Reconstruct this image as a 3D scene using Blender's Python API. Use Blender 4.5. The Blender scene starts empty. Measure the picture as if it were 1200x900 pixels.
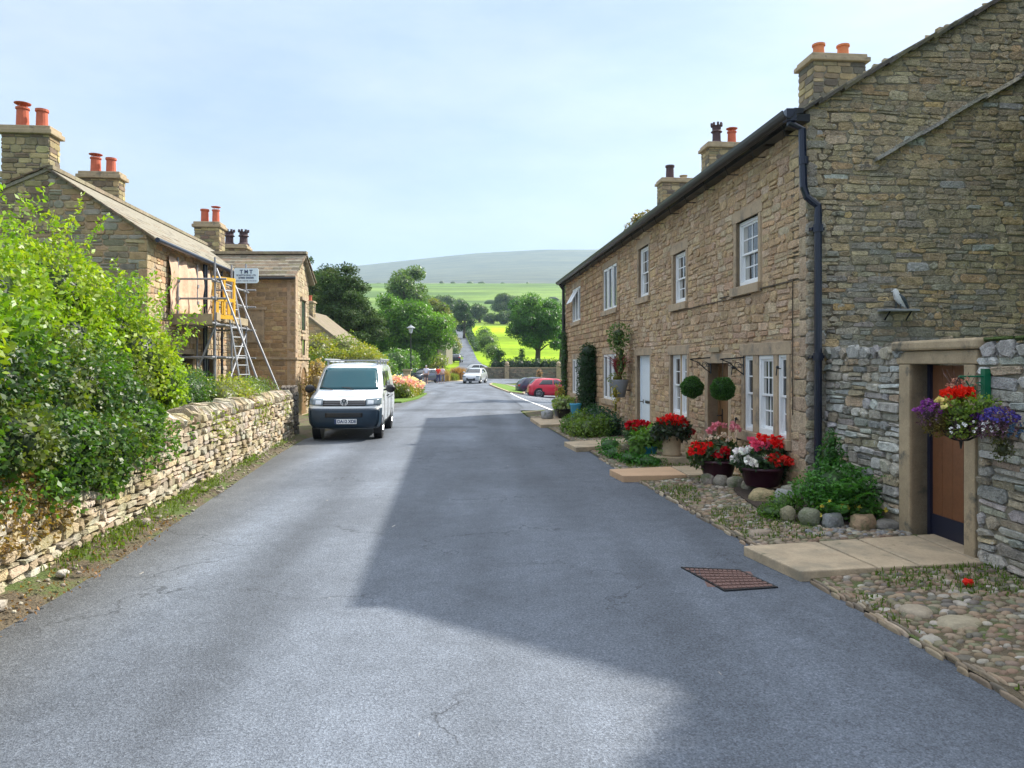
import bpy, math, random
import numpy as np
from mathutils import Vector, Matrix
random.seed(7); RNG = np.random.default_rng(7)
R = math.radians
F, H, CX, CY = 870.0, 1.9, 600.0, 427.0          # focal length in photo pixels, eye height, vanishing centre
C = bpy.context.scene.collection
WL = {}                                          # world location of each parent

def at(px, py, Y): return Vector(((px-CX)/F*Y, Y, H+(CY-py)/F*Y))
def lerp(a, b, t): return a+(b-a)*t
def sstep(a, b, x):
    t = max(0., min(1., (x-a)/(b-a))); return t*t*(3-2*t)
def interp(x, xs, ys): return float(np.interp(x, xs, ys))

# ------------------------------------------------------------------ materials
MATS = {}
def nt_new(name):
    m = bpy.data.materials.new(name); m.use_nodes = True
    nt = m.node_tree; nt.nodes.clear()
    out = nt.nodes.new('ShaderNodeOutputMaterial'); b = nt.nodes.new('ShaderNodeBsdfPrincipled')
    nt.links.new(b.outputs[0], out.inputs[0]); MATS[name] = m
    return m, nt, b, out
def N(nt, t, **kw):
    n = nt.nodes.new(t)
    for k, v in kw.items():
        if k in n.inputs: n.inputs[k].default_value = v
        else: setattr(n, k, v)
    return n
def noise(nt, co, scale, detail=4, rough=.6):
    n = N(nt, 'ShaderNodeTexNoise'); n.inputs['Scale'].default_value = scale
    n.inputs['Detail'].default_value = detail; n.inputs['Roughness'].default_value = rough
    nt.links.new(co, n.inputs['Vector']); return n
def ramp(nt, src, pts):
    r = N(nt, 'ShaderNodeValToRGB'); e = r.color_ramp.elements
    while len(e) < len(pts): e.new(.5)
    for i, (p, c) in enumerate(pts):
        e[i].position = p; e[i].color = (*c, 1) if len(c) == 3 else c
    nt.links.new(src, r.inputs[0]); return r
def mix(nt, a, b, fac, mode='MIX'):
    m = N(nt, 'ShaderNodeMix'); m.data_type = 'RGBA'; m.blend_type = mode
    for s, v in ((6, a), (7, b), (0, fac)):
        if hasattr(v, 'links') or isinstance(v, bpy.types.NodeSocket): nt.links.new(v, m.inputs[s])
        elif isinstance(v, (int, float)): m.inputs[s].default_value = v
        else: m.inputs[s].default_value = (*v, 1)
    return m.outputs[2]
def bump(nt, b, src, strength, dist):
    n = N(nt, 'ShaderNodeBump'); n.inputs['Strength'].default_value = strength
    n.inputs['Distance'].default_value = dist
    nt.links.new(src, n.inputs['Height']); nt.links.new(n.outputs[0], b.inputs['Normal'])
def mat(name, col=None, rough=.6, var=.25, scale=6, bstr=.0, bdist=.01, metal=0, attr=False, fine=40, coat=0, spec=.5, stain=None, sscale=1.2, slo=.5, shi=.68, spots=None, spsc=9, splo=.6, sphi=.66):
    """procedural material: base colour (or per-stone 'Col' attribute) varied by two octaves of noise, with bump"""
    m, nt, b, out = nt_new(name)
    co = N(nt, 'ShaderNodeTexCoord').outputs['Object']
    if attr:
        a = N(nt, 'ShaderNodeAttribute'); a.attribute_name = 'Col'; base = a.outputs['Color']
    else: base = col
    n1 = noise(nt, co, scale, 5); n2 = noise(nt, co, fine, 3)
    f = ramp(nt, n1.outputs[0], [(.25, (1-var,)*3), (.75, (1+var,)*3)])
    f2 = ramp(nt, n2.outputs[0], [(.25, (1-var*.6,)*3), (.75, (1+var*.6,)*3)])
    c = mix(nt, base, f.outputs[0], 1.0, 'MULTIPLY'); c = mix(nt, c, f2.outputs[0], 1.0, 'MULTIPLY')
    if stain:
        n3 = noise(nt, co, sscale, 6, .7); r3 = ramp(nt, n3.outputs[0], [(slo, (0, 0, 0)), (shi, (1, 1, 1))])
        c = mix(nt, c, stain, r3.outputs[0])
    if spots:
        for k_, sp in enumerate(spots):
            n4 = noise(nt, co, spsc*(1+.7*k_), 4, .7); r4 = ramp(nt, n4.outputs[0], [(splo, (0, 0, 0)), (sphi, (.8, .8, .8))]); c = mix(nt, c, sp, r4.outputs[0])
    nt.links.new(c, b.inputs['Base Color'])
    b.inputs['Roughness'].default_value = rough; b.inputs['Metallic'].default_value = metal
    b.inputs['Coat Weight'].default_value = coat; b.inputs['Specular IOR Level'].default_value = spec
    if bstr:
        add = N(nt, 'ShaderNodeMath', operation='ADD')
        nt.links.new(n2.outputs[0], add.inputs[0]); nt.links.new(n1.outputs[0], add.inputs[1])
        bump(nt, b, add.outputs[0], bstr, bdist)
    return m
def leafmat(name, rough=.5, trans=.35, spec=.4, tint=(1.6, 1.7, .5)):
    m, nt, b, out = nt_new(name)
    a = N(nt, 'ShaderNodeAttribute'); a.attribute_name = 'Col'
    nt.links.new(a.outputs['Color'], b.inputs['Base Color']); b.inputs['Roughness'].default_value = rough
    b.inputs['Specular IOR Level'].default_value = spec
    t = N(nt, 'ShaderNodeBsdfTranslucent'); tc = mix(nt, a.outputs['Color'], tint, 1.0, 'MULTIPLY')
    nt.links.new(tc, t.inputs[0]); ms = N(nt, 'ShaderNodeMixShader'); ms.inputs[0].default_value = trans
    nt.links.new(b.outputs[0], ms.inputs[1]); nt.links.new(t.outputs[0], ms.inputs[2])
    nt.links.new(ms.outputs[0], out.inputs[0]); return m

mat('facade_stone', attr=True, rough=.92, var=.34, scale=12, fine=40, bstr=1, bdist=.028, spots=[(.15, .1, .06), (.42, .33, .24)], spsc=6, splo=.59, sphi=.66, stain=(.3, .2, .11), sscale=1.1, slo=.5, shi=.75)
mat('gable_stone', attr=True, rough=.95, var=.42, scale=11, fine=38, bstr=1, bdist=.03, stain=(.24, .235, .2), sscale=.6, slo=.46, shi=.9, spots=[(.07, .07, .065), (.42, .42, .38)], spsc=5.5, splo=.6, sphi=.68)
mat('left_stone', attr=True, rough=.9, var=.28, scale=6, fine=50, bstr=.8, bdist=.015)
mat('dry_stone', attr=True, rough=.95, var=.3, scale=10, fine=60, bstr=1, bdist=.02, stain=(.17, .15, .04), sscale=1.1, slo=.52, shi=.72, spots=[(.09, .08, .05)], spsc=6, splo=.6, sphi=.68)
mat('garden_stone', attr=True, rough=.9, var=.4, scale=11, fine=55, bstr=1, bdist=.022, spots=[(.1, .1, .09), (.55, .55, .52)], spsc=7, splo=.6, sphi=.68)
mat('mortar_warm', (.4, .29, .19), .95, .2, 10, .5, .01)
mat('mortar_grey', (.23, .21, .16), .95, .35, 8, .6, .01)
mat('core_dark', (.06, .05, .035), 1, .3, 8, .5, .02)
mat('dressed_stone', (.4, .305, .2), .85, .18, 4, .5, .006, fine=50, stain=(.2, .17, .13), sscale=3)
mat('ochre_stone', (.37, .29, .185), .88, .2, 5, .6, .008, fine=50, stain=(.1, .1, .08), sscale=3.5, slo=.55, shi=.7)
mat('flag_stone', (.43, .34, .23), .85, .2, 4, .6, .01, fine=45, stain=(.25, .22, .16), sscale=2.2, slo=.48, shi=.7, spots=[(.13, .13, .07)], spsc=3.5, splo=.62, sphi=.7)
mat('flag_orange', (.5, .33, .2), .8, .12, 3, .35, .006, fine=60)
mat('slate', attr=True, rough=.9, var=.3, scale=5, fine=30, bstr=.8, bdist=.012, stain=(.16, .15, .06), sscale=1.4)
mat('cobble', attr=True, rough=.75, var=.2, scale=14, fine=70, bstr=.5, bdist=.006)
mat('moss', (.05, .08, .015), 1, .4, 12, 1, .02)
mat('dirt', (.12, .095, .06), 1, .35, 5, 1, .03, stain=(.09, .13, .03), sscale=1.5, slo=.48, shi=.6)
mat('grass', (.11, .2, .02), 1, .3, 6, .8, .03)
mat('black_iron', (.012, .014, .018), .35, .2, 8)
mat('pipe_blue', (.008, .013, .03), .3, .2, 8)
mat('curtain', (.38, .38, .36), .9, .12, 8); mat('white_paint', (.8, .82, .83), .4, .04, 6)
mat('white_door', (.7, .78, .84), .45, .04, 6)
mat('brown_door', (.17, .07, .03), .5, .2, 3, .3, .004, fine=30)
mat('oak_door', (.2, .11, .045), .55, .25, 3, .3, .004, fine=30)
mat('dark_paint', (.01, .012, .03), .5, .1, 5)
mat('pot_red', (.5, .12, .06), .8, .15, 6, .2, .004)
mat('pot_orange', (.6, .2, .08), .8, .12, 6, .2, .004)
mat('pot_dark', (.07, .04, .045), .8, .2, 6, .2, .004)
mat('steel', (.27, .28, .3), .55, .2, 10, metal=.4)
mat('alu', (.4, .42, .44), .5, .1, 10, metal=.5)
mat('wood_board', (.33, .27, .17), .85, .25, 4, .3, .004)
mat('yellow_plastic', (.75, .42, .02), .5, .08, 5)
mat('tarp', (.62, .42, .29), .7, .12, 2, .5, .03, fine=8)
mat('sign_white', (.62, .78, .86), .5, .04, 5)
mat('sign_ink', (.03, .06, .15), .5, .05, 5)
mat('lead', (.3, .32, .34), .6, .15, 6)
mat('tyre', (.015, .015, .017), .85, .15, 20)
mat('rim', (.3, .31, .33), .35, .1, 10, metal=.8)
mat('plastic_navy', (.015, .035, .06), .4, .1, 10)
mat('black_plastic', (.01, .01, .012), .4, .1, 10)
mat('bark', (.1, .075, .05), .95, .3, 6, 1, .03)
mat('terracotta', (.42, .2, .1), .85, .12, 6, .2, .004)
mat('stone_pot', (.36, .28, .18), .9, .15, 8, .4, .006)
mat('plum_pot', (.05, .012, .025), .35, .1, 6)
mat('blue_pot', (.03, .25, .4), .3, .1, 6)
mat('grey_pot', (.2, .21, .23), .6, .1, 6)
mat('green_iron', (.0, .13, .06), .4, .1, 8)
mat('rust_iron', (.15, .085, .07), .75, .25, 20, .3, .004)
mat('rock', attr=True, rough=.9, var=.3, scale=7, fine=40, bstr=1, bdist=.02, stain=(.1, .13, .05), sscale=4)
mat('skin', (.55, .33, .24), .6, .05, 5)
mat('hair_dark', (.03, .02, .015), .7, .1, 20)
mat('hair_grey', (.4, .38, .35), .7, .1, 20)
for nm, c in (('cloth_white', (.72, .7, .8)), ('cloth_red', (.8, .06, .03)), ('cloth_navy', (.05, .05, .13)), ('cloth_brown', (.1, .06, .05)), ('cloth_pink', (.8, .62, .6)), ('cloth_grey', (.25, .25, .3))):
    mat(nm, c, .9, .1, 12, .2, .005)
mat('asphalt_line', (.75, .75, .72), .8, .15, 20)
mat('bird_white', (.7, .72, .72), .6, .1, 20); mat('bird_dark', (.05, .07, .08), .6, .2, 20)
mat('soil', (.05, .035, .025), 1, .3, 20, .8, .01)
def paint(name, col, flake=.0):
    m = mat(name, col, .35, .03, 2, coat=1.0, metal=flake); m.node_tree.nodes['Principled BSDF'].inputs['Coat Roughness'].default_value = .06
paint('van_white', (.75, .8, .83)); paint('silver', (.55, .57, .6), .3); paint('car_red', (.6, .01, .04)); paint('car_navy', (.012, .015, .05)); paint('car_black', (.01, .012, .015)); paint('car_white', (.7, .7, .7)); paint('car_green', (.03, .1, .12))
def glass(name, col, rough=.06):
    m, nt, b, o = nt_new(name); b.inputs['Base Color'].default_value = (*col, 1)
    b.inputs['Roughness'].default_value = rough; b.inputs['Specular IOR Level'].default_value = .8
    co = N(nt, 'ShaderNodeTexCoord').outputs['Object']; n = noise(nt, co, 2.2, 2)
    bump(nt, b, n.outputs[0], .15, .02); return m
glass('pane', (.03, .035, .04)); glass('screen', (.008, .07, .09), .1); MATS['screen'].node_tree.nodes['Principled BSDF'].inputs['Specular IOR Level'].default_value = .35; glass('lamp_glass', (.5, .55, .6), .15)
glass('headlamp', (.1, .14, .17), .08); glass('tail_lamp', (.4, .01, .01), .15)
leafmat('leaf', .45, .35, .5); leafmat('needle', .7, .15, .2); leafmat('petal', .6, .25, .2, (1, 1, 1)); leafmat('blade', .6, .3, .3)

# asphalt: fine aggregate, worn lighter wheel tracks and darker patches
m, nt, b, o = nt_new('asphalt')
co = N(nt, 'ShaderNodeTexCoord').outputs['Object']
v = N(nt, 'ShaderNodeTexVoronoi'); v.inputs['Scale'].default_value = 120; nt.links.new(co, v.inputs['Vector'])
n1 = noise(nt, co, .35, 5, .65); n2 = noise(nt, co, 55, 3, .7); n3 = noise(nt, co, 5, 6, .75)
mp = N(nt, 'ShaderNodeMapping'); mp.inputs['Scale'].default_value = (1.1, .12, 1); mp.inputs['Rotation'].default_value = (0, 0, -.09)
nt.links.new(co, mp.inputs[0]); n4 = noise(nt, mp.outputs[0], 1.0, 3, .5)
c = ramp(nt, v.outputs['Color'], [(.0, (.066, .078, .098)), (1, (.162, .186, .222))]).outputs[0]
c = mix(nt, c, ramp(nt, n2.outputs[0], [(.3, (.62,)*3), (.72, (1.38,)*3)]).outputs[0], 1.0, 'MULTIPLY')
c = mix(nt, c, ramp(nt, n1.outputs[0], [(.32, (.8,)*3), (.66, (1.18,)*3)]).outputs[0], 1.0, 'MULTIPLY')
c = mix(nt, c, ramp(nt, n3.outputs[0], [(.3, (.84,)*3), (.7, (1.14,)*3)]).outputs[0], 1.0, 'MULTIPLY')
c = mix(nt, c, ramp(nt, n4.outputs[0], [(.35, (.84,)*3), (.65, (1.16,)*3)]).outputs[0], 1.0, 'MULTIPLY')
mp2 = N(nt, 'ShaderNodeMapping'); mp2.inputs['Scale'].default_value = (1, .25, 1); nt.links.new(co, mp2.inputs[0])
n5 = noise(nt, mp2.outputs[0], 9, 2, .5)
c = mix(nt, c, (.5, .48, .44), ramp(nt, n5.outputs[0], [(.76, (0, 0, 0)), (.78, (.6, .6, .6))]).outputs[0])
wv = N(nt, 'ShaderNodeVectorMath', operation='ADD'); nw = noise(nt, co, 1.7, 4, .6); nt.links.new(co, wv.inputs[0]); nt.links.new(nw.outputs['Color'], wv.inputs[1])
vc = N(nt, 'ShaderNodeTexVoronoi'); vc.feature = 'DISTANCE_TO_EDGE'; vc.inputs['Scale'].default_value = .55; nt.links.new(wv.outputs[0], vc.inputs['Vector'])
ck = ramp(nt, vc.outputs['Distance'], [(.0, (.35, .35, .35)), (.009, (1, 1, 1))]); cm = ramp(nt, noise(nt, co, .45, 2).outputs[0], [(.48, (0, 0, 0)), (.58, (.9, .9, .9))])
c = mix(nt, c, mix(nt, c, ck.outputs[0], 1., 'MULTIPLY'), cm.outputs[0])
at_ = N(nt, 'ShaderNodeAttribute'); at_.attribute_name = 'Col'; c = mix(nt, c, at_.outputs[0], 1., 'MULTIPLY')
nt.links.new(c, b.inputs['Base Color']); b.inputs['Roughness'].default_value = .78; b.inputs['Specular IOR Level'].default_value = .35
ad = N(nt, 'ShaderNodeMath', operation='ADD'); nt.links.new(v.outputs['Distance'], ad.inputs[0]); nt.links.new(n2.outputs[0], ad.inputs[1])
bump(nt, b, ad.outputs[0], .6, .006)

# terrain: bright pasture near, hedged fields, brown moor on the hill
m, nt, b, o = nt_new('terrain')
co = N(nt, 'ShaderNodeTexCoord').outputs['Object']; a = N(nt, 'ShaderNodeAttribute'); a.attribute_name = 'Col'
n1 = noise(nt, co, .02, 6, .7); n2 = noise(nt, co, .6, 6, .7); mpt = N(nt, 'ShaderNodeMapping'); mpt.inputs['Scale'].default_value = (.006, .02, .03)
nt.links.new(co, mpt.inputs[0]); n3 = noise(nt, mpt.outputs[0], 1, 8, .75)
c = mix(nt, a.outputs[0], ramp(nt, n1.outputs[0], [(.3, (.8,)*3), (.7, (1.2,)*3)]).outputs[0], 1., 'MULTIPLY')
c = mix(nt, c, ramp(nt, n2.outputs[0], [(.3, (.75,)*3), (.7, (1.25,)*3)]).outputs[0], 1., 'MULTIPLY')
c = mix(nt, c, ramp(nt, n3.outputs[0], [(.38, (.6, .62, .7)), (.62, (1.4, 1.3, 1.15))]).outputs[0], 1., 'MULTIPLY')
nt.links.new(c, b.inputs['Base Color']); b.inputs['Roughness'].default_value = 1; b.inputs['Specular IOR Level'].default_value = .1
bump(nt, b, n2.outputs[0], .5, .08)

# ------------------------------------------------------------------ objects
def props(o, label=None, cat=None, group=None, kind=None):
    for k, v in (('label', label), ('category', cat), ('group', group), ('kind', kind)):
        if v: o[k] = v
    return o
def thing(name, label, cat, loc=(0, 0, 0), rz=0, group=None):
    o = bpy.data.objects.new(name, None); C.objects.link(o); o.location = loc; o.rotation_euler.z = rz
    o.empty_display_size = .1; WL[o.name] = Vector(loc); return props(o, label, cat, group)
class MB:
    def __init__(s): s.v = []; s.f = []; s.c = []; s.smooth = False
    def add(s, vs, fs, col=(1, 1, 1)):
        n = len(s.v); s.v += [tuple(p) for p in vs]; s.c += [col]*len(vs)
        s.f += [tuple(i+n for i in f) for f in fs]
    def box(s, c, d, rz=0, rx=0, ry=0, col=(1, 1, 1), bev=0):
        M = Matrix.Rotation(rz, 3, 'Z') @ Matrix.Rotation(rx, 3, 'X') @ Matrix.Rotation(ry, 3, 'Y'); c = Vector(c); h = Vector(d)/2
        vs = [c + M @ Vector((x*h.x, y*h.y, z*h.z)) for z in (-1, 1) for x, y in ((-1, -1), (1, -1), (1, 1), (-1, 1))]
        s.add(vs, BF, col)
    def hexa(s, vs, col=(1, 1, 1)): s.add(vs, BF, col)
    def tube(s, pts, rad, n=8, col=(1, 1, 1), cap=True):
        pts = [Vector(p) for p in pts]; rad = [rad]*len(pts) if isinstance(rad, (int, float)) else rad
        vs = []; fs = []; up = None
        for i, p in enumerate(pts):
            t = (pts[min(i+1, len(pts)-1)]-pts[max(i-1, 0)]).normalized()
            if up is None: up = t.orthogonal().normalized()
            up = (up - t*up.dot(t)); up = up.normalized() if up.length > 1e-4 else t.orthogonal().normalized()
            w = t.cross(up)
            for k in range(n):
                a_ = 2*math.pi*k/n; vs.append(p+(up*math.cos(a_)+w*math.sin(a_))*rad[i])
        for i in range(len(pts)-1):
            for k in range(n): fs.append((i*n+k, i*n+(k+1) % n, (i+1)*n+(k+1) % n, (i+1)*n+k))
        if cap: fs.append(tuple(range(n))[::-1]); fs.append(tuple(range((len(pts)-1)*n, len(pts)*n)))
        s.add(vs, fs, col)
    def lathe(s, c, prof, n=16, col=(1, 1, 1)):
        c = Vector(c); vs = []; fs = []
        for r, z in prof:
            for k in range(n): a_ = 2*math.pi*k/n; vs.append(c+Vector((r*math.cos(a_), r*math.sin(a_), z)))
        for i in range(len(prof)-1):
            for k in range(n): fs.append((i*n+k, i*n+(k+1) % n, (i+1)*n+(k+1) % n, (i+1)*n+k))
        fs.append(tuple(range(n))[::-1]); fs.append(tuple(range((len(prof)-1)*n, len(prof)*n)))
        s.add(vs, fs, col)
    def ball(s, c, r, col=(1, 1, 1), n=10, m=6, jit=0, rz=0):
        """(squashed, jittered) ellipsoid; r is a number or three radii"""
        r = (r, r, r) if isinstance(r, (int, float)) else r; vs = []; fs = []; c = Vector(c)
        ca, sa = math.cos(rz), math.sin(rz)
        for i in range(m+1):
            th = math.pi*i/m
            for k in range(n):
                a_ = 2*math.pi*k/n; q = 1+random.uniform(-jit, jit) if 0 < i < m else 1
                x = r[0]*math.sin(th)*math.cos(a_)*q; y = r[1]*math.sin(th)*math.sin(a_)*q
                vs.append(c+Vector((x*ca-y*sa, x*sa+y*ca, r[2]*math.cos(th)*q)))
        for i in range(m):
            for k in range(n): fs.append((i*n+k, (i+1)*n+k, (i+1)*n+(k+1) % n, i*n+(k+1) % n))
        s.add(vs, fs, col)
    def prism(s, poly, d, col=(1, 1, 1)):
        """poly: list of Vectors (planar); extruded by vector d"""
        n = len(poly); vs = list(poly)+[p+d for p in poly]
        fs = [tuple(range(n))[::-1], tuple(range(n, 2*n))]+[(i, (i+1) % n, n+(i+1) % n, n+i) for i in range(n)]
        s.add(vs, fs, col)
    def build(s, name, m, parent=None, smooth=False, local=False, bevel=0, **pr):
        me = bpy.data.meshes.new(name); off = Vector((0, 0, 0))
        if parent is not None and not local: off = WL[parent.name]
        me.from_pydata([(p[0]-off.x, p[1]-off.y, p[2]-off.z) for p in s.v], [], s.f)
        ca = me.color_attributes.new('Col', 'FLOAT_COLOR', 'POINT')
        ca.data.foreach_set('color', np.array([(*c, 1) for c in s.c], dtype=np.float32).ravel())
        me.materials.append(MATS[m])
        if smooth: me.polygons.foreach_set('use_smooth', [True]*len(me.polygons))
        me.update()
        return link(name, me, parent, local, bevel, **pr)
def build_each(s, name, m, parent=None, **k):
    """one object for each connected piece"""
    r = list(range(len(s.v)))
    def find(a):
        while r[a] != a: r[a] = r[r[a]]; a = r[a]
        return a
    for f in s.f:
        for q in f[1:]: r[find(q)] = find(f[0])
    g = {}
    for i in range(len(s.v)): g.setdefault(find(i), []).append(i)
    fs = {}
    for f in s.f: fs.setdefault(find(f[0]), []).append(f)
    for k_, idx in g.items():
        o = MB(); mp_ = {a: i for i, a in enumerate(idx)}; o.v = [s.v[a] for a in idx]; o.c = [s.c[a] for a in idx]; o.f = [tuple(mp_[a] for a in f) for f in fs[k_]]
        o.build(name, m, parent, **k)
MB.build_each = build_each
def link(name, me, parent=None, local=False, bevel=0, **pr):
    o = bpy.data.objects.new(name, me); C.objects.link(o)
    if parent is not None: o.parent = parent; WL[o.name] = WL[parent.name]
    else: WL[o.name] = Vector((0, 0, 0))
    if bevel:
        bv = o.modifiers.new('edge', 'BEVEL'); bv.width = bevel; bv.segments = 2; bv.limit_method = 'ANGLE'; bv.angle_limit = R(35)
    return props(o, **pr)
BF = [(0, 3, 2, 1), (4, 5, 6, 7), (0, 1, 5, 4), (1, 2, 6, 5), (2, 3, 7, 6), (3, 0, 4, 7)]
def smooth_angle(o):
    o.data.polygons.foreach_set('use_smooth', [True]*len(o.data.polygons)); o.data.update()
def vary(c, a=.15, hue=.04):
    k = 1+random.uniform(-a, a); return tuple(max(.005, x*k*(1+random.uniform(-hue, hue))) for x in c)

# wall frame: o = origin on the ground, a = direction along the wall, n = outward normal
class Frame:
    def __init__(s, o, a, n): s.o = Vector((o[0], o[1], 0)); s.a = Vector((a[0], a[1], 0)).normalized(); s.n = Vector((n[0], n[1], 0)).normalized()
    def p(s, u, z, d=0): return s.o+s.a*u+s.n*d+Vector((0, 0, z))
    def box(s, mb, u0, u1, z0, z1, d0, d1, col=(1, 1, 1)):
        mb.hexa([s.p(u0, z0, d1), s.p(u1, z0, d1), s.p(u1, z0, d0), s.p(u0, z0, d0), s.p(u0, z1, d1), s.p(u1, z1, d1), s.p(u1, z1, d0), s.p(u0, z1, d0)], col)
def stone(mb, fr, u0, u1, z0, z1, back, proud, col, jit=.01, round_=.35):
    w, h = u1-u0, z1-z0
    if w < .02 or h < .02: return
    cu, cz = (u0+u1)/2, (z0+z1)/2; q = min(w, h)*random.uniform(round_*.5, round_)
    P = [(u0+q, z0), (u1-q, z0), (u1, z0+q), (u1, z1-q), (u1-q, z1), (u0+q, z1), (u0, z1-q), (u0, z0+q)]
    P = [(u+random.uniform(-jit, jit), z+random.uniform(-jit, jit)) for u, z in P]
    tu, tz = random.uniform(-.12, .12)*proud/w*2, random.uniform(-.25, .25)*proud/h*2; vs = []
    for k, (sc, d) in enumerate(((1, back), (.97, proud*.65), (.8, proud))):
        for u, z in P:
            uu, zz = cu+(u-cu)*sc, cz+(z-cz)*sc
            dd = d+(0 if k == 0 else (uu-cu)*tu+(zz-cz)*tz+random.uniform(-1, 1)*proud*.12); vs.append(fr.p(uu, zz, dd))
    fs = []
    for k in (0, 1):
        for i in range(8): fs.append((k*8+i, k*8+(i+1) % 8, (k+1)*8+(i+1) % 8, (k+1)*8+i))
    fs.append(tuple(range(16, 24))); mb.add(vs, fs, col)
def stonework(mb, fr, urange, z0, z1, holes, hs, ws, pal, proud=(.01, .03), back=-.01, gap=.008, jit=.01, wave=.02, round_=.35, split=.15):
    """courses of individual stones; urange(z) -> (u0,u1) ; holes = (u0,u1,z0,z1) ; pal(u,z) -> colour"""
    z = z0; ph = random.uniform(0, 9)
    while z < z1-.02:
        h = random.uniform(*hs)
        if z+h > z1-.04: h = z1-z
        for hz in [q for ho in holes for q in (ho[2], ho[3])]:
            if z+.05 < hz < z+h: h = hz-z; break
        if h < .04: h = .04
        zm = z+h/2; ua, ub = urange(zm)
        segs = [(ua, ub)]
        for ho in holes:
            if ho[2] < zm < ho[3]:
                ns = []
                for a, b in segs:
                    if ho[1] <= a or ho[0] >= b: ns.append((a, b)); continue
                    if ho[0] > a: ns.append((a, ho[0]))
                    if ho[1] < b: ns.append((ho[1], b))
                segs = ns
        nz = lambda u, zz: zz+wave*math.sin(u*1.7+ph+zz*3)*math.sin(u*.6+zz*5) if z0+.01 < zz < z1-.01 else zz
        for a, b in segs:
            u = a
            while u < b-.02:
                w = random.uniform(*ws)*(1 if h > .1 else .85)
                if u+w > b-ws[0]*.6: w = b-u
                g = gap/2
                if random.random() < split and h > .11:
                    zz = z+h*random.uniform(.4, .6)
                    for q0, q1 in ((z, zz), (zz, z+h)):
                        stone(mb, fr, u+g, u+w-g, nz(u+w/2, q0)+g, nz(u+w/2, q1)-g, back, random.uniform(*proud), pal(u, zm), jit, round_)
                else: stone(mb, fr, u+g, u+w-g, nz(u+w/2, z)+g, nz(u+w/2, z+h)-g, back, random.uniform(*proud), pal(u, zm), jit, round_)
                u += w
        z += h
def mortar(mb, fr, u0, u1, z0, z1, holes, d=0, thick=.35):
    """solid wall in blocks round the openings"""
    us = sorted({u0, u1, *[q for h in holes for q in h[:2] if u0 < q < u1]})
    for a, b in zip(us, us[1:]):
        um = (a+b)/2; z = z0
        for h in sorted([h for h in holes if h[0] < um < h[1]], key=lambda h: h[2]):
            if h[2] > z+.005: fr.box(mb, a, b, z, h[2], d-thick, d)
            z = h[3]
        if z < z1: fr.box(mb, a, b, z, z1, d-thick, d)
def palette(cols, a=.2, hue=.05):
    def f(u=0, z=0): return vary(random.choice(cols), a, hue)
    return f

# ------------------------------------------------------------------ foliage
def np_mesh(name, V, Fq, cols, m, parent=None, smooth=False, **pr):
    """V (n,3), Fq (k,4) quads, cols (n,3)"""
    me = bpy.data.meshes.new(name)
    if parent is not None: V = V-np.array(WL[parent.name])
    me.vertices.add(len(V)); me.vertices.foreach_set('co', V.astype(np.float32).ravel())
    k = Fq.shape[1]; me.loops.add(Fq.size); me.loops.foreach_set('vertex_index', Fq.astype(np.int32).ravel())
    me.polygons.add(len(Fq)); me.polygons.foreach_set('loop_start', (np.arange(len(Fq))*k).astype(np.int32))
    me.polygons.foreach_set('loop_total', np.full(len(Fq), k, dtype=np.int32))
    ca = me.color_attributes.new('Col', 'FLOAT_COLOR', 'POINT')
    ca.data.foreach_set('color', np.hstack([cols, np.ones((len(V), 1))]).astype(np.float32).ravel())
    me.materials.append(MATS[m]); me.update(calc_edges=True); me.validate()
    return link(name, me, parent, **pr)
def unit(a): return a/np.maximum(np.linalg.norm(a, axis=1, keepdims=True), 1e-6)
def leaves(P, size, col, out=None, aspect=.55, colvar=.25, droop=.3, lift=.6):
    """rhombic leaves at points P; returns V,F,C"""
    n = len(P); size = np.broadcast_to(size, (n,))*RNG.uniform(.6, 1.3, n)
    d = RNG.normal(size=(n, 3))
    if out is not None: d = d+out*lift
    d[:, 2] -= droop; d = unit(d); nn = RNG.normal(size=(n, 3))
    if out is not None: nn = nn*.8+out
    nn[:, 2] += .5
    s = unit(np.cross(d, nn)); nn = np.cross(s, d)
    L = size[:, None]; W = L*aspect*.5
    V = np.stack([P, P+d*L*.5+s*W+nn*L*.08, P+d*L, P+d*L*.5-s*W+nn*L*.08], 1).reshape(-1, 3)
    Fq = np.arange(4*n).reshape(n, 4)
    col = np.broadcast_to(np.array(col), (n, 3))*RNG.uniform(1-colvar, 1+colvar, (n, 1))*RNG.uniform(.93, 1.07, (n, 3))
    return V, Fq, np.repeat(col, 4, 0)
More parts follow.
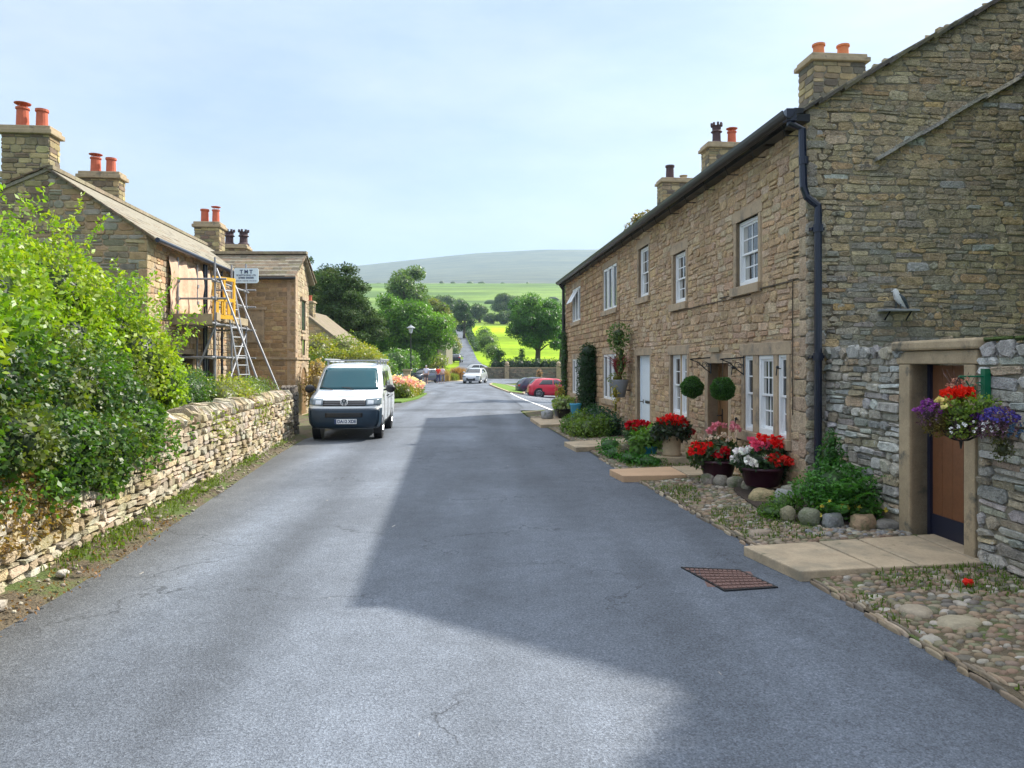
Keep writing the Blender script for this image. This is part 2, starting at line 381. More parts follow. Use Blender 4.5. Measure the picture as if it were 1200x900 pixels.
def blades(P, h, col, w=.01, bend=.4, colvar=.3):
    """arching grass-like blades rooted at P"""
    n = len(P); h = h*RNG.uniform(.6, 1.25, n)[:, None]; a = RNG.uniform(0, 2*np.pi, n)
    o = np.stack([np.cos(a), np.sin(a), np.zeros(n)], 1); s = np.stack([-np.sin(a), np.cos(a), np.zeros(n)], 1)*w
    z = np.array([[0, 0, 1.]]); b = bend*RNG.uniform(.2, 1.2, n)[:, None]
    m_ = P+z*h*.6+o*h*b*.3; t = P+z*h*(1-.3*b)+o*h*b
    V = np.stack([P-s, P+s, m_+s*.8, m_-s*.8, t], 1).reshape(-1, 3); i = np.arange(n)[:, None]*5
    Fq = np.concatenate([i+np.array([[0, 1, 2, 3]]), i+np.array([[3, 2, 4, 4]])])
    V2 = np.concatenate([V]); col = np.broadcast_to(np.array(col), (n, 3))*RNG.uniform(1-colvar, 1+colvar, (n, 1))
    Fq = np.concatenate([i+np.array([[0, 1, 2, 3]])])
    # tip as a thin quad made of the last two points and the tip doubled
    V3 = np.stack([m_-s*.8, m_+s*.8, t+s*.1, t-s*.1], 1).reshape(-1, 3); F3 = np.arange(4*n).reshape(n, 4)+len(V2)
    return np.concatenate([V2, V3]), np.concatenate([Fq, F3]), np.concatenate([np.repeat(col, 5, 0), np.repeat(col, 4, 0)])
def join(parts):
    V, Fq, Cc, k = [], [], [], 0
    for v, f, c in parts: V.append(v); Fq.append(f+k); Cc.append(c); k += len(v)
    return np.concatenate(V), np.concatenate(Fq), np.concatenate(Cc)
def blob_points(blobs, dens, inner=.72, outer=1.06, floor=None):
    """points near the surface of a union of ellipsoids (x,y,z,rx,ry,rz); returns P, outward, index"""
    P, O, I = [], [], []
    B = np.array(blobs)
    for i, b in enumerate(B):
        area = 4*np.pi*((b[3]*b[4]+b[4]*b[5]+b[3]*b[5])/3); n = int(area*dens)
        d = unit(RNG.normal(size=(n, 3))); r = RNG.uniform(inner**3, outer**3, n)**(1/3)
        r = r*(1+.1*np.sin(d[:, 0]*7+i)*np.sin(d[:, 1]*6+2*i)*np.cos(d[:, 2]*7))
        p = b[:3]+d*b[3:]*r[:, None]; keep = np.ones(n, bool)
        for j, c in enumerate(B):
            if j != i: keep &= (((p-c[:3])/c[3:])**2).sum(1) > (inner*.95)**2
        if floor is not None: keep &= p[:, 2] > floor
        P.append(p[keep]); O.append(d[keep]); I.append(np.full(keep.sum(), i))
    return np.concatenate(P), np.concatenate(O), np.concatenate(I)
def shrub(name, parent, blobs, size, cols, dens, m='leaf', core=.72, aspect=.55, extra=None, corecol=None, **pr):
    """dense foliage: leaves over blobs, each blob its own tint, round a dark inner mass"""
    P, O, I = blob_points(blobs, dens, floor=pr.pop('floor', None))
    cols = np.array(cols); pick = cols[RNG.integers(0, len(cols), len(blobs))]
    c = pick[I]*.65+cols[RNG.integers(0, len(cols), len(P))]*.35
    parts = [leaves(P, size, c, O, aspect)]
    if extra: parts += extra
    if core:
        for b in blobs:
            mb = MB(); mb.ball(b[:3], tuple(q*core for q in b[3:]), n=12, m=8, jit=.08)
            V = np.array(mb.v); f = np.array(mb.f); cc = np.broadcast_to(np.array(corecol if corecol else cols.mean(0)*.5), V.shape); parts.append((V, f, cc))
    V, Fq, Cc = join(parts); return np_mesh(name, V, Fq, Cc, m, parent, **pr)
def rblobs(c, r, n, br, flat=.8, seed=None):
    """n small clumps spread through an ellipsoid of centre c, radii r"""
    out = []
    for i in range(n):
        d = Vector((random.gauss(0, 1), random.gauss(0, 1), random.gauss(0, 1))).normalized(); q = random.uniform(.35, .92)
        s = random.uniform(*br); out.append((c[0]+d.x*r[0]*q, c[1]+d.y*r[1]*q, c[2]+d.z*r[2]*q, s, s, s*flat))
    return out
def tree(name, label, base, height, rad, cols, leaf, dens, trunk_r=.25, bole=.3, n=26, br=(.22, .38), flat=.75, m='leaf', group=None, shape=None, core=.6, cat='tree'):
    """tapered trunk with limbs to the clumps of an uneven crown"""
    bx, by, bz = base; st_ = random.getstate(); random.seed(int(bx*37+by*11+height*5)); t = thing(name, label, cat, base, group=group)
    cz = bz+height*(bole+(1-bole)/2); rz = height*(1-bole)/2; bl = []
    for i in range(n):
        d = Vector((random.gauss(0, 1), random.gauss(0, 1), random.gauss(0, 1))).normalized(); q = random.uniform(.3, .9)
        zz = d.z*q; w = shape((zz+1)/2) if shape else 1
        s = rad*random.uniform(*br)*(.7+.3*w)
        bl.append((bx+d.x*rad*q*w, by+d.y*rad*q*w, min(cz+rz*zz, bz+height-s*flat), s, s*1.0, s*flat))
    mb = MB(); top = Vector((bx+random.uniform(-.1, .1)*rad, by, bz+height*.8))
    pts = [Vector((bx, by, bz-.3)), Vector((bx, by, bz+height*bole*.6)), Vector((bx+.02*height, by, bz+height*.55)), top]
    mb.tube(pts, [trunk_r*1.3, trunk_r, trunk_r*.6, trunk_r*.2], 8)
    for b in bl[::1 if n < 20 else 2]:
        e = Vector(b[:3]); k = min(.95, max(.35, (e.z-bz)/height-.2)); s0 = pts[1].lerp(pts[3], max(0, (k-.2)/.8)); md = s0.lerp(e, .5)+Vector((0, 0, .04*height))
        mb.tube([s0, md, e], [trunk_r*.4, trunk_r*.22, trunk_r*.08], 5)
    mb.build('trunk', 'bark', t, smooth=True)
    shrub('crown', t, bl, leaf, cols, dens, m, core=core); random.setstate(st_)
    return t
# ------------------------------------------------------------------ terrain, road, path
TY = [-60, 75, 95, 110, 150, 200, 260, 400, 900, 1500, 1900, 2500, 3000, 3600, 6000]
TZ = [0, 0, .15, 1.3, 2.75, 7.5, 15.2, 28, 100, 150, 215, 335, 470, 480, 300]
def T(x, y):
    z = interp(y, TY, TZ)
    z -= .6*sstep(28, 55, y)*sstep(-2.5, 3.5, x+ (y-55)*.03)*(1-sstep(72, 95, y))
    if y > 110: z += -.012*(x+12)*sstep(110, 200, y)*(1-sstep(300, 500, y))
    if y > 1000:
        k = sstep(1000, 2800, y); ang = x/y
        z *= 1-k*(1-float(np.interp(ang, [-.6, -.3, -.2, -.115, -.046, .046, .15, .5], [.62, .79, .865, .925, .97, 1, 1.0, .93])))
    return z
def grid_mesh(name, xs, ys, zf, cf, m, **pr):
    V = np.array([[x(y) if callable(x) else x, y, 0] for y in ys for x in xs]); V[:, 2] = [zf(a, b) for a, b in V[:, :2]]
    nx = len(xs); i = np.array([[r*nx+c, r*nx+c+1, (r+1)*nx+c+1, (r+1)*nx+c] for r in range(len(ys)-1) for c in range(nx-1)])
    cc = np.array([cf(a, b) for a, b in V[:, :2]]); o = np_mesh(name, V, i, cc, m, **pr); smooth_angle(o); return o
def terr_col(x, y):
    px = CX+F*x/max(y, 1)
    if y < 100: return (.1, .14, .035)
    if y < 268: return (.21, .34, .012)
    if y < 420: return (.14, .22, .03)
    if y < 1050:
        k = math.sin(x*.012+y*.021)+math.sin(y*.034+1.3); return (.14, .225, .05) if k > -.2 else (.11, .19, .045)
    k = sstep(950, 1500, y); return tuple(lerp(a, b, k) for a, b in zip((.14, .2, .06), (.085, .095, .06)))
ys = list(np.arange(-40, 130, 1.5))+list(np.arange(130, 300, 5))+list(np.arange(300, 1000, 25))+list(np.arange(1000, 3800, 70))+[4200, 5000, 6000]
angs = [(lambda y, a=a: a*max(y, 60)) for a in np.concatenate([np.linspace(-1.4, -.5, 12), np.linspace(-.48, .48, 90), np.linspace(.5, 1.4, 12)])]
grid_mesh('ground', angs, ys, lambda x, y: T(x, y)-.05, terr_col, 'terrain', kind='structure')

def XR(y): return interp(y, [-10, 27, 30, 33, 60, 76, 92], [4.235, .535, .35, .6, -.9, -1.6, 3.5]) if y > 27 else 3.235-.1*y
def XL(y): return interp(y, [-10, 3, 5, 7.3, 16.2, 19, 32, 43, 52, 62, 75, 84, 92], [-2.8, -3.36, -3.56, -3.76, -5.0, -5.3, -5.45, -5.6, -6.1, -12, -16, -15, -11])
rows = list(np.arange(-8, 92.1, .5))
def road_wear(x, y):
    m_ = (XL(y)+XR(y))/2; q = x-m_; k = 1+.1*math.exp(-((abs(q)-.0)/.5)**2)          # pale crown, polished wheel tracks, grimy edges
    for t_ in (-2.2, -.9, .9, 2.2): k += .13*math.exp(-((q-t_)/.28)**2)
    k -= .2*math.exp(-((q+1.55+.08*math.sin(y))/.22)**2)+.12*math.exp(-((q-1.6+.1*math.sin(y*.7))/.3)**2); k *= 1+.1*math.sin(y*.23+1)*math.sin(x*.5+y*.11)
    e = min(x-XL(y), XR(y)-x); k *= .8+.2*min(1, max(0, e)/.7); k *= 1+.07*math.sin(x*1.3+y*.7)*math.sin(y*.31+x*.4)
    if 30.2 < y < 31.6 or 22 < y < 22.7 and x < -1: k *= .72
    if 34 < y < 37 and x > -3: k *= .88
    g = max(0, 1-max(0, x-XL(y))/.9); return (k*(1+.12*g), k*(1+.02*g), k*(1-.12*g))
xs = [(lambda y, t=t: lerp(XL(y)-.25, XR(y)+.12*(y < 27), t)) for t in np.linspace(0, 1, 65)]
grid_mesh('road', xs, rows, lambda x, y: T(x, y)+.0+.02*math.cos((x+.4)*.35)-.02, road_wear, 'asphalt', kind='structure')
# the lane climbing to the hill
LY = [80, 92, 105, 120, 150, 190, 230, 262, 300]; LX = [-6, -6, -6.1, -6.5, -8.8, -12.2, -16.2, -18.0, -15]; LW = [9, 6, 5, 4, 3.6, 3.4, 3.2, 3, 3]
xs = [(lambda y, t=t: interp(y, LY, LX)+t*interp(y, LY, LW)/1.0) for t in np.linspace(-.5, .5, 6)]
grid_mesh('lane', xs, list(np.arange(86, 300, 2.)), lambda x, y: T(x, y)+.03, lambda x, y: (1, 1, 1), 'asphalt', kind='structure')
# car park to the right beyond the terrace
xs = [(lambda y, t=t: lerp(XR(y)-.1, 16, t)) for t in np.linspace(0, 1, 24)]
grid_mesh('car_park', xs, list(np.arange(30.6, 78, .75)), lambda x, y: T(x, y)+.012, lambda x, y: (1, 1, 1), 'asphalt', kind='structure')
xs = [(lambda y, t=t: interp(y, [29, 53], [1.75, -.05])+t) for t in (-.07, .07)]
grid_mesh('painted_line', xs, list(np.arange(29.5, 55, .75)), lambda x, y: T(x, y)+.03, lambda x, y: (1, 1, 1), 'asphalt_line', kind='structure')
for yy, x0 in ((49.2, .9), (51.9, .6), (57.5, .2)):
    mb = MB(); 
    for q in np.arange(x0, 8, .8): mb.add([(q, yy-.06, T(q, yy)+.028), (q+.8, yy-.06, T(q+.8, yy)+.028), (q+.8, yy+.06, T(q+.8, yy)+.028), (q, yy+.06, T(q, yy)+.028)], [(0, 1, 2, 3)])
    mb.build('painted_line', 'asphalt_line', kind='structure')
# grass island with pale kerb
isl = [(-.15, 54.5), (.7, 55), (1.0, 60), (.6, 68), (-.6, 74), (-1.9, 74.5), (-2.0, 69), (-1.1, 61)]
mb = MB(); mb.prism([Vector((x, y, T(x, y)-.1)) for x, y in isl], Vector((0, 0, .2))); mb.build('grass_island', 'grass', kind='structure')
mb = MB()
for (x0, y0), (x1, y1) in zip(isl, isl[1:]+isl[:1]):
    a, b = Vector((x0, y0, T(x0, y0)+.04)), Vector((x1, y1, T(x1, y1)+.04)); d = (b-a).normalized(); s = Vector((d.y, -d.x, 0))*.13
    mb.hexa([a-Vector((0, 0, .15)), b-Vector((0, 0, .15)), b+s-Vector((0, 0, .15)), a+s-Vector((0, 0, .15)), a+Vector((0, 0, .08)), b+Vector((0, 0, .08)), b+s+Vector((0, 0, .08)), a+s+Vector((0, 0, .08))])
mb.build('kerb', 'flag_stone', kind='structure')

# left verge: dirt strip with weeds at the foot of the dry stone wall
def XW(y): return -3.47-.115*y                       # face of the dry stone wall
rows = list(np.arange(-6, 27, .25))
xs = [(lambda y, t=t: lerp(XW(y)-.3 if y < 19.4 else -8.5, XL(y)+.06+.05*math.sin(y*2.3)+.03*math.sin(y*7), t)) for t in np.linspace(0, 1, 10)]
grid_mesh('dirt_verge', xs, rows, lambda x, y: -.035+.09*sstep(-.1, .45, XL(y)-x)+.008*math.sin(x*19+y*13)*sstep(0, .3, XL(y)-x), lambda x, y: (1, 1, 1), 'dirt', kind='structure')
parts = []
P = []
for i in range(2600):
    y = random.uniform(1.5, 18.5)*random.uniform(.6, 1)**.5; k = random.random()**1.6
    if math.sin(y*1.9)+math.sin(y*.7+1) < random.uniform(-1.4, .9): continue
    x = lerp(XW(y)+.04, XL(y)-.12, k); P.append((x, y, .05+random.uniform(0, .03)))
P = np.array(P); parts.append(blades(P, .07, (.12, .17, .025), .006, .8)); Q = P[RNG.random(len(P)) < .6]
parts.append(leaves(Q+RNG.normal(size=Q.shape)*[.04, .04, .01]+[0, 0, .03], .05, (.13, .2, .03), None, .6, droop=-.3))
V, f, c = join(parts); np_mesh('verge_weeds', V, f, c, 'blade', kind='stuff', label='low green weeds and grass along the foot of the dry stone wall')
P = np.array([(lerp(XW(y)+.05, XL(y)+.1, random.random()), y, .07) for y in np.random.default_rng(3).uniform(2, 9, 700)])
V, f, c = leaves(P, .035, (.24, .13, .055), None, .5, .4, 0); np_mesh('fallen_leaves', V, f, c, 'blade', kind='stuff', label='brown fallen leaves and twigs along the left edge of the road')

# ------------------------------------------------------------------ terrace on the right
CF = 4.8
def YF(px): return CF/((px-CX)/F+.0862)
FO = (CF-.0862*9.94, 9.94)                         # near corner
FR = Frame(FO, (-.0862, 1), (-1, -.0862))
SC = math.sqrt(1+.0862**2)
def fu(px): return (YF(px)-9.94)*SC
def fz(px, py): return H+(CY-py)/F*YF(px)
LEN = fu(663); EZ = 5.32; RZ = 8.0; DEP = 9.2; MID = 4.6
terr = thing('stone_terrace', 'long terrace of brown stone cottages with white sash windows, right side of the street', 'house', (FO[0], FO[1], 0))
def hole(pa, pb, z0, z1): return (fu(pb), fu(pa), z0, z1)     # pa = left px (far), pb = right px (near)
W = dict(
 u1=hole(863, 889, 3.17, 4.24), u2=hole(789, 804, 3.17, 4.22), u3=hole(748.5, 760.5, 3.55, 4.78), u4=hole(707.5, 723, 3.52, 4.8), u5=hole(671, 680.5, 3.5, 4.76),
 l1=hole(872.5, 922.5, .84, 2.04), l2=hole(786, 805.5, .83, 2.1), l3=hole(707.5, 722.5, .86, 2.2), l4=hole(671, 680.5, .8, 2.1),
 d1=hole(830, 854, .12, 1.92), d2=hole(746.5, 762, .12, 2.12))
holes = list(W.values())
hh = []                                              # openings with their dressed surrounds, left free of rubble
for k, h in W.items():
    s = .13; hh.append((h[0]-s, h[1]+s, h[2]-(.16 if k[0] != 'd' else 0), h[3]+.22))
pal_far = palette([(.44, .3, .17), (.48, .33, .19), (.4, .265, .15), (.34, .23, .135), (.5, .36, .21)], .15)
pal_near = palette([(.54, .39, .225), (.5, .35, .2), (.57, .43, .265), (.48, .345, .21), (.53, .38, .215), (.45, .31, .18), (.55, .43, .29), (.51, .37, .25)], .1)
seam = fu(727)
mb = MB(); mortar(mb, FR, 0, LEN, -.1, EZ, holes, 0, .45); mb.build('wall', 'mortar_warm', terr)
mb = MB()
stonework(mb, FR, lambda z: (.16, seam), .0, EZ, hh, (.1, .17), (.16, .42), pal_near, (.006, .028), wave=.022, gap=.016, jit=.016, split=.25, round_=.4)
mb.build('near_wall_stones', 'facade_stone', terr, label='pinkish brown rubble stone front of the nearer cottages')
mb = MB()
stonework(mb, FR, lambda z: (seam, LEN-.2), .0, EZ, hh, (.16, .21), (.25, .5), pal_far, (.02, .045), wave=.004, gap=.018, jit=.006, split=.0, round_=.25)
mb.build('far_wall_stones', 'facade_stone', terr, label='darker squared stone front of the farthest cottage')
mb = MB(); z = 0
while z < EZ-.05:                                    # quoins at both ends
    h = min(random.uniform(.2, .34), EZ-z); l = random.choice((.2, .42))
    stone(mb, FR, -.01, l, z+.004, z+h-.004, -.02, .016, vary((.45, .34, .23), .12), .01, .2); z += h
mb.build('quoins', 'facade_stone', terr); mb = MB(); z = 0
while z < EZ-.05:
    h = min(random.uniform(.2, .34), EZ-z); l = random.choice((.2, .42))
    stone(mb, FR, LEN-l, LEN+.02, z+.004, z+h-.004, -.02, .03, vary((.27, .2, .14), .14), .006, .15); z += h
mb.build('quoins', 'facade_stone', terr)
# dressed surrounds, sills, windows
def surround(h, kind, sill_dark=False, lintel=.2, jamb=.1, recess=.2):
    u0, u1, z0, z1 = h; mb = MB(); c = vary((1, 1, 1), .1, .02)
    for a, b in ((u0-jamb, u0), (u1, u1+jamb)):
        FR.box(mb, a, b, z0-.002, z1, -recess-.1, .016)
    FR.box(mb, u0-jamb-.06, u1+jamb+.06, z1, z1+lintel, -recess-.1, .02)
    if kind != 'door': FR.box(mb, u0-jamb-.03, u1+jamb+.03, z0-.15, z0-.003, -recess-.1, .075)
    else: FR.box(mb, u0-jamb, u1+jamb, z0-.14, z0-.003, -recess-.1, .2)
    return mb.build('door_surround' if kind == 'door' else 'window_surround', 'dressed_stone', terr, bevel=.008)
def sash(par, fr, u0, u1, z0, z1, d, cols=2, rows=4, curtain=False, fw=.055):
    """white box sash: frame > sashes with glazing bars; panes and sill under it"""
    mb = MB(); w = MB(); cu = MB(); zc = (z0+z1)/2
    fr.box(mb, u0, u0+fw, z0, z1, d-.09, d); fr.box(mb, u1-fw, u1, z0, z1, d-.09, d)
    fr.box(mb, u0+fw, u1-fw, z1-fw, z1, d-.09, d); fr.box(mb, u0+fw, u1-fw, z0, z0+fw*1.5, d-.09, d+.01)
    a, b = u0+fw, u1-fw
    for (q0, q1, dd) in ((zc-.02, z1-fw, d-.025), (z0+fw*1.5, zc+.02, d-.055)):
        s = .035
        fr.box(mb, a, a+s, q0, q1, dd-.03, dd); fr.box(mb, b-s, b, q0, q1, dd-.03, dd)
        fr.box(mb, a+s, b-s, q0, q0+s, dd-.03, dd); fr.box(mb, a+s, b-s, q1-s, q1, dd-.03, dd)
        for i in range(1, cols): u = lerp(a+s, b-s, i/cols); fr.box(mb, u-.011, u+.011, q0+s, q1-s, dd-.028, dd-.003)
        n = rows//2
        for i in range(1, n): z = lerp(q0+s, q1-s, i/n); fr.box(mb, a+s, b-s, z-.011, z+.011, dd-.026, dd-.005)
        fr.box(w, a+s*.5, b-s*.5, q0+s*.5, q1-s*.5, dd-.02, dd-.015)
        if b-a > .3:
            k_ = (b-a)*.2; fr.box(cu, a+s, a+s+k_, q0+s, q1-s, dd-.0148, dd-.0138); fr.box(cu, b-s-k_, b-s, q0+s, q1-s, dd-.0148, dd-.0138)
    o = mb.build('window_frame', 'white_paint', par, bevel=.004); w.build('pane', 'pane', o)
    if cu.v: cu.build_each('curtain', 'curtain', o)
    return o
def casement(par, fr, u0, u1, z0, z1, d, fw=.07, open_=0):
    mb = MB(); w = MB()
    for a, b, q0, q1 in ((u0, u0+fw, z0, z1), (u1-fw, u1, z0, z1), (u0+fw, u1-fw, z1-fw, z1), (u0+fw, u1-fw, z0, z0+fw)): fr.box(mb, a, b, q0, q1, d-.07, d)
    fr.box(w, u0+fw, u1-fw, z0+fw, z1-fw, d-.045, d-.035)
    o = mb.build('window_frame', 'white_paint', par, bevel=.004); w.build('pane', 'pane', o); return o
for k, h in W.items():
    if k[0] == 'd': surround(h, 'door', lintel=.17, jamb=.15, recess=.22)
    else: surround(h, 'window', lintel=.19)
RC = -.055
for k, rows_ in (('u1', 4), ('u2', 4), ('u3', 4)):
    h = W[k]; sash(terr, FR, h[0], h[1], h[2], h[3], RC, 2, rows_)
def lights(h, n, mw, f):
    u0, u1, z0, z1 = h; w = (u1-u0-mw*(n-1))/n; mb = MB()
    for i in range(n):
        a = u0+i*(w+mw); f(i, a, a+w, z0, z1)
        if i < n-1: FR.box(mb, a+w, a+w+mw, z0, z1, -.25, -.045)
    mb.build_each('mullion', 'dressed_stone', terr, bevel=.006)
# big triple window: the near narrow light, a wide middle sash, a narrow far light
u0, u1, z0, z1 = W['l1']; mb = MB(); cuts = [u0]+[fu(q) for q in (911.5, 906.5, 888.5, 882.5)]+[u1]
for i in (0, 2, 4): sash(terr, FR, cuts[i], cuts[i+1], z0, z1, -.015, 2 if i == 2 else 1, 4, fw=.04 if i != 2 else .06)
for i in (1, 3): FR.box(mb, cuts[i], cuts[i+1], z0, z1, -.25, .008)
mb.build_each('mullion', 'dressed_stone', terr, bevel=.006)
lights(W['l2'], 2, .1, lambda i, a, b, q0, q1: sash(terr, FR, a, b, q0, q1, RC-.0, 1, 4, fw=.05))
for k in ('u4', 'l3', 'l4', 'u5'):
    lights(W[k], 3, .09, lambda i, a, b, q0, q1: casement(terr, FR, a, b, q0, q1, RC+.05))
# the two top-hung lights standing open at the far upper window
u0, u1, z0, z1 = W['u5']
for i in (1, 2):
    w_ = (u1-u0-.18)/3; a = u0+i*(w_+.09); mb = MB(); pv = MB()
    A = [FR.p(a, z1-.05, -.05), FR.p(a+w_, z1-.05, -.05), FR.p(a+w_, z1-.55, .22), FR.p(a, z1-.55, .22)]
    mb.prism(A, FR.n*.03)
    mb.build('open_casement', 'white_paint', terr, label='white top-hung casement standing open')
# doors
def door_leaf(par, fr, h, d, m, planks=0, panel=False, hand=None):
    u0, u1, z0, z1 = h; mb = MB(); fw = .05
    f_ = MB()
    for a, b, q0, q1 in ((u0, u0+fw, z0, z1), (u1-fw, u1, z0, z1), (u0+fw, u1-fw, z1-fw, z1)): fr.box(f_, a, b, q0, q1, d-.1, d+.02)
    f_.build('door_frame', m, par, bevel=.004)
    n = max(1, planks); a0, b0 = u0+fw, u1-fw
    for i in range(n):
        fr.box(mb, lerp(a0, b0, i/n)+.003, lerp(a0, b0, (i+1)/n)-.003, z0+.01, z1-fw, d-.06, d-.01+(.004 if i % 2 else 0))
    fr.box(mb, a0, b0, z0+.005, z1-fw-.002, d-.09, d-.062)
    if panel:
        for q0, q1 in ((.15, .8), (.9, 1.75)): fr.box(mb, a0+.12, b0-.12, z0+q0, z0+q1, d-.012, d+.004)
    o = mb.build('door', m, par, bevel=.003)
    hb = MB(); u = lerp(a0, b0, hand); z = z0+.85
    hb.tube([fr.p(u, z, d-.01), fr.p(u, z, d+.05), fr.p(u+.1, z-.01, d+.05)], .012, 6); fr.box(hb, u-.02, u+.02, z-.12, z+.12, d-.012, d+.0)
    hb.build('handle', 'black_iron', o)
    if panel: lb_ = MB(); fr.box(lb_, lerp(a0, b0, .35), lerp(a0, b0, .65), z0+.82, z0+.88, d-.01, d+.012); lb_.build('letter_box', 'black_iron', o)
    return o
door_leaf(terr, FR, W['d1'], -.2, 'oak_door', 5, hand=.88)
door_leaf(terr, FR, W['d2'], -.1, 'white_door', 1, True, hand=.85)
# string course, cables, air vents, small fittings on the front
mb = MB(); za = 3.05
FR.box(mb, .35, fu(890)+1.6, za, za+.02, .0, .035); FR.box(mb, fu(880), fu(790), za-.05, za-.035, .0, .03)
mb.tube([FR.p(.33, 3.07, .035), FR.p(.33, 1.2, .035)], .008, 5); mb.build('cable', 'bark', terr)
mb = MB(); FR.box(mb, fu(845), fu(829)-.2, 2.12, 2.2, .03, .045); mb.build('name_plate', 'wood_board', terr)
mb = MB()
for px, py in ((866, 492), (862, 432), (868, 515), (915, 432)):
    u, z = fu(px), fz(px, py); mb.tube([FR.p(u, z, .0), FR.p(u, z, .06), FR.p(u+.02, z-.1, .06)], .01, 5); mb.ball(FR.p(u, z+.02, .05), .025)
mb.build_each('shutter_stay', 'black_iron', terr)
# gable wall, other walls, roof
GF = Frame(FO, (1, .0862), (.0862, -1))
def zg(u): return EZ+(RZ-EZ)*(u/MID if u < MID else (DEP-u)/(DEP-MID))
mb = MB(); P = [GF.p(.0, -.1, 0), GF.p(DEP, -.1, 0), GF.p(DEP, EZ, 0), GF.p(MID, RZ, 0), GF.p(0, EZ, 0)]; mb.prism(P, -GF.n*.45)
mb.prism([p+FR.a*(LEN-.45) for p in P], FR.a*.45); FRB = Frame(GF.p(DEP, 0, 0)[:2], FR.a[:2], (-FR.n)[:2]); mortar(mb, FRB, 0, LEN, -.1, EZ, [], 0, .45)
mb.build('gable_wall', 'mortar_grey', terr)
pg = [(.45, .36, .22), (.41, .335, .215), (.36, .31, .22), (.48, .375, .22), (.46, .38, .255), (.39, .32, .21), (.52, .43, .29), (.43, .34, .21), (.5, .36, .2)]
pgd = [(.36, .33, .27), (.33, .31, .27), (.38, .34, .26), (.42, .375, .28), (.3, .29, .26), (.36, .325, .25)]
def pal_gable(u, z):
    k = sstep(4.6, 2.6, z)*.7*(.6+.4*math.sin(u*1.3+1))
    def v2(c): return tuple(min(.7, q*1.25) for q in c)
    if random.random() < .02: return vary((.5, .36, .18), .15)
    if random.random() < .02: return vary((.5, .5, .48), .1)
    return (vary(random.choice(pgd if random.random() < k else pg), .2))
mb = MB()
def ur(z): return (0.02, DEP) if z < EZ else (max(.02, (z-EZ)/(RZ-EZ)*MID-.03), DEP-(z-EZ)/(RZ-EZ)*MID)
stonework(mb, GF, ur, 0, RZ-.1, [], (.055, .12), (.1, .42), pal_gable, (.003, .022), wave=.045, gap=.008, jit=.016, split=.25, round_=.4)
mb.build('gable_stones', 'gable_stone', terr)
mb = MB(); z = 0
while z < EZ-.1:
    h = min(random.uniform(.12, .2), EZ-z); l = random.choice((.14, .28)); stone(mb, GF, -.01, l, z+.004, z+h-.004, -.0, .026, vary(random.choice([(.4, .34, .23), (.35, .31, .24), (.32, .3, .25)]), .12), .014, .3); z += h
mb.build('quoins', 'gable_stone', terr)
mb = MB(); u = .95                                    # old roof line: short sloping drip stones
while u < 8.5:
    w_ = random.uniform(.2, .6); z = random.uniform(-.02, .02)+4.63+(u-.95)*.575 if u < MID else 4.63+(MID-.95)*.575-(u-MID)*.575; s = .575 if u < MID else -.575
    mb.hexa([GF.p(u, z, .09), GF.p(u+w_, z+w_*s, .09), GF.p(u+w_, z+w_*s, .0), GF.p(u, z, .0), GF.p(u, z+.05, .07), GF.p(u+w_, z+.05+w_*s, .07), GF.p(u+w_, z+.05+w_*s, .0), GF.p(u, z+.05, .0)]); mb.c[-8:] = [vary(random.choice([(.3, .29, .25), (.25, .24, .21), (.36, .33, .26)]), .1)]*8; u += w_*.97
mb.build('drip_stones', 'gable_stone', terr)
def slate_roof(name, par, fr, u0, u1, e_d, e_z, r_d, r_z, col, th=.035, first=.34, last=.2, m='slate', wide=(.25, .6)):
    """rows of stone slates from the eaves line (depth e_d,height e_z) up to the ridge line"""
    mb = MB(); L = math.hypot(r_d-e_d, r_z-e_z); s = 0; k = 0
    dirv = ((r_d-e_d)/L, (r_z-e_z)/L); nr = (-dirv[1], dirv[0])
    while s < L-.03:
        g = min(lerp(first, last, s/L), L-s); u = u0-random.uniform(0, .02)
        while u < u1-.01:
            w_ = min(random.uniform(*wide)*(1-.3*s/L), u1-u+random.uniform(0, .02)); q = random.uniform(0, .012); c = vary(random.choice(col), .18)
            tt = th*random.uniform(.8, 1.25); a, b = s-random.uniform(0, .03), s+g+.06
            def pt(uu, ss, hgt): return fr.p(uu, e_z+dirv[1]*ss+nr[1]*hgt, e_d+dirv[0]*ss+nr[0]*hgt)
            base0, base1 = q+.03, q
            mb.hexa([pt(u+.004, a, base0), pt(u+w_-.004, a, base0), pt(u+w_-.004, b, base1), pt(u+.004, b, base1), pt(u+.004, a, base0+tt), pt(u+w_-.004, a, base0+tt), pt(u+w_-.004, b, base1+tt), pt(u+.004, b, base1+tt)], c); u += w_
        s += g
    return mb.build(name, m, par)
sl = [(.1, .09, .075), (.08, .075, .065), (.12, .1, .08), (.07, .065, .06)]
mb = MB()
for a in (-.07,):
    P = [FR.p(a, EZ-.06, .2), FR.p(a, RZ, -MID), FR.p(a, EZ-.06, -DEP-.2), FR.p(a, EZ-.1, -DEP-.2), FR.p(a, RZ-.06, -MID), FR.p(a, EZ-.1, .2)]
    mb.prism([P[0], P[1], P[4], P[5]], FR.a*(LEN+.14)); mb.prism([P[1], P[2], P[3], P[4]], FR.a*(LEN+.14))
rf = mb.build('roof', 'mortar_grey', terr)
slate_roof('roof_slates', rf, FR, -.1, LEN+.08, .24, EZ-.09, -MID, RZ+.0, sl, wide=(.4, .8), first=.4, last=.25)
slate_roof('roof_slates', rf, FR, -.1, LEN+.08, -DEP-.24, EZ-.09, -MID, RZ+.0, sl, wide=(.5, 1), first=.5, last=.35)
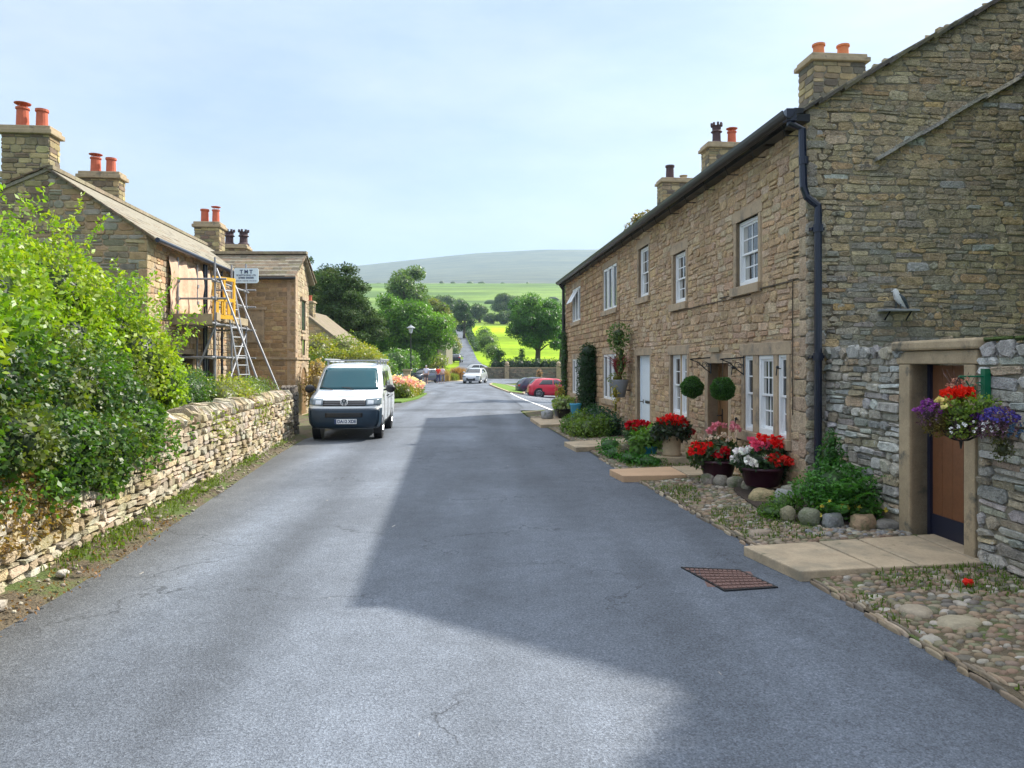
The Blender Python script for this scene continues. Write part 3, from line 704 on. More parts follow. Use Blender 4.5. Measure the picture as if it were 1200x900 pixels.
# stone corbels and dark gutter
mb = MB(); u = .3
while u < LEN: FR.box(mb, u, u+.09, EZ-.2, EZ-.08, .0, .16); u += .62
mb.build_each('gutter_bracket', 'dressed_stone', terr)
mb = MB(); u = .2
while u < LEN:
    mb.tube([FR.p(u, EZ-.3, .02), FR.p(u, EZ-.3, .2), FR.p(u, EZ-.12, .26)], .009, 5); u += 1.05
mb.build_each('gutter_hook', 'black_iron', terr)
mb = MB(); n = 7; pts0 = [(math.cos(math.pi+math.pi*i/n)*.095, math.sin(math.pi+math.pi*i/n)*.1) for i in range(n+1)]
for A, B in ((-.14, LEN+.12),):
    vs = [FR.p(A, EZ-.08+b, .31+a) for a, b in pts0]+[FR.p(B, EZ-.08+b, .31+a) for a, b in pts0]
    vs += [FR.p(A, EZ-.08+b*.85, .31+a*.85) for a, b in pts0]+[FR.p(B, EZ-.08+b*.85, .31+a*.85) for a, b in pts0]; k = n+1
    mb.add(vs, [(i, i+1, k+i+1, k+i) for i in range(n)]+[(2*k+i, 2*k+i+1, 3*k+i+1, 3*k+i) for i in range(n)]+[(i, i+1, 2*k+i+1, 2*k+i) for i in range(n)]+[(k+i, k+i+1, 3*k+i+1, 3*k+i) for i in range(n)])
FR.box(mb, -.1, LEN+.1, EZ-.2, EZ-.1, .0, .2); FR.box(mb, -.12, LEN+.1, EZ-.1, EZ-.03, .1, .225); mb.build('gutter', 'black_iron', terr)
dp = MB(); g0 = FR.p(-.1, EZ-.12, .3); 
g0 = FR.p(-.06, EZ-.12, .26); path = [g0, g0-Vector((0, 0, .1)), FR.p(-.08, EZ-.3, .1), FR.p(-.08, 4.25, .08), FR.p(-.09, 4.12, .04), GF.p(.1, 4.0, .12), GF.p(.1, 3.88, .12), GF.p(.1, .25, .12), GF.p(.1, .1, .2)]
dp.tube(path, .05, 10)
for z in (4.6, 3.7, 2.0): p = GF.p(.1, z, .12) if z < 4 else FR.p(-.08, z, .08); dp.lathe(p-Vector((0, 0, .05)), [(.065, 0), (.065, .1)], 10)
for z in (2.0, 3.7): GF.box(dp, .02, .2, z-.02, z+.02, .0, .1)
dp.box(g0+Vector((0, 0, .0)), (.13, .13, .16)); dp.build('downpipe', 'pipe_blue', terr, smooth=False)
dp = MB(); q = FR.p(LEN-.03, 0, .1); dp.tube([Vector((q.x, q.y, EZ-.15)), Vector((q.x, q.y, .1))], .06, 8); dp.tube([FR.p(LEN-.03, EZ-.1, .3), Vector((q.x, q.y, EZ-.4))], .05, 8); dp.build('downpipe', 'black_iron', terr)
# chimneys
def pot(par, c, r, h, kind, m):
    mb = MB(); c = Vector(c)
    if kind == 'plain': mb.lathe(c, [(r*1.05, 0), (r, .05), (r*.92, h*.86), (r*1.12, h*.88), (r*1.12, h), (r*.85, h), (r*.8, h*.6)], 14)
    elif kind == 'cowl':
        mb.lathe(c, [(r*1.1, 0), (r, .05), (r*.9, h*.7), (r*1.08, h*.72), (r*1.08, h*.78), (r*.7, h*.78), (r*.7, h*.7)], 14)
        for k in range(4): a = k*math.pi/2; mb.tube([c+Vector((r*.8*math.cos(a), r*.8*math.sin(a), h*.76)), c+Vector((r*.8*math.cos(a), r*.8*math.sin(a), h*.93))], .012, 4)
        mb.lathe(c, [(r*1.25, h*.92), (r*1.3, h*.95), (r*.3, h), (.01, h*1.01)], 14)
    else:                                            # crowned pot
        mb.lathe(c, [(r*1.2, 0), (r*1.2, h*.1), (r*.85, h*.2), (r*.8, h*.55), (r*1.15, h*.6), (r*.85, h*.68), (r*.9, h*.85), (r*1.1, h*.86), (r*.8, h*.86)], 12)
        for k in range(8): a = k*math.pi/4; mb.box(c+Vector((r*math.cos(a), r*math.sin(a), h*.93)), (r*.35, r*.35, h*.14), rz=a)
    return mb.build('chimney_pot', m, par, smooth=False)
def chimney(par, fr, u0, u1, d0, d1, z0, z1, pal, pots, cap=.16, m='left_stone', capm='ochre_stone', over=.09):
    core = MB(); fr.box(core, u0+.01, u1-.01, z0, z1, d0+.01, d1-.01); st = core.build('chimney', 'mortar_grey', par); mb = MB()
    for f2, w_ in ((Frame(fr.p(u0, 0, d1)[:2], fr.a[:2], fr.n[:2]), u1-u0), (Frame(fr.p(u0, 0, d0)[:2], fr.n[:2], (-fr.a)[:2]), d1-d0), (Frame(fr.p(u1, 0, d0)[:2], fr.n[:2], fr.a[:2]), d1-d0), (Frame(fr.p(u0, 0, d0)[:2], fr.a[:2], (-fr.n)[:2]), u1-u0)):
        stonework(mb, f2, lambda z: (0, w_), z0, z1-.01, [], (.12, .2), (.2, .45), pal, (.006, .02), gap=.014, wave=.004)
    mb.build('chimney_stones', m, st)
    cp = MB(); fr.box(cp, u0-over, u1+over, z1, z1+cap*.55, d0-over, d1+over); fr.box(cp, u0-over*.4, u1+over*.4, z1+cap*.55, z1+cap, d0-over*.4, d1+over*.4)
    cp.build('chimney_cap', capm, st, bevel=.02)
    for (u, d, r, h, k, mm) in pots: pot(st, fr.p(u, z1+cap-.02, d), r, h, k, mm)
    return st
pc = palette([(.33, .26, .14), (.25, .2, .12), (.38, .3, .17), (.15, .13, .1)], .2)
def chim(px0, px1, pyt, pots, dep=.75, capz=.2):
    """stack on the terrace ridge between two photo columns"""
    pm = (px0+px1)/2; Y = (CF+MID)/((pm-CX)/F+.0862); u = (Y-9.94)*SC; hw = (px1-px0)/2/F*Y-.05; zt = H+(CY-pyt)/F*Y-capz
    chimney(rf, FR, u-dep/2, u+dep/2, -MID-hw, -MID+hw, RZ-.6, zt, pc, [(u, -MID+a*hw, r, h, k, mm) for a, r, h, k, mm in pots], cap=capz)
chim(949, 1018, 62, [(.5, .14, .38, 'plain', 'pot_orange'), (-.45, .14, .38, 'plain', 'pot_orange')])
chim(828, 880, 166, [(.42, .17, .75, 'crown', 'pot_dark'), (-.35, .15, .62, 'cowl', 'pot_red')])
chim(774, 818, 208, [(.4, .17, .6, 'plain', 'pot_dark'), (-.4, .15, .2, 'plain', 'stone_pot')])
# tufts of weed growing at the far chimney
# bird ornament on its slate shelf
p = GF.p(1.22, 2.65, 0)
BU = (at(1048, 362, 10.04)-Vector((*FO, 0))).dot(GF.a); BZ = H+(CY-363)/F*10.04
sh = thing('wall_shelf', 'small grey slate shelf fixed high on the grey gable wall above the garden wall', 'shelf', GF.p(BU, BZ, .1)); mb = MB()
GF.box(mb, BU-.24, BU+.24, BZ-.03, BZ, .0, .2); mb.build('shelf_board', 'lead', sh, bevel=.006)
mb = MB()
for q in (-.15, .15): mb.tube([GF.p(BU+q, BZ-.03, .15), GF.p(BU+q, BZ-.14, .03)], .012, 5)
mb.build_each('bracket', 'black_iron', sh)
def skin(name, V, E, rad, m, parent, sub=2, flat=None, **pr):
    me = bpy.data.meshes.new(name); off = WL[parent.name] if parent else Vector()
    me.from_pydata([tuple(Vector(v)-off) for v in V], E, []); me.materials.append(MATS[m]); o = link(name, me, parent, **pr)
    me.skin_vertices or o.modifiers.new('s', 'SKIN')
    md = o.modifiers.get('s') or o.modifiers.new('s', 'SKIN'); md.use_smooth_shade = True
    if not me.skin_vertices: bpy.context.view_layer.objects.active = o
    if me.skin_vertices:
        for i, r in enumerate(rad): me.skin_vertices[0].data[i].radius = (r, r) if isinstance(r, (int, float)) else r
        me.skin_vertices[0].data[0].use_root = True
    s = o.modifiers.new('sub', 'SUBSURF'); s.levels = sub; s.render_levels = sub; return o
bt = thing('bird_figure', 'small white-breasted dark-winged bird figure standing on the slate shelf', 'bird ornament', GF.p(BU, BZ, .1))
mb = MB()
def bp(u, z, d=0): return GF.p(BU+u, BZ+z, .1+d)
mb.tube([bp(.12, .02), bp(.08, .05), bp(.03, .11), bp(-.01, .16), bp(-.035, .21), bp(-.045, .25), bp(-.05, .275)], [.006, .03, .05, .052, .04, .034, .012], 10)
mb.tube([bp(-.06, .245), bp(-.105, .235)], [.014, .003], 6)
mb.build('body', 'bird_white', bt, smooth=True); mb = MB()
for s in (-1, 1): mb.tube([bp(-.01, .2, .035*s), bp(.04, .14, .045*s), bp(.1, .05, .03*s), bp(.14, .01, .01*s)], [.012, .03, .02, .005], 8)
mb.build_each('wing', 'bird_dark', bt, smooth=True); mb = MB()
for s in (-.02, .02): mb.tube([bp(.0+s, .1, s), bp(-.005+s, .0, s)], .007, 5)
mb.build_each('leg', 'bird_dark', bt)

# ------------------------------------------------------------------ garden wall with doorway
GWd = Vector((-.05, 1, 0)).normalized()
GO = (4.72+.0-.05*2.5, 2.5)                          # near end (outside the frame)
GW = Frame(GO, (-.05, 1), (-1, -.05)); 
def gy(y): return (y-2.5)*math.sqrt(1+.05**2)
GL = gy(9.97); gw = thing('garden_wall', 'grey rubble garden wall with a stone-framed doorway at the near end of the terrace', 'garden wall', (4.6, 6, 0))
DA, DB = gy(7.13), gy(8.02); DZ = 1.9
mb = MB(); mortar(mb, GW, 0, GL, -.1, 1.98, [(DA, DB, -.1, 2.0)], 0, .4); mb.build('wall', 'mortar_grey', gw)
pgw = palette([(.42, .4, .34), (.36, .35, .31), (.46, .43, .36), (.3, .3, .28), (.38, .32, .23), (.52, .52, .49), (.41, .33, .22), (.35, .33, .27), (.48, .46, .42)], .22)
hg = [(DA-.19, DB+.2, -1, 3)]
mb = MB(); stonework(mb, GW, lambda z: (0, GL), -.02, 1.97, hg, (.07, .15), (.15, .48), pgw, (.015, .05), back=-.02, gap=.014, jit=.014, wave=.03, split=.3, round_=.45)
mb.build('wall_stones', 'garden_stone', gw)
mb = MB(); u = 0
while u < GL-.1:
    w_ = random.uniform(.14, .3); w_ = min(w_, GL-u); h = random.uniform(.11, .17)
    if not (DA-.25 < u+w_/2 < DB+.2):
        c = vary(random.choice([(.36, .36, .33), (.3, .3, .28), (.4, .36, .28)]), .15); f2 = GW
        stone(mb, f2, u+.005, u+w_-.005, 1.97, 1.97+h, -.0, .05, c, .02, .6); mb.box(GW.p(u+w_/2, 1.97+h*.45, -.2), (.42, w_-.015, h*.85), rz=.05, col=c, ry=random.uniform(-.05, .05))
    u += w_
mb.build('coping', 'garden_stone', gw)
mb = MB()
GW.box(mb, DB, DB+.2, -.05, DZ, -.3, .03); GW.box(mb, DA-.16, DA, -.05, DZ, -.3, .03)
GW.box(mb, DA-.2, DB+.24, DZ+.003, DZ+.14, -.32, .035); jb = mb.build('door_surround', 'ochre_stone', gw, bevel=.012)
mb = MB(); GW.box(mb, DA-.24, DB+.27, DZ+.145, DZ+.25, -.36, .08); mb.build('door_coping', 'ochre_stone', gw, bevel=.025, label='mossy flat stone slab over the doorway')
mb = MB(); n = 5
for i in range(n): GW.box(mb, lerp(DA, DB-.05, i/n)+.002, lerp(DA, DB-.05, (i+1)/n)-.002, .3, DZ-.01, -.26+(.004 if i % 2 else 0), -.2)
gd = mb.build('garden_door', 'brown_door', gw, bevel=.003)
mb = MB(); GW.box(mb, DA, DB-.05, .07, .3, -.25, -.19); mb.build('kick_board', 'dark_paint', gd)
mb = MB(); GW.box(mb, DB-.05, DB-.003, .06, DZ-.005, -.28, -.17); mb.build('door_frame', 'dark_paint', gw)
mb = MB(); mb.ball(GW.p(DA+.1, 1.0, -.18), .03); GW.box(mb, DA+.07, DA+.13, .93, 1.1, -.2, -.19); mb.build('door_handle', 'black_iron', gd)
mb = MB()
for i in range(26):
    u = random.uniform(DA-.9, DA-.2); mb.ball(GW.p(u, 2.13, random.uniform(-.25, 0)), (.06, .08, .022), vary((.13, .15, .02), .2), 8, 4, .2)
mb.build('moss_patch', 'moss', gw)

# ------------------------------------------------------------------ flagstone paths, cobbles, beds
def slab(pts, z, th, m, **pr):
    mb = MB(); mb.prism([Vector((x, y, z-th)) for x, y in pts], Vector((0, 0, th))); return mb.build('flagstone_path', m, kind='structure', bevel=.012, **pr)
def flags(corners, cuts, z=.085, th=.1, mats=('flag_stone',)):
    """corners: road-near, road-far, wall-far, wall-near"""
    a, b, c, d = [Vector((*p, 0)) for p in corners]
    for i, (t0, t1) in enumerate(zip(cuts, cuts[1:])):
        g = .006; q = [a.lerp(d, t0+g), b.lerp(c, t0+g), b.lerp(c, t1-g), a.lerp(d, t1-g)]
        slab([p[:2] for p in q], z, th, mats[i % len(mats)])
flags([(2.52, 6.52), (2.30, 7.42), (4.62, 7.98), (4.62, 6.86)], [0, .36, .56, .86, 1], .085, .12)
flags([(1.78, 12.0), (1.66, 12.75), (3.75, 13.4), (3.75, 12.2)], [0, .55, 1], .1, .12, ('flag_orange', 'flag_stone'))
flags([(1.38, 16.1), (1.2, 17.3), (3.2, 18.3), (3.3, 17.0)], [0, .5, 1], .1, .14)
flags([(.85, 22.2), (.6, 25), (2.5, 25), (2.7, 22.8)], [0, 1], .1, .12)
GYf = lambda y: CF-.0862*y
def XWALL(y): return (4.72-.05*y) if y < 9.96 else GYf(y)
SL = [([(2.45, 6.48), (2.25, 7.47), (4.7, 8.05), (4.7, 6.8)]), ([(1.7, 11.9), (1.6, 12.85), (3.8, 13.5), (3.8, 12.1)]), ([(1.3, 16.0), (1.15, 17.4), (3.3, 18.4), (3.3, 16.9)]), ([(.8, 22.1), (.55, 25.1), (2.6, 25.1), (2.8, 22.7)])]
def inside(p, poly):
    r = False; j = len(poly)-1
    for i in range(len(poly)):
        (xi, yi), (xj, yj) = poly[i], poly[j]
        if (yi > p[1]) != (yj > p[1]) and p[0] < (xj-xi)*(p[1]-yi)/(yj-yi)+xi: r = not r
        j = i
    return r
BED1 = [(3.25, 8.5), (3.15, 9.2), (3.25, 10.4), (3.4, 11.6), (3.9, 11.6), (4.3, 10.3), (4.4, 8.25), (3.5, 8.3)]   # rockery bed at the corner
xs = [(lambda y, t=t: lerp(XR(y)+.05, XWALL(y)+.3, t)) for t in np.linspace(0, 1, 8)]
grid_mesh('verge', xs, list(np.arange(-6, 30.5, .5)), lambda x, y: .012+.05*sstep(0, .6, (x-XR(y))/(XWALL(y)-XR(y)))+.006*math.sin(x*9+y*7), lambda x, y: (1, 1, 1), 'dirt', kind='structure')
def zv(x, y): return .012+.05*sstep(0, .6, (x-XR(y))/(XWALL(y)-XR(y)))
cols = [(.24, .185, .125), (.19, .145, .105), (.27, .22, .155), (.16, .14, .115), (.22, .155, .1), (.34, .31, .26), (.13, .12, .095), (.2, .135, .09), (.2, .18, .11), (.15, .15, .09), (.25, .19, .125)]
mb = MB(); y = 2.6
def cob(x, y, rx, ry, h, rz, c, z0):
    n = 8; vs = []; fs = []; ca, sa = math.cos(rz), math.sin(rz)
    for sc, hh_ in ((1, -.02), (.97, h*.35), (.78, h*.8), (.4, h)):
        for k in range(n):
            a = 2*math.pi*k/n; q = 1+random.uniform(-.1, .1); xx, yy = rx*sc*q*math.cos(a), ry*sc*q*math.sin(a)
            vs.append((x+xx*ca-yy*sa, y+xx*sa+yy*ca, z0+hh_))
    for i in range(3):
        for k in range(n): fs.append((i*n+k, i*n+(k+1) % n, (i+1)*n+(k+1) % n, (i+1)*n+k))
    fs.append(tuple(range(3*n, 4*n))); mb.add(vs, fs, c)
while y < 27:
    r = lerp(.034, .05, random.random()) if y < 7 else .045
    x = XR(y)+.12+random.uniform(0, .05); row_edge = True
    while x < XWALL(y)-.02:
        rr = r*random.uniform(.7, 1.35); yy = y+random.uniform(-.02, .02)
        rr *= 1.7 if random.random() < .035 and y < 9 else 1
        if not any(inside((x, yy), s) for s in SL) and not inside((x, yy), BED1) and not (13.6 < yy < 16 and x > 2.15) and not (18 < yy and x > XR(y)+1.1) and random.random() > .05:
            cob(x, yy, rr*1.05, rr*random.uniform(.5, .85), random.uniform(.018, .034), random.uniform(-.5, .5)+(1.2 if random.random() < .2 else 0), vary(random.choice(cols), .15), zv(x, yy)-.01)
        x += rr*1.75
    y += r*1.55
for x, y, rx, ry in ((3.23, 5.35, .2, .13), (3.05, 5.6, .12, .13), (3.6, 5.9, .13, .1), (2.75, 8.2, .16, .1), (3.7, 6.3, .12, .08), (4.0, 6.5, .16, .07)): cob(x, y, rx, ry, .055, .2, vary((.3, .25, .18), .08), .02)
y = 2.4                                              # edging: long thin stones set on edge along the road
while y < 15:
    l = random.uniform(.16, .34)
    if not any(inside((XR(y+l/2)+.07, y+l/2), s) for s in SL):
        for k in range(4 if y < 9 else 2): cob(XR(y+l/2)+.015+k*.032, y+l/2+random.uniform(-.1, .1), l*.5*random.uniform(.6, 1), .013, .02+.004*k, math.pi/2+.1, vary(random.choice([(.27, .21, .14), (.16, .135, .1), (.36, .3, .22), (.2, .16, .11)]), .15), .004)
    y += l*1.04
o = mb.build('cobbles', 'cobble', smooth=False, kind='structure'); smooth_angle(o)
P = []
for i in range(7500):
    y = random.uniform(3, 14); x = lerp(XR(y)+.08, XWALL(y)-.03, random.random())
    if math.sin(x*3.1+y*1.3)+math.sin(y*2.3-x*2) > .1 and not any(inside((x, y), s) for s in SL): P.append((x, y, zv(x, y)+.015))
P = np.array(P); V, f, c = join([blades(P, .045, (.09, .15, .02), .005, .7), leaves(P, .03, (.1, .15, .02), None, .7)])
np_mesh('moss_tufts', V, f, c, 'blade', kind='stuff', label='moss and grass tufts growing between the cobbles')
mb = MB(); mb.ball((3.76, 6.13, .1), (.045, .04, .03), (.7, .02, .01), 8, 5, .3); mb.ball((3.80, 6.16, .1), (.03, .03, .02), (.7, .02, .01), 8, 5, .3)
o = mb.build('fallen_flower', 'petal'); props(o, 'small red fallen flower head lying on the cobbles below the hanging basket', 'flower')
# rusty drain cover in the road
dr = thing('drain_cover', 'rusty square iron drain grating set in the asphalt by the near flagstone path', 'drain cover', (2.0, 6.55, .02))
cs = [Vector(p) for p in ((1.66, 6.83, .016), (2.22, 6.88, .016), (2.2, 6.22, .016), (1.78, 6.15, .016))]
cs = [Vector((1.58, 6.95, -.006)), Vector((2.1, 6.86, -.006)), Vector((2.27, 6.33, -.008)), Vector((1.78, 6.22, -.006))]
a, b, c_, d = cs; mb = MB()
fr_ = MB(); mid = (a+b+c_+d)/4
for p, q in ((a, b), (b, c_), (c_, d), (d, a)):
    fr_.hexa([p, q, q.lerp(mid, .09), p.lerp(mid, .09)]+[v+Vector((0, 0, .012)) for v in (p, q, q.lerp(mid, .09), p.lerp(mid, .09))])
fr_.build('frame', 'black_iron', dr)
for i in range(12):
    for j in range(7):
        p0 = a.lerp(b, (i+.6)/12.4).lerp(d.lerp(c_, (i+.6)/12.4), (j+.75)/7.6); mb.box(p0+Vector((0, 0, .006)), (.034, .052, .012), rz=-.1)
mb.box(mid+Vector((0, 0, -.002)), (.46, .52, .01), rz=-.12); mb.build('grating', 'rust_iron', dr)
# ------------------------------------------------------------------ left: dry stone wall
LW_ = Frame((XW(-1), -1), (-.115, 1), (1, .115)); LK = math.sqrt(1+.115**2); LL = 20.3*LK
dw = thing('dry_stone_wall', 'sunlit tumbledown dry stone wall running along the left side of the road to the white van', 'dry stone wall', (XW(8)-.2, 8, 0))
pdw = palette([(.52, .44, .31), (.46, .38, .26), (.58, .51, .38), (.38, .31, .21), (.53, .43, .27), (.42, .37, .29), (.5, .46, .37)], .18)
mb = MB(); LW_.box(mb, 0, LL, -.1, .98, -.45, -.09); mb.build('wall_core', 'core_dark', dw)
mb = MB(); stonework(mb, LW_, lambda z: (0, LL), -.02, 1.0, [], (.055, .125), (.11, .36), pdw, (-.02, .05), back=-.12, gap=.016, jit=.016, wave=.04, split=.22, round_=.5)
BK = Frame(LW_.p(0, 0, -.48)[:2], LW_.a[:2], (-LW_.n)[:2])
stonework(mb, BK, lambda z: (0, LL), -.02, 1.0, [], (.1, .16), (.25, .5), pdw, (-.01, .03), back=-.1, gap=.014, jit=.014, wave=.03)
E_ = Frame(LW_.p(LL, 0, -.48)[:2], LW_.n[:2], LW_.a[:2]); stonework(mb, E_, lambda z: (0, .5), 0, 1.0, [], (.1, .16), (.2, .3), pdw, (.0, .04), back=-.1)
E_ = Frame(LW_.p(0, 0, -.48)[:2], LW_.n[:2], (-LW_.a)[:2]); stonework(mb, E_, lambda z: (0, .5), 0, 1.0, [], (.1, .16), (.2, .3), pdw, (.0, .04), back=-.1)
mb.build('wall_stones', 'dry_stone', dw)
def rock(mb, c, r, col, rz=0, n=9, m=6, rx=0):
    s = MB(); s.ball((0, 0, 0), 1, n=n, m=m); c = Vector(c); M = Matrix.Rotation(rz, 3, 'Z') @ Matrix.Rotation(rx, 3, 'Y'); ph = [random.uniform(0, 6) for _ in range(6)]; V = []
    for v in s.v:
        v = Vector(v); k = max(abs(v.x), abs(v.y), abs(v.z)); v = v.lerp(v/k*.8, .55)
        v *= 1+.1*math.sin(v.x*3+ph[0])*math.sin(v.y*3+ph[1])+.08*math.sin(v.z*5+ph[2]+v.x*4)+random.uniform(-.03, .03)
        V.append(c+M @ Vector((v.x*r[0], v.y*r[1], v.z*r[2])))
    mb.add(V, s.f, col)
mb = MB(); u = 0
while u < LL-.05:                                    # coping: flat stones set upright and leaning
    w_ = random.uniform(.07, .17); h = random.uniform(.2, .34); q = .0
    rock(mb, LW_.p(u+w_/2, .98+h*.38, -.22+random.uniform(-.03, .03)), (.27, w_*.62, h*.56), pdw(), rz=math.atan2(1, -.115)-math.pi/2+random.uniform(-.15, .15), n=8, m=5, rx=random.uniform(-.1, .1)); u += w_*.9
o = mb.build('coping', 'dry_stone', dw)
mb = MB()                                            # pier at the end of the wall
pr_ = thing('gate_pier', 'dark rough stone gate pier at the end of the dry stone wall beside the van', 'gate pier', (-5.95, 19.7, 0))
core = MB(); core.box((-5.92, 19.72, .6), (.34, .34, 1.2)); core.build('pier_core', 'core_dark', pr_)
for o_, a_, n_ in (((-6.12, 19.52), (1, 0), (0, -1)), ((-5.72, 19.52), (0, 1), (1, 0)), ((-5.72, 19.92), (-1, 0), (0, 1)), ((-6.12, 19.92), (0, -1), (-1, 0))):
    f2 = Frame(o_, a_, n_); stonework(mb, f2, lambda z: (0, .4), 0, 1.15, [], (.12, .2), (.14, .26), palette([(.12, .11, .1), (.17, .15, .12)], .2), (.0, .03), back=-.06)
for i in range(4): rock(mb, (-6.05+.09*i, 19.72, 1.22), (.06, .22, .14), (.14, .12, .1))
mb.build('pier_stones', 'dry_stone', pr_)
mb = MB()
for i in range(420):
    y = random.uniform(2.5, 18); x = lerp(XW(y)+.03, XL(y)+.05, random.random()**1.3); r = random.uniform(.008, .03); mb.ball((x, y, .05), (r, r*.8, r*.6), vary(random.choice([(.4, .35, .27), (.25, .21, .16)]), .2), 6, 4, .15)
props(mb.build('verge_gravel', 'dry_stone', smooth=True, kind='stuff'), 'small chips of stone scattered in the dirt below the dry stone wall')
# loose stones at the foot of the wall
for y, dx, r, c in ((6.5, .28, .05, (.45, .42, .36)), (8.6, .2, .07, (.35, .3, .25)), (8.9, .26, .04, (.4, .36, .3)), (5.6, .2, .08, (.4, .36, .3)), (10.9, .2, .05, (.38, .33, .25))):
    mb = MB(); rock(mb, (XW(y)+dx, y, .07), (r, r*1.2, r*.7), c)
    props(mb.build('loose_stone', 'dry_stone', smooth=True), 'small loose stone fallen at the foot of the dry stone wall', 'stone', 'loose stones at the foot of the wall')

# ------------------------------------------------------------------ left: farmhouse with scaffold, porch wing
ph_ = palette([(.47, .34, .19), (.4, .29, .17), (.52, .4, .25), (.34, .27, .18), (.48, .31, .17), (.38, .32, .23)], .16)
pgb = palette([(.31, .26, .16), (.26, .23, .16), (.35, .27, .15), (.23, .22, .17), (.3, .28, .22), (.36, .24, .13)], .18)
HX = -7.67; HO = (HX-.0862*18.9, 18.9)
fh = thing('farmhouse', 'stone farmhouse behind the left shrubs with two tall chimneys and stone slate roof', 'house', (HO[0], HO[1], 0))
HF = Frame(HO, (-.0862, 1), (1, .0862))
HG = Frame(HO, (-1, -.0862), (.0862, -1)); HL = 17.5; HM = 2.35; HD = 5.9; HE = 5.2; HR = 6.8
wins = [(2.2, 3.9, 3.25, 4.75), (2.4, 3.4, .9, 2.2), (4.6, 5.6, .1, 2.2)]
mb = MB(); mortar(mb, HF, 0, HL, -.2, HE, wins, 0, .4)
P = [HG.p(0, -.2, -.0), HG.p(HD, -.2), HG.p(HD, HE), HG.p(HM, HR), HG.p(0, HE)]; mb.prism(P, -HG.n*.4); mb.prism([p+HF.a*(HL-.4) for p in P], HF.a*.4)
BF2 = Frame(HG.p(HD, 0)[:2], HF.a[:2], (-HF.n)[:2]); mortar(mb, BF2, 0, HL, -.2, HE, [], 0, .4)
mb.build('wall', 'mortar_warm', fh)
mb = MB(); hh2 = [(a-.12, b+.12, c-.12, d+.18) for a, b, c, d in wins]
stonework(mb, HF, lambda z: (.2, 9.3), 0, HE, hh2, (.11, .18), (.2, .45), ph_, (.01, .035), gap=.014, wave=.015)
stonework(mb, HG, lambda z: (.02, HD) if z < HE else ((z-HE)/(HR-HE)*HM, HD-(z-HE)/(HR-HE)*HM), 0, HR-.06, [], (.11, .19), (.18, .55), pgb, (.01, .035), gap=.014, wave=.02)
z = 0
while z < HE-.05:
    h = min(random.uniform(.2, .34), HE-z); l = random.choice((.2, .42)); stone(mb, HF, -.02, l, z, z+h-.006, 0, .03, vary((.42, .33, .2), .12), .004, .12); stone(mb, HG, -.02, .62-l, z, z+h-.006, 0, .03, vary((.36, .26, .14), .12), .004, .12); z += h
mb.build('wall_stones', 'left_stone', fh)
mb = MB()
for a, b, c, d in wins:
    for u in (a-.11, b): HF.box(mb, u, u+.11, c, d, -.2, .03)
    HF.box(mb, a-.15, b+.15, d, d+.16, -.2, .035); HF.box(mb, a-.15, b+.15, c-.1, c, -.2, .06)
mb.build('window_surround', 'dressed_stone', fh)
mb = MB(); HF.box(mb, 4.6, 5.6, .1, 2.2, -.3, -.2); mb.build('door', 'dark_paint', fh)
mb = MB(); HF.box(mb, 2.4, 3.4, .9, 2.2, -.3, -.2); mb.build('pane', 'pane', fh)
mb = MB()
for s in (1, -1):
    e, r = (.22, -HM) if s == 1 else (-HD-.22, -HM)
    P = [HF.p(-.08, HE-.14, e), HF.p(-.08, HR-.04, r), HF.p(-.08, HR+.04, r), HF.p(-.08, HE-.06, e)]; mb.prism(P, HF.a*(HL+.16))
hr = mb.build('roof', 'mortar_grey', fh); slc = [(.14, .1, .066), (.11, .085, .06), (.17, .12, .08), (.09, .075, .06), (.15, .1, .06)]
slate_roof('roof_slates', hr, HF, -.1, HL+.1, .26, HE-.07, -HM, HR+.04, slc, wide=(.3, .7)); slate_roof('roof_slates', hr, HF, -.1, HL+.1, -HD-.26, HE-.07, -HM, HR+.04, slc, wide=(.5, .9), first=.5, last=.35)
mb = MB(); u = -.1
while u < HL: HF.box(mb, u, u+.56, HR+.0, HR+.1, -HM-.12, -HM+.12, vary((.26, .22, .15), .15)); u += .57
mb.build('ridge_tiles', 'left_stone', hr)
mb = MB(); mb.tube([HF.p(-.1, HE-.14, .3), HF.p(9.4, HE-.14, .3)], .065, 8); mb.build('gutter', 'pipe_blue', fh)
mb = MB()
for u in (3.3+1.0, 4.1, 5.9): mb.tube([HF.p(u, HE-.2, .12), HF.p(u, .1, .12)], .04, 7)
mb.build_each('downpipe', 'pipe_blue', fh)
pcl = palette([(.36, .29, .15), (.28, .23, .13), (.42, .35, .18), (.2, .15, .1)], .18)
CC = -2.92; chimney(hr, HF, -.03, .5, CC-.57, CC+.57, HR-1.6, 7.68, pcl, [(.22, CC-.2, .15, .68, 'cowl', 'pot_red'), (.22, CC+.27, .14, .5, 'plain', 'pot_red')], cap=.22)
uc = 4.15; chimney(hr, HF, uc-.23, uc+.23, CC-.57, CC+.57, HR-1.2, 7.55, pcl, [(uc, CC-.2, .15, .62, 'cowl', 'pot_red'), (uc, CC+.25, .14, .48, 'plain', 'pot_red')], cap=.22)
uc = 12.6; chimney(hr, HF, uc-.4, uc+.4, -HM-.5, -HM+.5, HR-1.2, 7.6, pcl, [(uc, -HM-.2, .16, .6, 'plain', 'pot_red'), (uc, -HM+.25, .15, .75, 'cowl', 'pot_red')], cap=.24)
uc = 16.3; chimney(hr, HF, uc-.4, uc+.4, -HM-.6, -HM+.6, HR-1.2, 7.3, pcl, [(uc, -HM-.25, .22, .75, 'crown', 'pot_dark'), (uc, -HM+.4, .22, .75, 'crown', 'pot_dark')], cap=.2)
mb = MB(); HF.box(mb, 1.2, 1.8, 4.4, 4.8, -.001, .02)
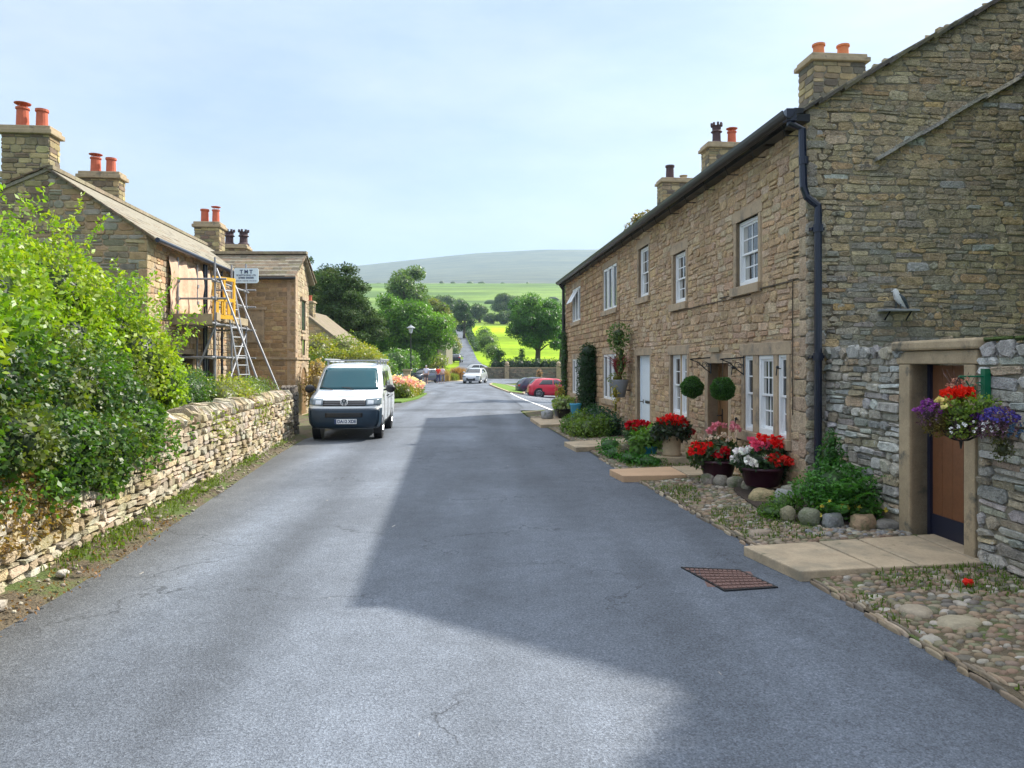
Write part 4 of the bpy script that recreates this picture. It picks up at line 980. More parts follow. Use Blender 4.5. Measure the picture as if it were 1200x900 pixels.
# peach tarpaulin hung over the upper wall behind the scaffold
tp = MB(); nx, nz = 24, 10; vs = []
for j in range(nz+1):
    for i in range(nx+1):
        u = lerp(1.3, 4.75, i/nx); z = lerp(3.28, 4.82+.06*math.sin(i*.9), j/nz)+(-.12*abs(math.sin(i*.55)) if j == 0 else 0)
        vs.append(HF.p(u, z, .09+.035*math.sin(i*1.3+j*.3)+.02*math.sin(j*1.1)))
tp.add(vs, [(j*(nx+1)+i, j*(nx+1)+i+1, (j+1)*(nx+1)+i+1, (j+1)*(nx+1)+i) for j in range(nz) for i in range(nx)])
o = tp.build('tarpaulin', 'tarp', smooth=True); props(o, 'peach coloured sheeting hung on the farmhouse wall behind the scaffolding', 'tarpaulin'); sd = o.modifiers.new('t', 'SOLIDIFY'); sd.thickness = .006
# porch wing facing the street
wy = 27.2; wx0, wx1 = -10.15, -7.93
wg = thing('porch_wing', 'tall narrow stone porch wing with stone slate roof behind the scaffolding', 'house wing', (wx1, wy, 0))
WF = Frame((wx1-2.3, wy), (1, 0), (0, -1)); WG = Frame((wx1, wy), (-.0862, 1), (1, .0862)); WD = 2.5
mb = MB(); mortar(mb, WF, 0, 2.3, -.2, 5.15, [], 0, .3)
P = [WG.p(0, -.2), WG.p(WD, -.2), WG.p(WD, 5.15), WG.p(WD/2, 6.05), WG.p(0, 5.15)]; mb.prism(P, -WG.n*.3)
WB = Frame(WG.p(WD, 0)[:2], (-1, 0), (0, 1)); mortar(mb, WB, 0, 2.3, -.2, 5.15, [], 0, .3); mb.build('wall', 'mortar_warm', wg)
mb = MB(); pw = palette([(.4, .27, .14), (.34, .23, .12), (.44, .31, .17), (.28, .2, .12)], .14)
stonework(mb, WF, lambda z: (0, 2.28), 0, 5.1, [(.55, 1.15, 2.8, 3.9)], (.13, .2), (.25, .5), pw, (.005, .022), gap=.01, wave=.004)
gw2 = [(1.0, 1.75, 3.2, 4.35), (1.1, 1.65, 2.25, 2.85), (.75, 1.95, -1, 1.8)]
stonework(mb, WG, lambda z: (.02, WD) if z < 5.15 else ((z-5.15)/.9*WD/2, WD-(z-5.15)/.9*WD/2), 0, 5.95, [(a-.08, b+.08, c-.08, d+.1) for a, b, c, d in gw2], (.13, .2), (.2, .45), palette([(.42, .33, .2), (.36, .28, .18), (.46, .37, .24)], .12), (.005, .025), gap=.01, wave=.004)
mb.build('wall_stones', 'left_stone', wg)
mb = MB(); WF.box(mb, -.05, 2.34, 2.08, 2.16, 0, .07); WG.box(mb, -.05, WD, 2.08, 2.16, .0, .07); mb.build('string_course', 'dressed_stone', wg)
mb = MB(); a, b, c, d = .55, 1.15, 2.8, 3.9
for u in (a, b-.1): WF.box(mb, u, u+.1, c, d, -.0, .04)
WF.box(mb, a-.1, b+.1, d, d+.1, 0, .07); WF.box(mb, a+.1, b-.1, c, d, 0, .012); WF.box(mb, a-.03, b+.03, c-.1, c, 0, .06); mb.build('blocked_window', 'dressed_stone', wg)
for a, b, c, d in gw2[:2]:
    mb = MB()
    for u in (a-.08, b): WG.box(mb, u, u+.08, c, d, -.1, .03)
    WG.box(mb, a-.15, b+.15, d, d+.12, 0, .09); WG.box(mb, a-.1, b+.1, c-.08, c, 0, .06); f_ = mb.build('window_surround', 'dressed_stone', wg)
    mb = MB(); WG.box(mb, a, b, c, d, -.06, .005); mb.build('pane', 'pane', f_)
mb = MB(); u0, u1 = .75, 1.95; arc = [WG.p((u0+u1)/2+.6*math.cos(t), 1.2+.6*math.sin(t), .006) for t in np.linspace(0, math.pi, 12)]
mb.prism([WG.p(u1, 0, .006)]+arc+[WG.p(u0, 0, .006)], -WG.n*.1); mb.build('doorway', 'oak_door', wg)
mb = MB()
for i in range(11):
    t0, t1 = math.pi*i/11+.02, math.pi*(i+1)/11-.02; q = [WG.p((u0+u1)/2+r*math.cos(t), 1.2+r*math.sin(t), 0) for r, t in ((.6, t0), (.6, t1), (.78, t1), (.78, t0))]; mb.prism(q, WG.n*.05)
mb.build('door_arch', 'dressed_stone', wg)
RFm = Frame((wx1-3.6, wy), (1, 0), (0, -1)); mb = MB()
for e, r, s in ((.2, -WD/2, 1), (-WD-.1, -WD/2, 1)):
    P = [RFm.p(0, 5.06, e), RFm.p(0, 6.06, r), RFm.p(0, 6.12, r), RFm.p(0, 5.14, e)]; mb.prism(P, RFm.a*3.62)
wr = mb.build('roof', 'mortar_grey', wg); slw = [(.19, .145, .095), (.15, .12, .08), (.23, .17, .11), (.12, .1, .07)]
slate_roof('roof_slates', wr, RFm, 0, 3.66, .24, 5.14, -WD/2, 6.14, slw, wide=(.3, .6), first=.3, last=.2, th=.045); slate_roof('roof_slates', wr, RFm, 0, 3.66, -WD-.14, 5.14, -WD/2, 6.14, slw, wide=(.4, .7))
mb = MB(); u = 0
while u < 3.7: RFm.box(mb, u, min(3.68, u+.5), 6.12, 6.22, -WD/2-.12, -WD/2+.12, vary((.3, .25, .17), .15)); u += .51
mb.build('ridge_tiles', 'left_stone', wr)
mb = MB(); mb.tube([RFm.p(1.3, 5.03, .24), RFm.p(3.66, 5.03, .24)], .05, 8); mb.build('gutter', 'black_iron', wg)
# third house behind
h3 = thing('gabled_cottage', 'stone cottage roof with a small chimney half hidden behind the yellow-green bush', 'house', at(372, 440, 50)); f3 = Frame((at(372, 0, 50).x-2, 50), (1, 0), (0, -1))
mb = MB(); P = [f3.p(-3, 0), f3.p(4.0, 0), f3.p(4.0, 3.0), f3.p(.8, 5.5), f3.p(-3, 3)]; mb.prism(P, -f3.n*7); mb.build('wall', 'mortar_warm', h3)
mb = MB(); stonework(mb, f3, lambda z: (-3, 3.98) if z < 3 else (-3+(z-3)/2.5*3.8, 4-(z-3)/2.5*3.2), 0, 5.4, [], (.15, .22), (.3, .55), ph_, (.01, .03)); mb.build('wall_stones', 'left_stone', h3)
mb = MB(); mb.prism([f3.p(4.3, 2.75, .15), f3.p(.8, 5.48, .15), f3.p(.8, 5.66, .15), f3.p(4.3, 2.93, .15)], -f3.n*7.3); mb.prism([f3.p(-3.3, 2.75, .15), f3.p(.8, 5.48, .15), f3.p(.8, 5.66, .15), f3.p(-3.3, 2.93, .15)], -f3.n*7.3); mb.c = [(.2, .16, .11)]*len(mb.v); r3 = mb.build('roof', 'slate', h3)
chimney(r3, f3, .95, 1.5, -1.4, -.7, 4.9, 6.1, pcl, [(1.22, -1.05, .13, .4, 'plain', 'pot_red')], cap=.15)

# ------------------------------------------------------------------ scaffolding
SY0, SY1 = 20.8, 24.0
def sx(inner, y): return (-7.67-.0862*y+(.1 if inner else 1.14))
sc = thing('scaffold', 'galvanised tube scaffold tower with a boarded platform against the farmhouse front', 'scaffolding', (sx(0, 22), 22, 0))
def tube1(a, b, r=.03, name='scaffold_tube', m='steel'):
    mb = MB(); mb.tube([a, b], r, 8); return mb.build(name, m, sc, smooth=False)
SP = {}
for i, y in enumerate((SY0, 22.4, SY1)):
    for inn in (0, 1):
        top = 4.9 if y != SY1 else 5.15; tube1(Vector((sx(inn, y), y, 0)), Vector((sx(inn, y), y, top)), name='standard')
for inn in (0, 1):
    for z in ((2.1, 3.05, 3.75, 4.25) if not inn else (2.1, 3.05)): tube1(Vector((sx(inn, SY0-.3), SY0-.3, z)), Vector((sx(inn, SY1+.3), SY1+.3, z)), name='ledger')
for y in (SY0, SY1):
    for z in (2.1, 3.0, 3.75, 4.3): tube1(Vector((sx(1, y)-.15, y+.05, z)), Vector((sx(0, y)+.3, y+.05, z)), name='transom')
tube1(Vector((sx(0, SY0), SY0+.1, 4.6)), Vector((at(316, 450, 21).x, 20.6, .9)), name='raking_brace'); tube1(Vector((sx(0, 22.6), 22.6, 4.4)), Vector((at(334, 450, 22.6).x, 22.4, .8)), name='raking_brace')
tube1(Vector((sx(1, SY0), SY0-.04, .4)), Vector((sx(0, SY0), SY0-.04, 2.9)), name='cross_brace'); tube1(Vector((sx(0, SY0), SY0+.06, .4)), Vector((sx(0, SY1), SY1, 2.9)), name='cross_brace')
for k in range(5):
    mb = MB(); x0 = lerp(sx(1, SY0)+.02, sx(0, SY0)-.24, k/4); dx = -.0862*(SY1-SY0+.5); z = 3.1
    mb.hexa([(x0, SY0-.3, z), (x0+.22, SY0-.3, z), (x0+.22+dx, SY1+.25, z), (x0+dx, SY1+.25, z), (x0, SY0-.3, z+.04), (x0+.22, SY0-.3, z+.04), (x0+.22+dx, SY1+.25, z+.04), (x0+dx, SY1+.25, z+.04)]); mb.build('platform_board', 'wood_board', sc)
mb = MB(); mb.hexa([(sx(1, SY0)-.1, SY0-.33, 3.0), (sx(0, SY0)+.05, SY0-.33, 3.0), (sx(0, SY0)+.05, SY0-.29, 3.0), (sx(1, SY0)-.1, SY0-.29, 3.0), (sx(1, SY0)-.1, SY0-.33, 3.3), (sx(0, SY0)+.05, SY0-.33, 3.3), (sx(0, SY0)+.05, SY0-.29, 3.3), (sx(1, SY0)-.1, SY0-.29, 3.3)]); mb.build('toe_board', 'wood_board', sc)
mb = MB(); x = sx(0, 22)+.06
mb.hexa([(x+.06, SY0, 3.14), (x+.1, SY0, 3.14), (x+.1-.27, SY1, 3.14), (x+.06-.27, SY1, 3.14), (x+.06, SY0, 3.36), (x+.1, SY0, 3.36), (x+.1-.27, SY1, 3.36), (x+.06-.27, SY1, 3.36)]); mb.build('toe_board', 'wood_board', sc)
# couplers
mb = MB()
for y in (SY0, 22.4, SY1):
    for inn in (0, 1):
        for z in (2.1, 3.05, 3.75, 4.25): mb.box((sx(inn, y), y, z), (.1, .1, .1))
mb.build_each('coupler', 'steel', sc)
# ladder
ld = thing('ladder', 'aluminium ladder leaning from the ground to the scaffold platform', 'ladder', (at(282, 440, 21.2).x, 21.2, 0)); mb = MB(); A = Vector((-7.5, 21.5, .1)); B = Vector((-8.35, 21.9, 4.2)); s = Vector((.1, .24, 0))*1.0
for q in (-1, 1): mb.tube([A+s*q*.8, B+s*q*.8], .028, 6)
mb.build_each('stile', 'alu', ld); mb = MB()
for i in range(15): p = A.lerp(B, (i+.5)/15); mb.tube([p-s*.8, p+s*.8], .017, 6)
mb.build_each('rung', 'alu', ld)
yg = thing('safety_gate', 'yellow plastic safety gate on the scaffold platform', 'safety gate', (-8.4, 21.1, 3.14)); mb = MB(); Gf = Frame((sx(0, SY0)-.12, SY0+.12), (.45, 1.0), (.9, -.4))
for u0, u1, z0, z1 in ((0, .07, 3.15, 4.4), (.75, .82, 3.15, 4.4), (.07, .75, 4.3, 4.4), (.07, .75, 3.7, 3.8), (.07, .75, 3.2, 3.32), (.38, .44, 3.3, 4.3)): Gf.box(mb, u0, u1, z0, z1, 0, .05)
mb.build('gate_frame', 'yellow_plastic', yg); mb = MB()
for i in range(3): Gf.box(mb, .1+.22*i, .2+.22*i, 3.34, 3.68, .01, .04)
mb.build_each('gate_bar', 'yellow_plastic', yg)
def text(s, size, m, parent, loc, rot, name='lettering', ext=.003, align='CENTER', bold=0, sxs=1):
    cu = bpy.data.curves.new(name, 'FONT'); cu.body = s; cu.size = size; cu.extrude = ext; cu.align_x = align; cu.align_y = 'CENTER'; cu.offset = bold
    o = bpy.data.objects.new(name, cu); C.objects.link(o); dg = bpy.context.evaluated_depsgraph_get(); me = bpy.data.meshes.new_from_object(o.evaluated_get(dg)); bpy.data.objects.remove(o)
    me.materials.clear(); me.materials.append(MATS[m]); q = bpy.data.objects.new(name, me); C.objects.link(q); q.parent = parent; q.location = Vector(loc)-(WL[parent.name] if parent else Vector()); q.rotation_euler = rot; q.scale.x = sxs; WL[q.name] = Vector(loc); return q
sgc = at(288.5, 323, 23.9); sgn = thing('scaffold_sign', 'pale blue rounded sign of the scaffolding firm fixed at the top of the scaffold', 'sign', sgc); mb = MB(); w2, h2, rr = .39, .24, .06
poly = [sgc+Vector((sx_*(w2-rr)+rr*math.cos(a), 0, sz_*(h2-rr)+rr*math.sin(a))) for sx_, sz_, a0 in ((1, 1, 0), (-1, 1, math.pi/2), (-1, -1, math.pi), (1, -1, 1.5*math.pi)) for a in np.linspace(a0, a0+math.pi/2, 5)]
mb.prism(poly, Vector((0, .02, 0))); sb = mb.build('sign_board', 'sign_white', sgn)
for tx, sz, dz, bo in (('T M T', .16, .12, .006), ('SCAFFOLDING LTD', .072, .01, .001), ('07800 000000', .085, -.075, .002), ('domestic  industrial  commercial', .05, -.165, .0)): text(tx, sz, 'sign_ink', sb, sgc+Vector((0, -.004, dz)), (math.pi/2, 0, 0), bold=bo)

# ------------------------------------------------------------------ vehicles
def car(name, label, loc, rz, paint_, prof, L, W_, wheels, glassm='pane', glaz=None, lights=None, plate=None, mirror=None, group=None, black=None, cat='car', extra=None, rear=False):
    """body lofted from horizontal slices: prof rows = (z, front y, rear inset, half width); patches for glass, lamps, bumpers follow the same surface"""
    t = thing(name, label, cat, loc, rz, group); Z = [p[0] for p in prof]
    def val(z, k): return float(np.interp(z, Z, [p[k] for p in prof]))
    def fpt(t_, z, off=0, end=0):                    # t in -1..1 across the nose (end=0) or tail (end=1)
        hw = val(z, 3); yb = val(z, 1) if not end else L-val(z, 2); bow = .16*(abs(t_)**2.6); x = t_*hw; e = max(0, abs(t_)-.86)/.14
        y = yb+bow*(1+e*.9) if not end else yb-bow*.7*(1+e*.5); return Vector((x*(1+off/hw), (y-off) if not end else y+off, z+off*.5))
    def spt(sd, y, z, off=0):
        y0 = fpt(1, z).y; y1 = fpt(1, z, 0, 1).y; k = (y-y0)/max(.01, y1-y0); hw = val(z, 3)*(1-.05*(2*k-1)**4); return Vector((sd*(hw+off), y, z))
    zs = []
    for a, b in zip(prof, prof[1:]):
        for k in range(4): zs.append(lerp(a[0], b[0], k/4))
    zs.append(prof[-1][0]); tf = np.linspace(-1, 1, 15); ns = 18; rows = []
    for z in zs:
        r = [fpt(t_, z) for t_ in tf]; y0, y1 = r[-1].y, fpt(1, z, 0, 1).y
        r += [spt(1, lerp(y0, y1, (i+1)/ns), z) for i in range(ns-1)]; r += [fpt(t_, z, 0, 1) for t_ in tf[::-1]]
        r += [spt(-1, lerp(y1, y0, (i+1)/ns), z) for i in range(ns-1)]; rows.append(r)
    mb = MB(); n = len(rows[0])
    for r in rows: mb.v += [tuple(p) for p in r]; mb.c += [(1, 1, 1)]*n
    mb.f = [(i*n+k, i*n+(k+1) % n, (i+1)*n+(k+1) % n, (i+1)*n+k) for i in range(len(rows)-1) for k in range(n)]+[tuple(range(n))[::-1]]
    top = len(mb.v); cy = sum(p.y for p in rows[-1])/n; mb.v.append((0, cy, rows[-1][0].z+.02)); mb.c.append((1, 1, 1)); b0 = (len(rows)-1)*n
    mb.f += [(b0+k, b0+(k+1) % n, top) for k in range(n)]; body = mb.build('body', paint_, t, smooth=True, local=True)
    def patch(nm, m, pf, a0, a1, z0, z1, par=None, off=.006, na=14, nz=8, smooth=True, **pr):
        m_ = MB(); vs = []
        for j in range(nz+1):
            for i in range(na+1):
                lo, hi = (a0, a1) if not callable(a0) else (a0(j/nz), a1(j/nz)); zz0, zz1 = (z0, z1) if not callable(z0) else (z0(i/na), z1(i/na))
                vs.append(pf(lerp(lo, hi, i/na), lerp(zz0, zz1, j/nz), off))
        m_.add(vs, [(j*(na+1)+i, j*(na+1)+i+1, (j+1)*(na+1)+i+1, (j+1)*(na+1)+i) for j in range(nz) for i in range(na)])
        o = m_.build(nm, m, par or t, smooth=smooth, local=True, **pr); sd_ = o.modifiers.new('t', 'SOLIDIFY'); sd_.thickness = .004; sd_.offset = 0; return o
    g = glaz; front = lambda a, z, o: fpt(a, z, o); tail = lambda a, z, o: fpt(a, z, o, 1)
    patch('windscreen', glassm, front, lambda k: -g['fw'], lambda k: g['fw'], g['wz0'], g['wz1'])
    patch('rear_window', 'pane', tail, lambda k: -.8, lambda k: .8, g.get('rz0', g['wz0']+.06), g['wz1']-.02)
    for sd in (-1, 1):
        for (ya0, ya1, yb0, yb1) in g['side']:       # bottom y range, top y range
            patch('side_window', 'pane', lambda a, z, o, sd=sd: spt(sd, a, z, o), lambda k: lerp(ya0, yb0, k), lambda k: lerp(ya1, yb1, k), g['sz0'], g['sz1'], na=8)
    for sd in (-1, 1):
        if lights:
            a, b, z0, z1 = lights['h']; patch('headlight', 'headlamp', front, a*sd, b*sd, lambda q: z0+lights.get('sl', .0)*q, lambda q: z1+lights.get('sl', 0)*q*.6, off=.012)
            a, b, z0, z1 = lights['t']; patch('tail_light', 'tail_lamp', tail, a*sd, b*sd, z0, z1, off=.012)
    for bk in black or []:
        nm, m_, e, a0, a1, z0, z1, off = bk; patch(nm, m_, front if e == 'f' else tail if e == 'r' else (lambda a, z, o, sd=(1 if e == 's+' else -1): spt(sd, a, z, o)), a0, a1, z0, z1, off=off)
    wr_, ys_, tw = wheels
    for y in ys_:
        for sd in (-1, 1):
            hw = val(wr_+.1, 3)
            ar = MB(); xk = abs(spt(1, y, wr_*1.4).x); ar.tube([Vector((sd*(xk-.2), y, wr_+.01)), Vector((sd*(xk+.006), y, wr_+.01))], wr_*1.16, 24); ar.build('wheel_arch', 'black_plastic', t, local=True)
            wh = MB(); x1 = sd*(xk+.012); x0 = x1-sd*tw
            wh.tube([(x0, y, wr_), (x0+sd*.02, y, wr_), (x1-sd*.02, y, wr_), (x1, y, wr_)], [wr_*.92, wr_, wr_, wr_*.9], 24); w_ = wh.build('wheel', 'tyre', t, smooth=False, local=True)
            rm = MB()
            for k in range(10): a = k*math.pi/5; d = Vector((0, math.cos(a), math.sin(a))); rm.tube([Vector((x1+sd*.006, y, wr_))+d*.03, Vector((x1+sd*.006, y, wr_))+d*wr_*.64], .018, 5)
            c_ = Vector((x1+sd*.004, y, wr_)); rm.tube([c_+Vector((0, math.cos(a), math.sin(a)))*wr_*.64 for a in np.linspace(0, 2*math.pi, 25)], .015, 5, cap=False); rm.tube([c_-Vector((sd*.01, 0, 0)), c_+Vector((sd*.012, 0, 0))], .05, 10)
            rm.build('rim', 'rim', w_, local=True)
    for sd in (-1, 1):
        my, mz = mirror[:2]; m_ = MB(); hw = val(mz, 3); big = mirror[2] if len(mirror) > 2 else .1
        m_.ball((sd*(hw+.05+big), my, mz), (big, big*.55, big*.85), n=12, m=8); m_.tube([(sd*(hw-.03), my+.03, mz-.04), (sd*(hw+.08), my, mz-.02)], .025, 6); m_.build('mirror', mirror[3] if len(mirror) > 3 else paint_, t, smooth=True, local=True)
    if plate:
        tx, pz = plate
        for e in (0, 1):
            if e and rear is False and cat == 'van': pass
            p = fpt(0, pz, .03, e); m_ = MB(); m_.box(p, (.52, .02, .115)); q = m_.build('number_plate', 'white_paint' if not e else 'yellow_plastic', t, local=True, bevel=.004)
            tt = text(tx, .1, 'sign_ink', q, (0, 0, 0), (math.pi/2, 0, 0 if not e else math.pi), name='plate_characters', bold=.002); tt.location = p+Vector((.02, -.012 if not e else .012, 0))
    return t, patch, front, fpt, spt, val
vp = [(.3, .12, .08, .86), (.42, .03, .03, .93), (.6, .0, .02, .95), (.78, .02, .0, .955), (.92, .07, .0, .955), (1.02, .14, .0, .95), (1.1, .34, .0, .945), (1.17, .7, .0, .94), (1.22, .86, .0, .93), (1.5, 1.16, .02, .885), (1.78, 1.47, .05, .82), (1.86, 1.62, .08, .78), (1.91, 1.85, .12, .70), (1.94, 2.2, .3, .55), (1.95, 2.6, .6, .35)]
vp = [(a, b, c, d*.94) for a, b, c, d in vp]; vl = (-4.16, 18.35, 0)
van, patch, front, fpt, spt, val = car('parked_van', 'white panel van with dark front bumper and roof rack parked against the left wall', vl, R(4.9)+.0, 'van_white', vp, 4.9, 1.9, (.33, (.95, 3.95), .2), 'screen',
    dict(fw=.87, wz0=1.25, wz1=1.8, side=[(1.35, 2.25, 1.62, 2.25), (2.35, 3.4, 2.35, 3.4)], sz0=1.28, sz1=1.72), dict(h=(.58, .985, .86, 1.03), t=(.8, .98, .9, 1.4), sl=.03),
    mirror=(1.25, 1.26, .13, 'black_plastic'), cat='van',
    black=[('bumper', 'plastic_navy', 'f', -1.0, 1.0, .3, .8, .015), ('grille', 'black_plastic', 'f', -.58, .58, .86, 1.0, .008), ('air_intake', 'black_plastic', 'f', -.5, .5, .58, .69, .02), ('bumper', 'plastic_navy', 's+', .17, .55, .3, .76, .012), ('bumper', 'plastic_navy', 's-', .17, .55, .3, .76, .012), ('headlight_lens', 'lamp_glass', 'f', .62, .78, .89, .99, .016), ('headlight_lens', 'lamp_glass', 'f', -.78, -.62, .89, .99, .016)])
mb = MB()
for z in (.9, .95):
    vs = [fpt(a, z, .014) for a in np.linspace(-.56, .56, 12)]; mb.tube(vs, .006, 5)
mb.build_each('grille_bar', 'steel', van, local=True)
p = fpt(0, .945, .035); q = MB(); ring = [p+Vector((.085*math.cos(a), .0, .085*math.sin(a))) for a in np.linspace(0, 2*math.pi, 25)]; q.tube(ring, .009, 6, cap=False)
for pts in (((-.03, .075), (0, .012), (.03, .075)), ((-.07, .045), (-.028, -.07), (0, -.005), (.028, -.07), (.07, .045))): q.tube([p+Vector((a, 0, b)) for a, b in pts], .009, 6)
q.build('emblem', 'white_paint', van, local=True); q = MB(); q.tube([p+Vector((0, .03, 0)), p+Vector((0, .004, 0))], .085, 20); q.build('emblem_disc', 'plastic_navy', van, local=True)
p = fpt(0.05, .47, .03); m_ = MB(); m_.box(p, (.54, .016, .12)); q = m_.build('number_plate', 'white_paint', van, local=True, bevel=.004); m_ = MB(); m_.box(p+Vector((-.245, -.01, 0)), (.05, .006, .118)); m_.build('plate_band', 'sign_ink', q, local=True)
tt = text('DA12 XDE', .11, 'sign_ink', q, (0, 0, 0), (math.pi/2, 0, 0), name='plate_characters', bold=.003); tt.location = p+Vector((.03, -.012, 0)); tt.scale.x = .9
mb = MB()                                            # wipers, bonnet line, dashboard sticker
for s in (-1, 1): mb.tube([fpt(-.15+.3*s, 1.24, .02), fpt(-.5+.3*s, 1.3, .022), fpt(-.85+.45*(s+1), 1.28, .022)], .009, 5)
mb.build_each('wiper', 'black_plastic', van, local=True)
mb = MB(); vs = [fpt(.8, 1.3, .014), fpt(.9*.95, 1.3, .014), fpt(.855, 1.4, .014), fpt(.8, 1.4, .014)]; mb.add(vs, [(0, 1, 2, 3)]); mb.build('permit_sticker', 'white_paint', van, local=True)
mb = MB(); mb.tube([fpt(a, 1.065+.03*(1-abs(a)), .004) for a in np.linspace(-.93, .93, 14)], .005, 4); mb.build('bonnet_seam', 'black_plastic', van, local=True)
for sd in (-1, 1):                                  # door and panel gaps, handles, sliding rail
    mb = MB()
    for yy in (1.3, 2.3, 3.45): mb.tube([spt(sd, yy+(0 if z > .5 else .0), z, .003) for z in np.linspace(.42, 1.78, 9)], .006, 4)
    mb.tube([spt(sd, yy, .98, .004) for yy in np.linspace(2.3, 4.5, 9)], .012, 4); mb.build_each('panel_gap', 'black_plastic', van, local=True)
    mb = MB(); mb.box(spt(sd, 2.12, 1.05, .012), (.03, .16, .035)); mb.box(spt(sd, 2.5, 1.05, .012), (.03, .16, .035)); mb.build_each('door_handle', 'black_plastic', van, local=True)
rk = MB()
for x in (-.62, .62): rk.tube([(x, 1.75, 1.98), (x, 4.6, 1.98)], .02, 6)
for y in (1.8, 2.7, 3.6, 4.5): rk.box((0, y, 2.01), (1.5, .09, .03)); rk.box((-.66, y, 1.94), (.04, .05, .12)); rk.box((.66, y, 1.94), (.04, .05, .12))
for x in (-.74, .74): rk.tube([(x, 1.75, 2.04), (x, 4.6, 2.04)], .018, 6)
rk.build('roof_rack', 'alu', van, local=True, bevel=.004)
hp = [(.2, .14, .12, .80), (.32, .03, .03, .87), (.5, .0, .0, .9), (.66, .05, .02, .9), (.78, .16, .04, .895), (.88, .42, .06, .88), (.95, .95, .1, .865), (1.0, 1.08, .14, .85), (1.2, 1.42, .34, .78), (1.36, 1.75, .52, .70), (1.43, 2.05, .72, .62), (1.465, 2.5, 1.1, .42)]
GH = dict(fw=.84, wz0=1.0, wz1=1.37, side=[(1.35, 2.35, 1.85, 2.35), (2.42, 3.45, 2.42, 3.15)], sz0=1.0, sz1=1.34)
LH = dict(h=(.58, .97, .62, .75), t=(.6, .97, .74, .9))
def low(m='black_plastic'): return [('grille', m, 'f', -.5, .5, .3, .52, .01), ('bumper', m, 'r', -.7, .7, .22, .42, .01)]
def scale_prof(pr, kz, kw=1): return [(a*kz, b, c, d*kw) for a, b, c, d in pr]
def lay(x, y): return (x, y, T(x, y)+.012)
sp = scale_prof(hp, 1.06); SG = dict(GH, wz0=1.06, wz1=1.44, sz0=1.08, sz1=1.4)
car('silver_car', 'silver crossover car driving towards the viewer in the middle of the road', (-4.1, 73.5, T(-4.1, 73.5)), R(-9), 'silver', sp, 4.35, 1.8, (.34, (.88, 3.5), .2), 'pane', SG, LH, ('PF18 KWX', .5), (1.35, 1.1), black=low())
def parked(nm, lb, x, y, rz, pn, pr=hp, gl=GH, **k): return car(nm, lb, lay(x, y), rz, pn, pr, k.pop('L', 4.25), 1.8, (k.pop('wr', .33), (.85, 3.42), .2), 'pane', gl, LH, k.pop('plate', None), (1.35, 1.03), black=low(), **k)
parked('red_car', 'bright red hatchback parked side-on in the car park beyond the terrace', 5.35, 55.6, R(94), 'car_red', wr=.35)
parked('dark_purple_car', 'dark purple hatchback parked beside the red hatchback', 4.5, 60.4, R(100), 'car_navy')
parked('black_car', 'black car parked nearest the end of the terrace, mostly hidden behind the house', 7.55, 50.5, R(94), 'car_black')
parked('blue_car', 'dark blue car parked on the left beyond the lamp post behind the walkers', -10.2, 75.0, R(-28)+.0, 'car_navy')
parked('grey_green_car', 'grey-green estate car parked behind the dark blue car on the left', -12.6, 79.0, R(-28), 'car_green')
parked('distant_car', 'small dark car on the lane climbing towards the hill', -9.9, 138.0, R(176), 'car_navy')
parked('white_car', 'white car roof showing just above the far car park wall', -1.9, 99, R(88), 'car_white')
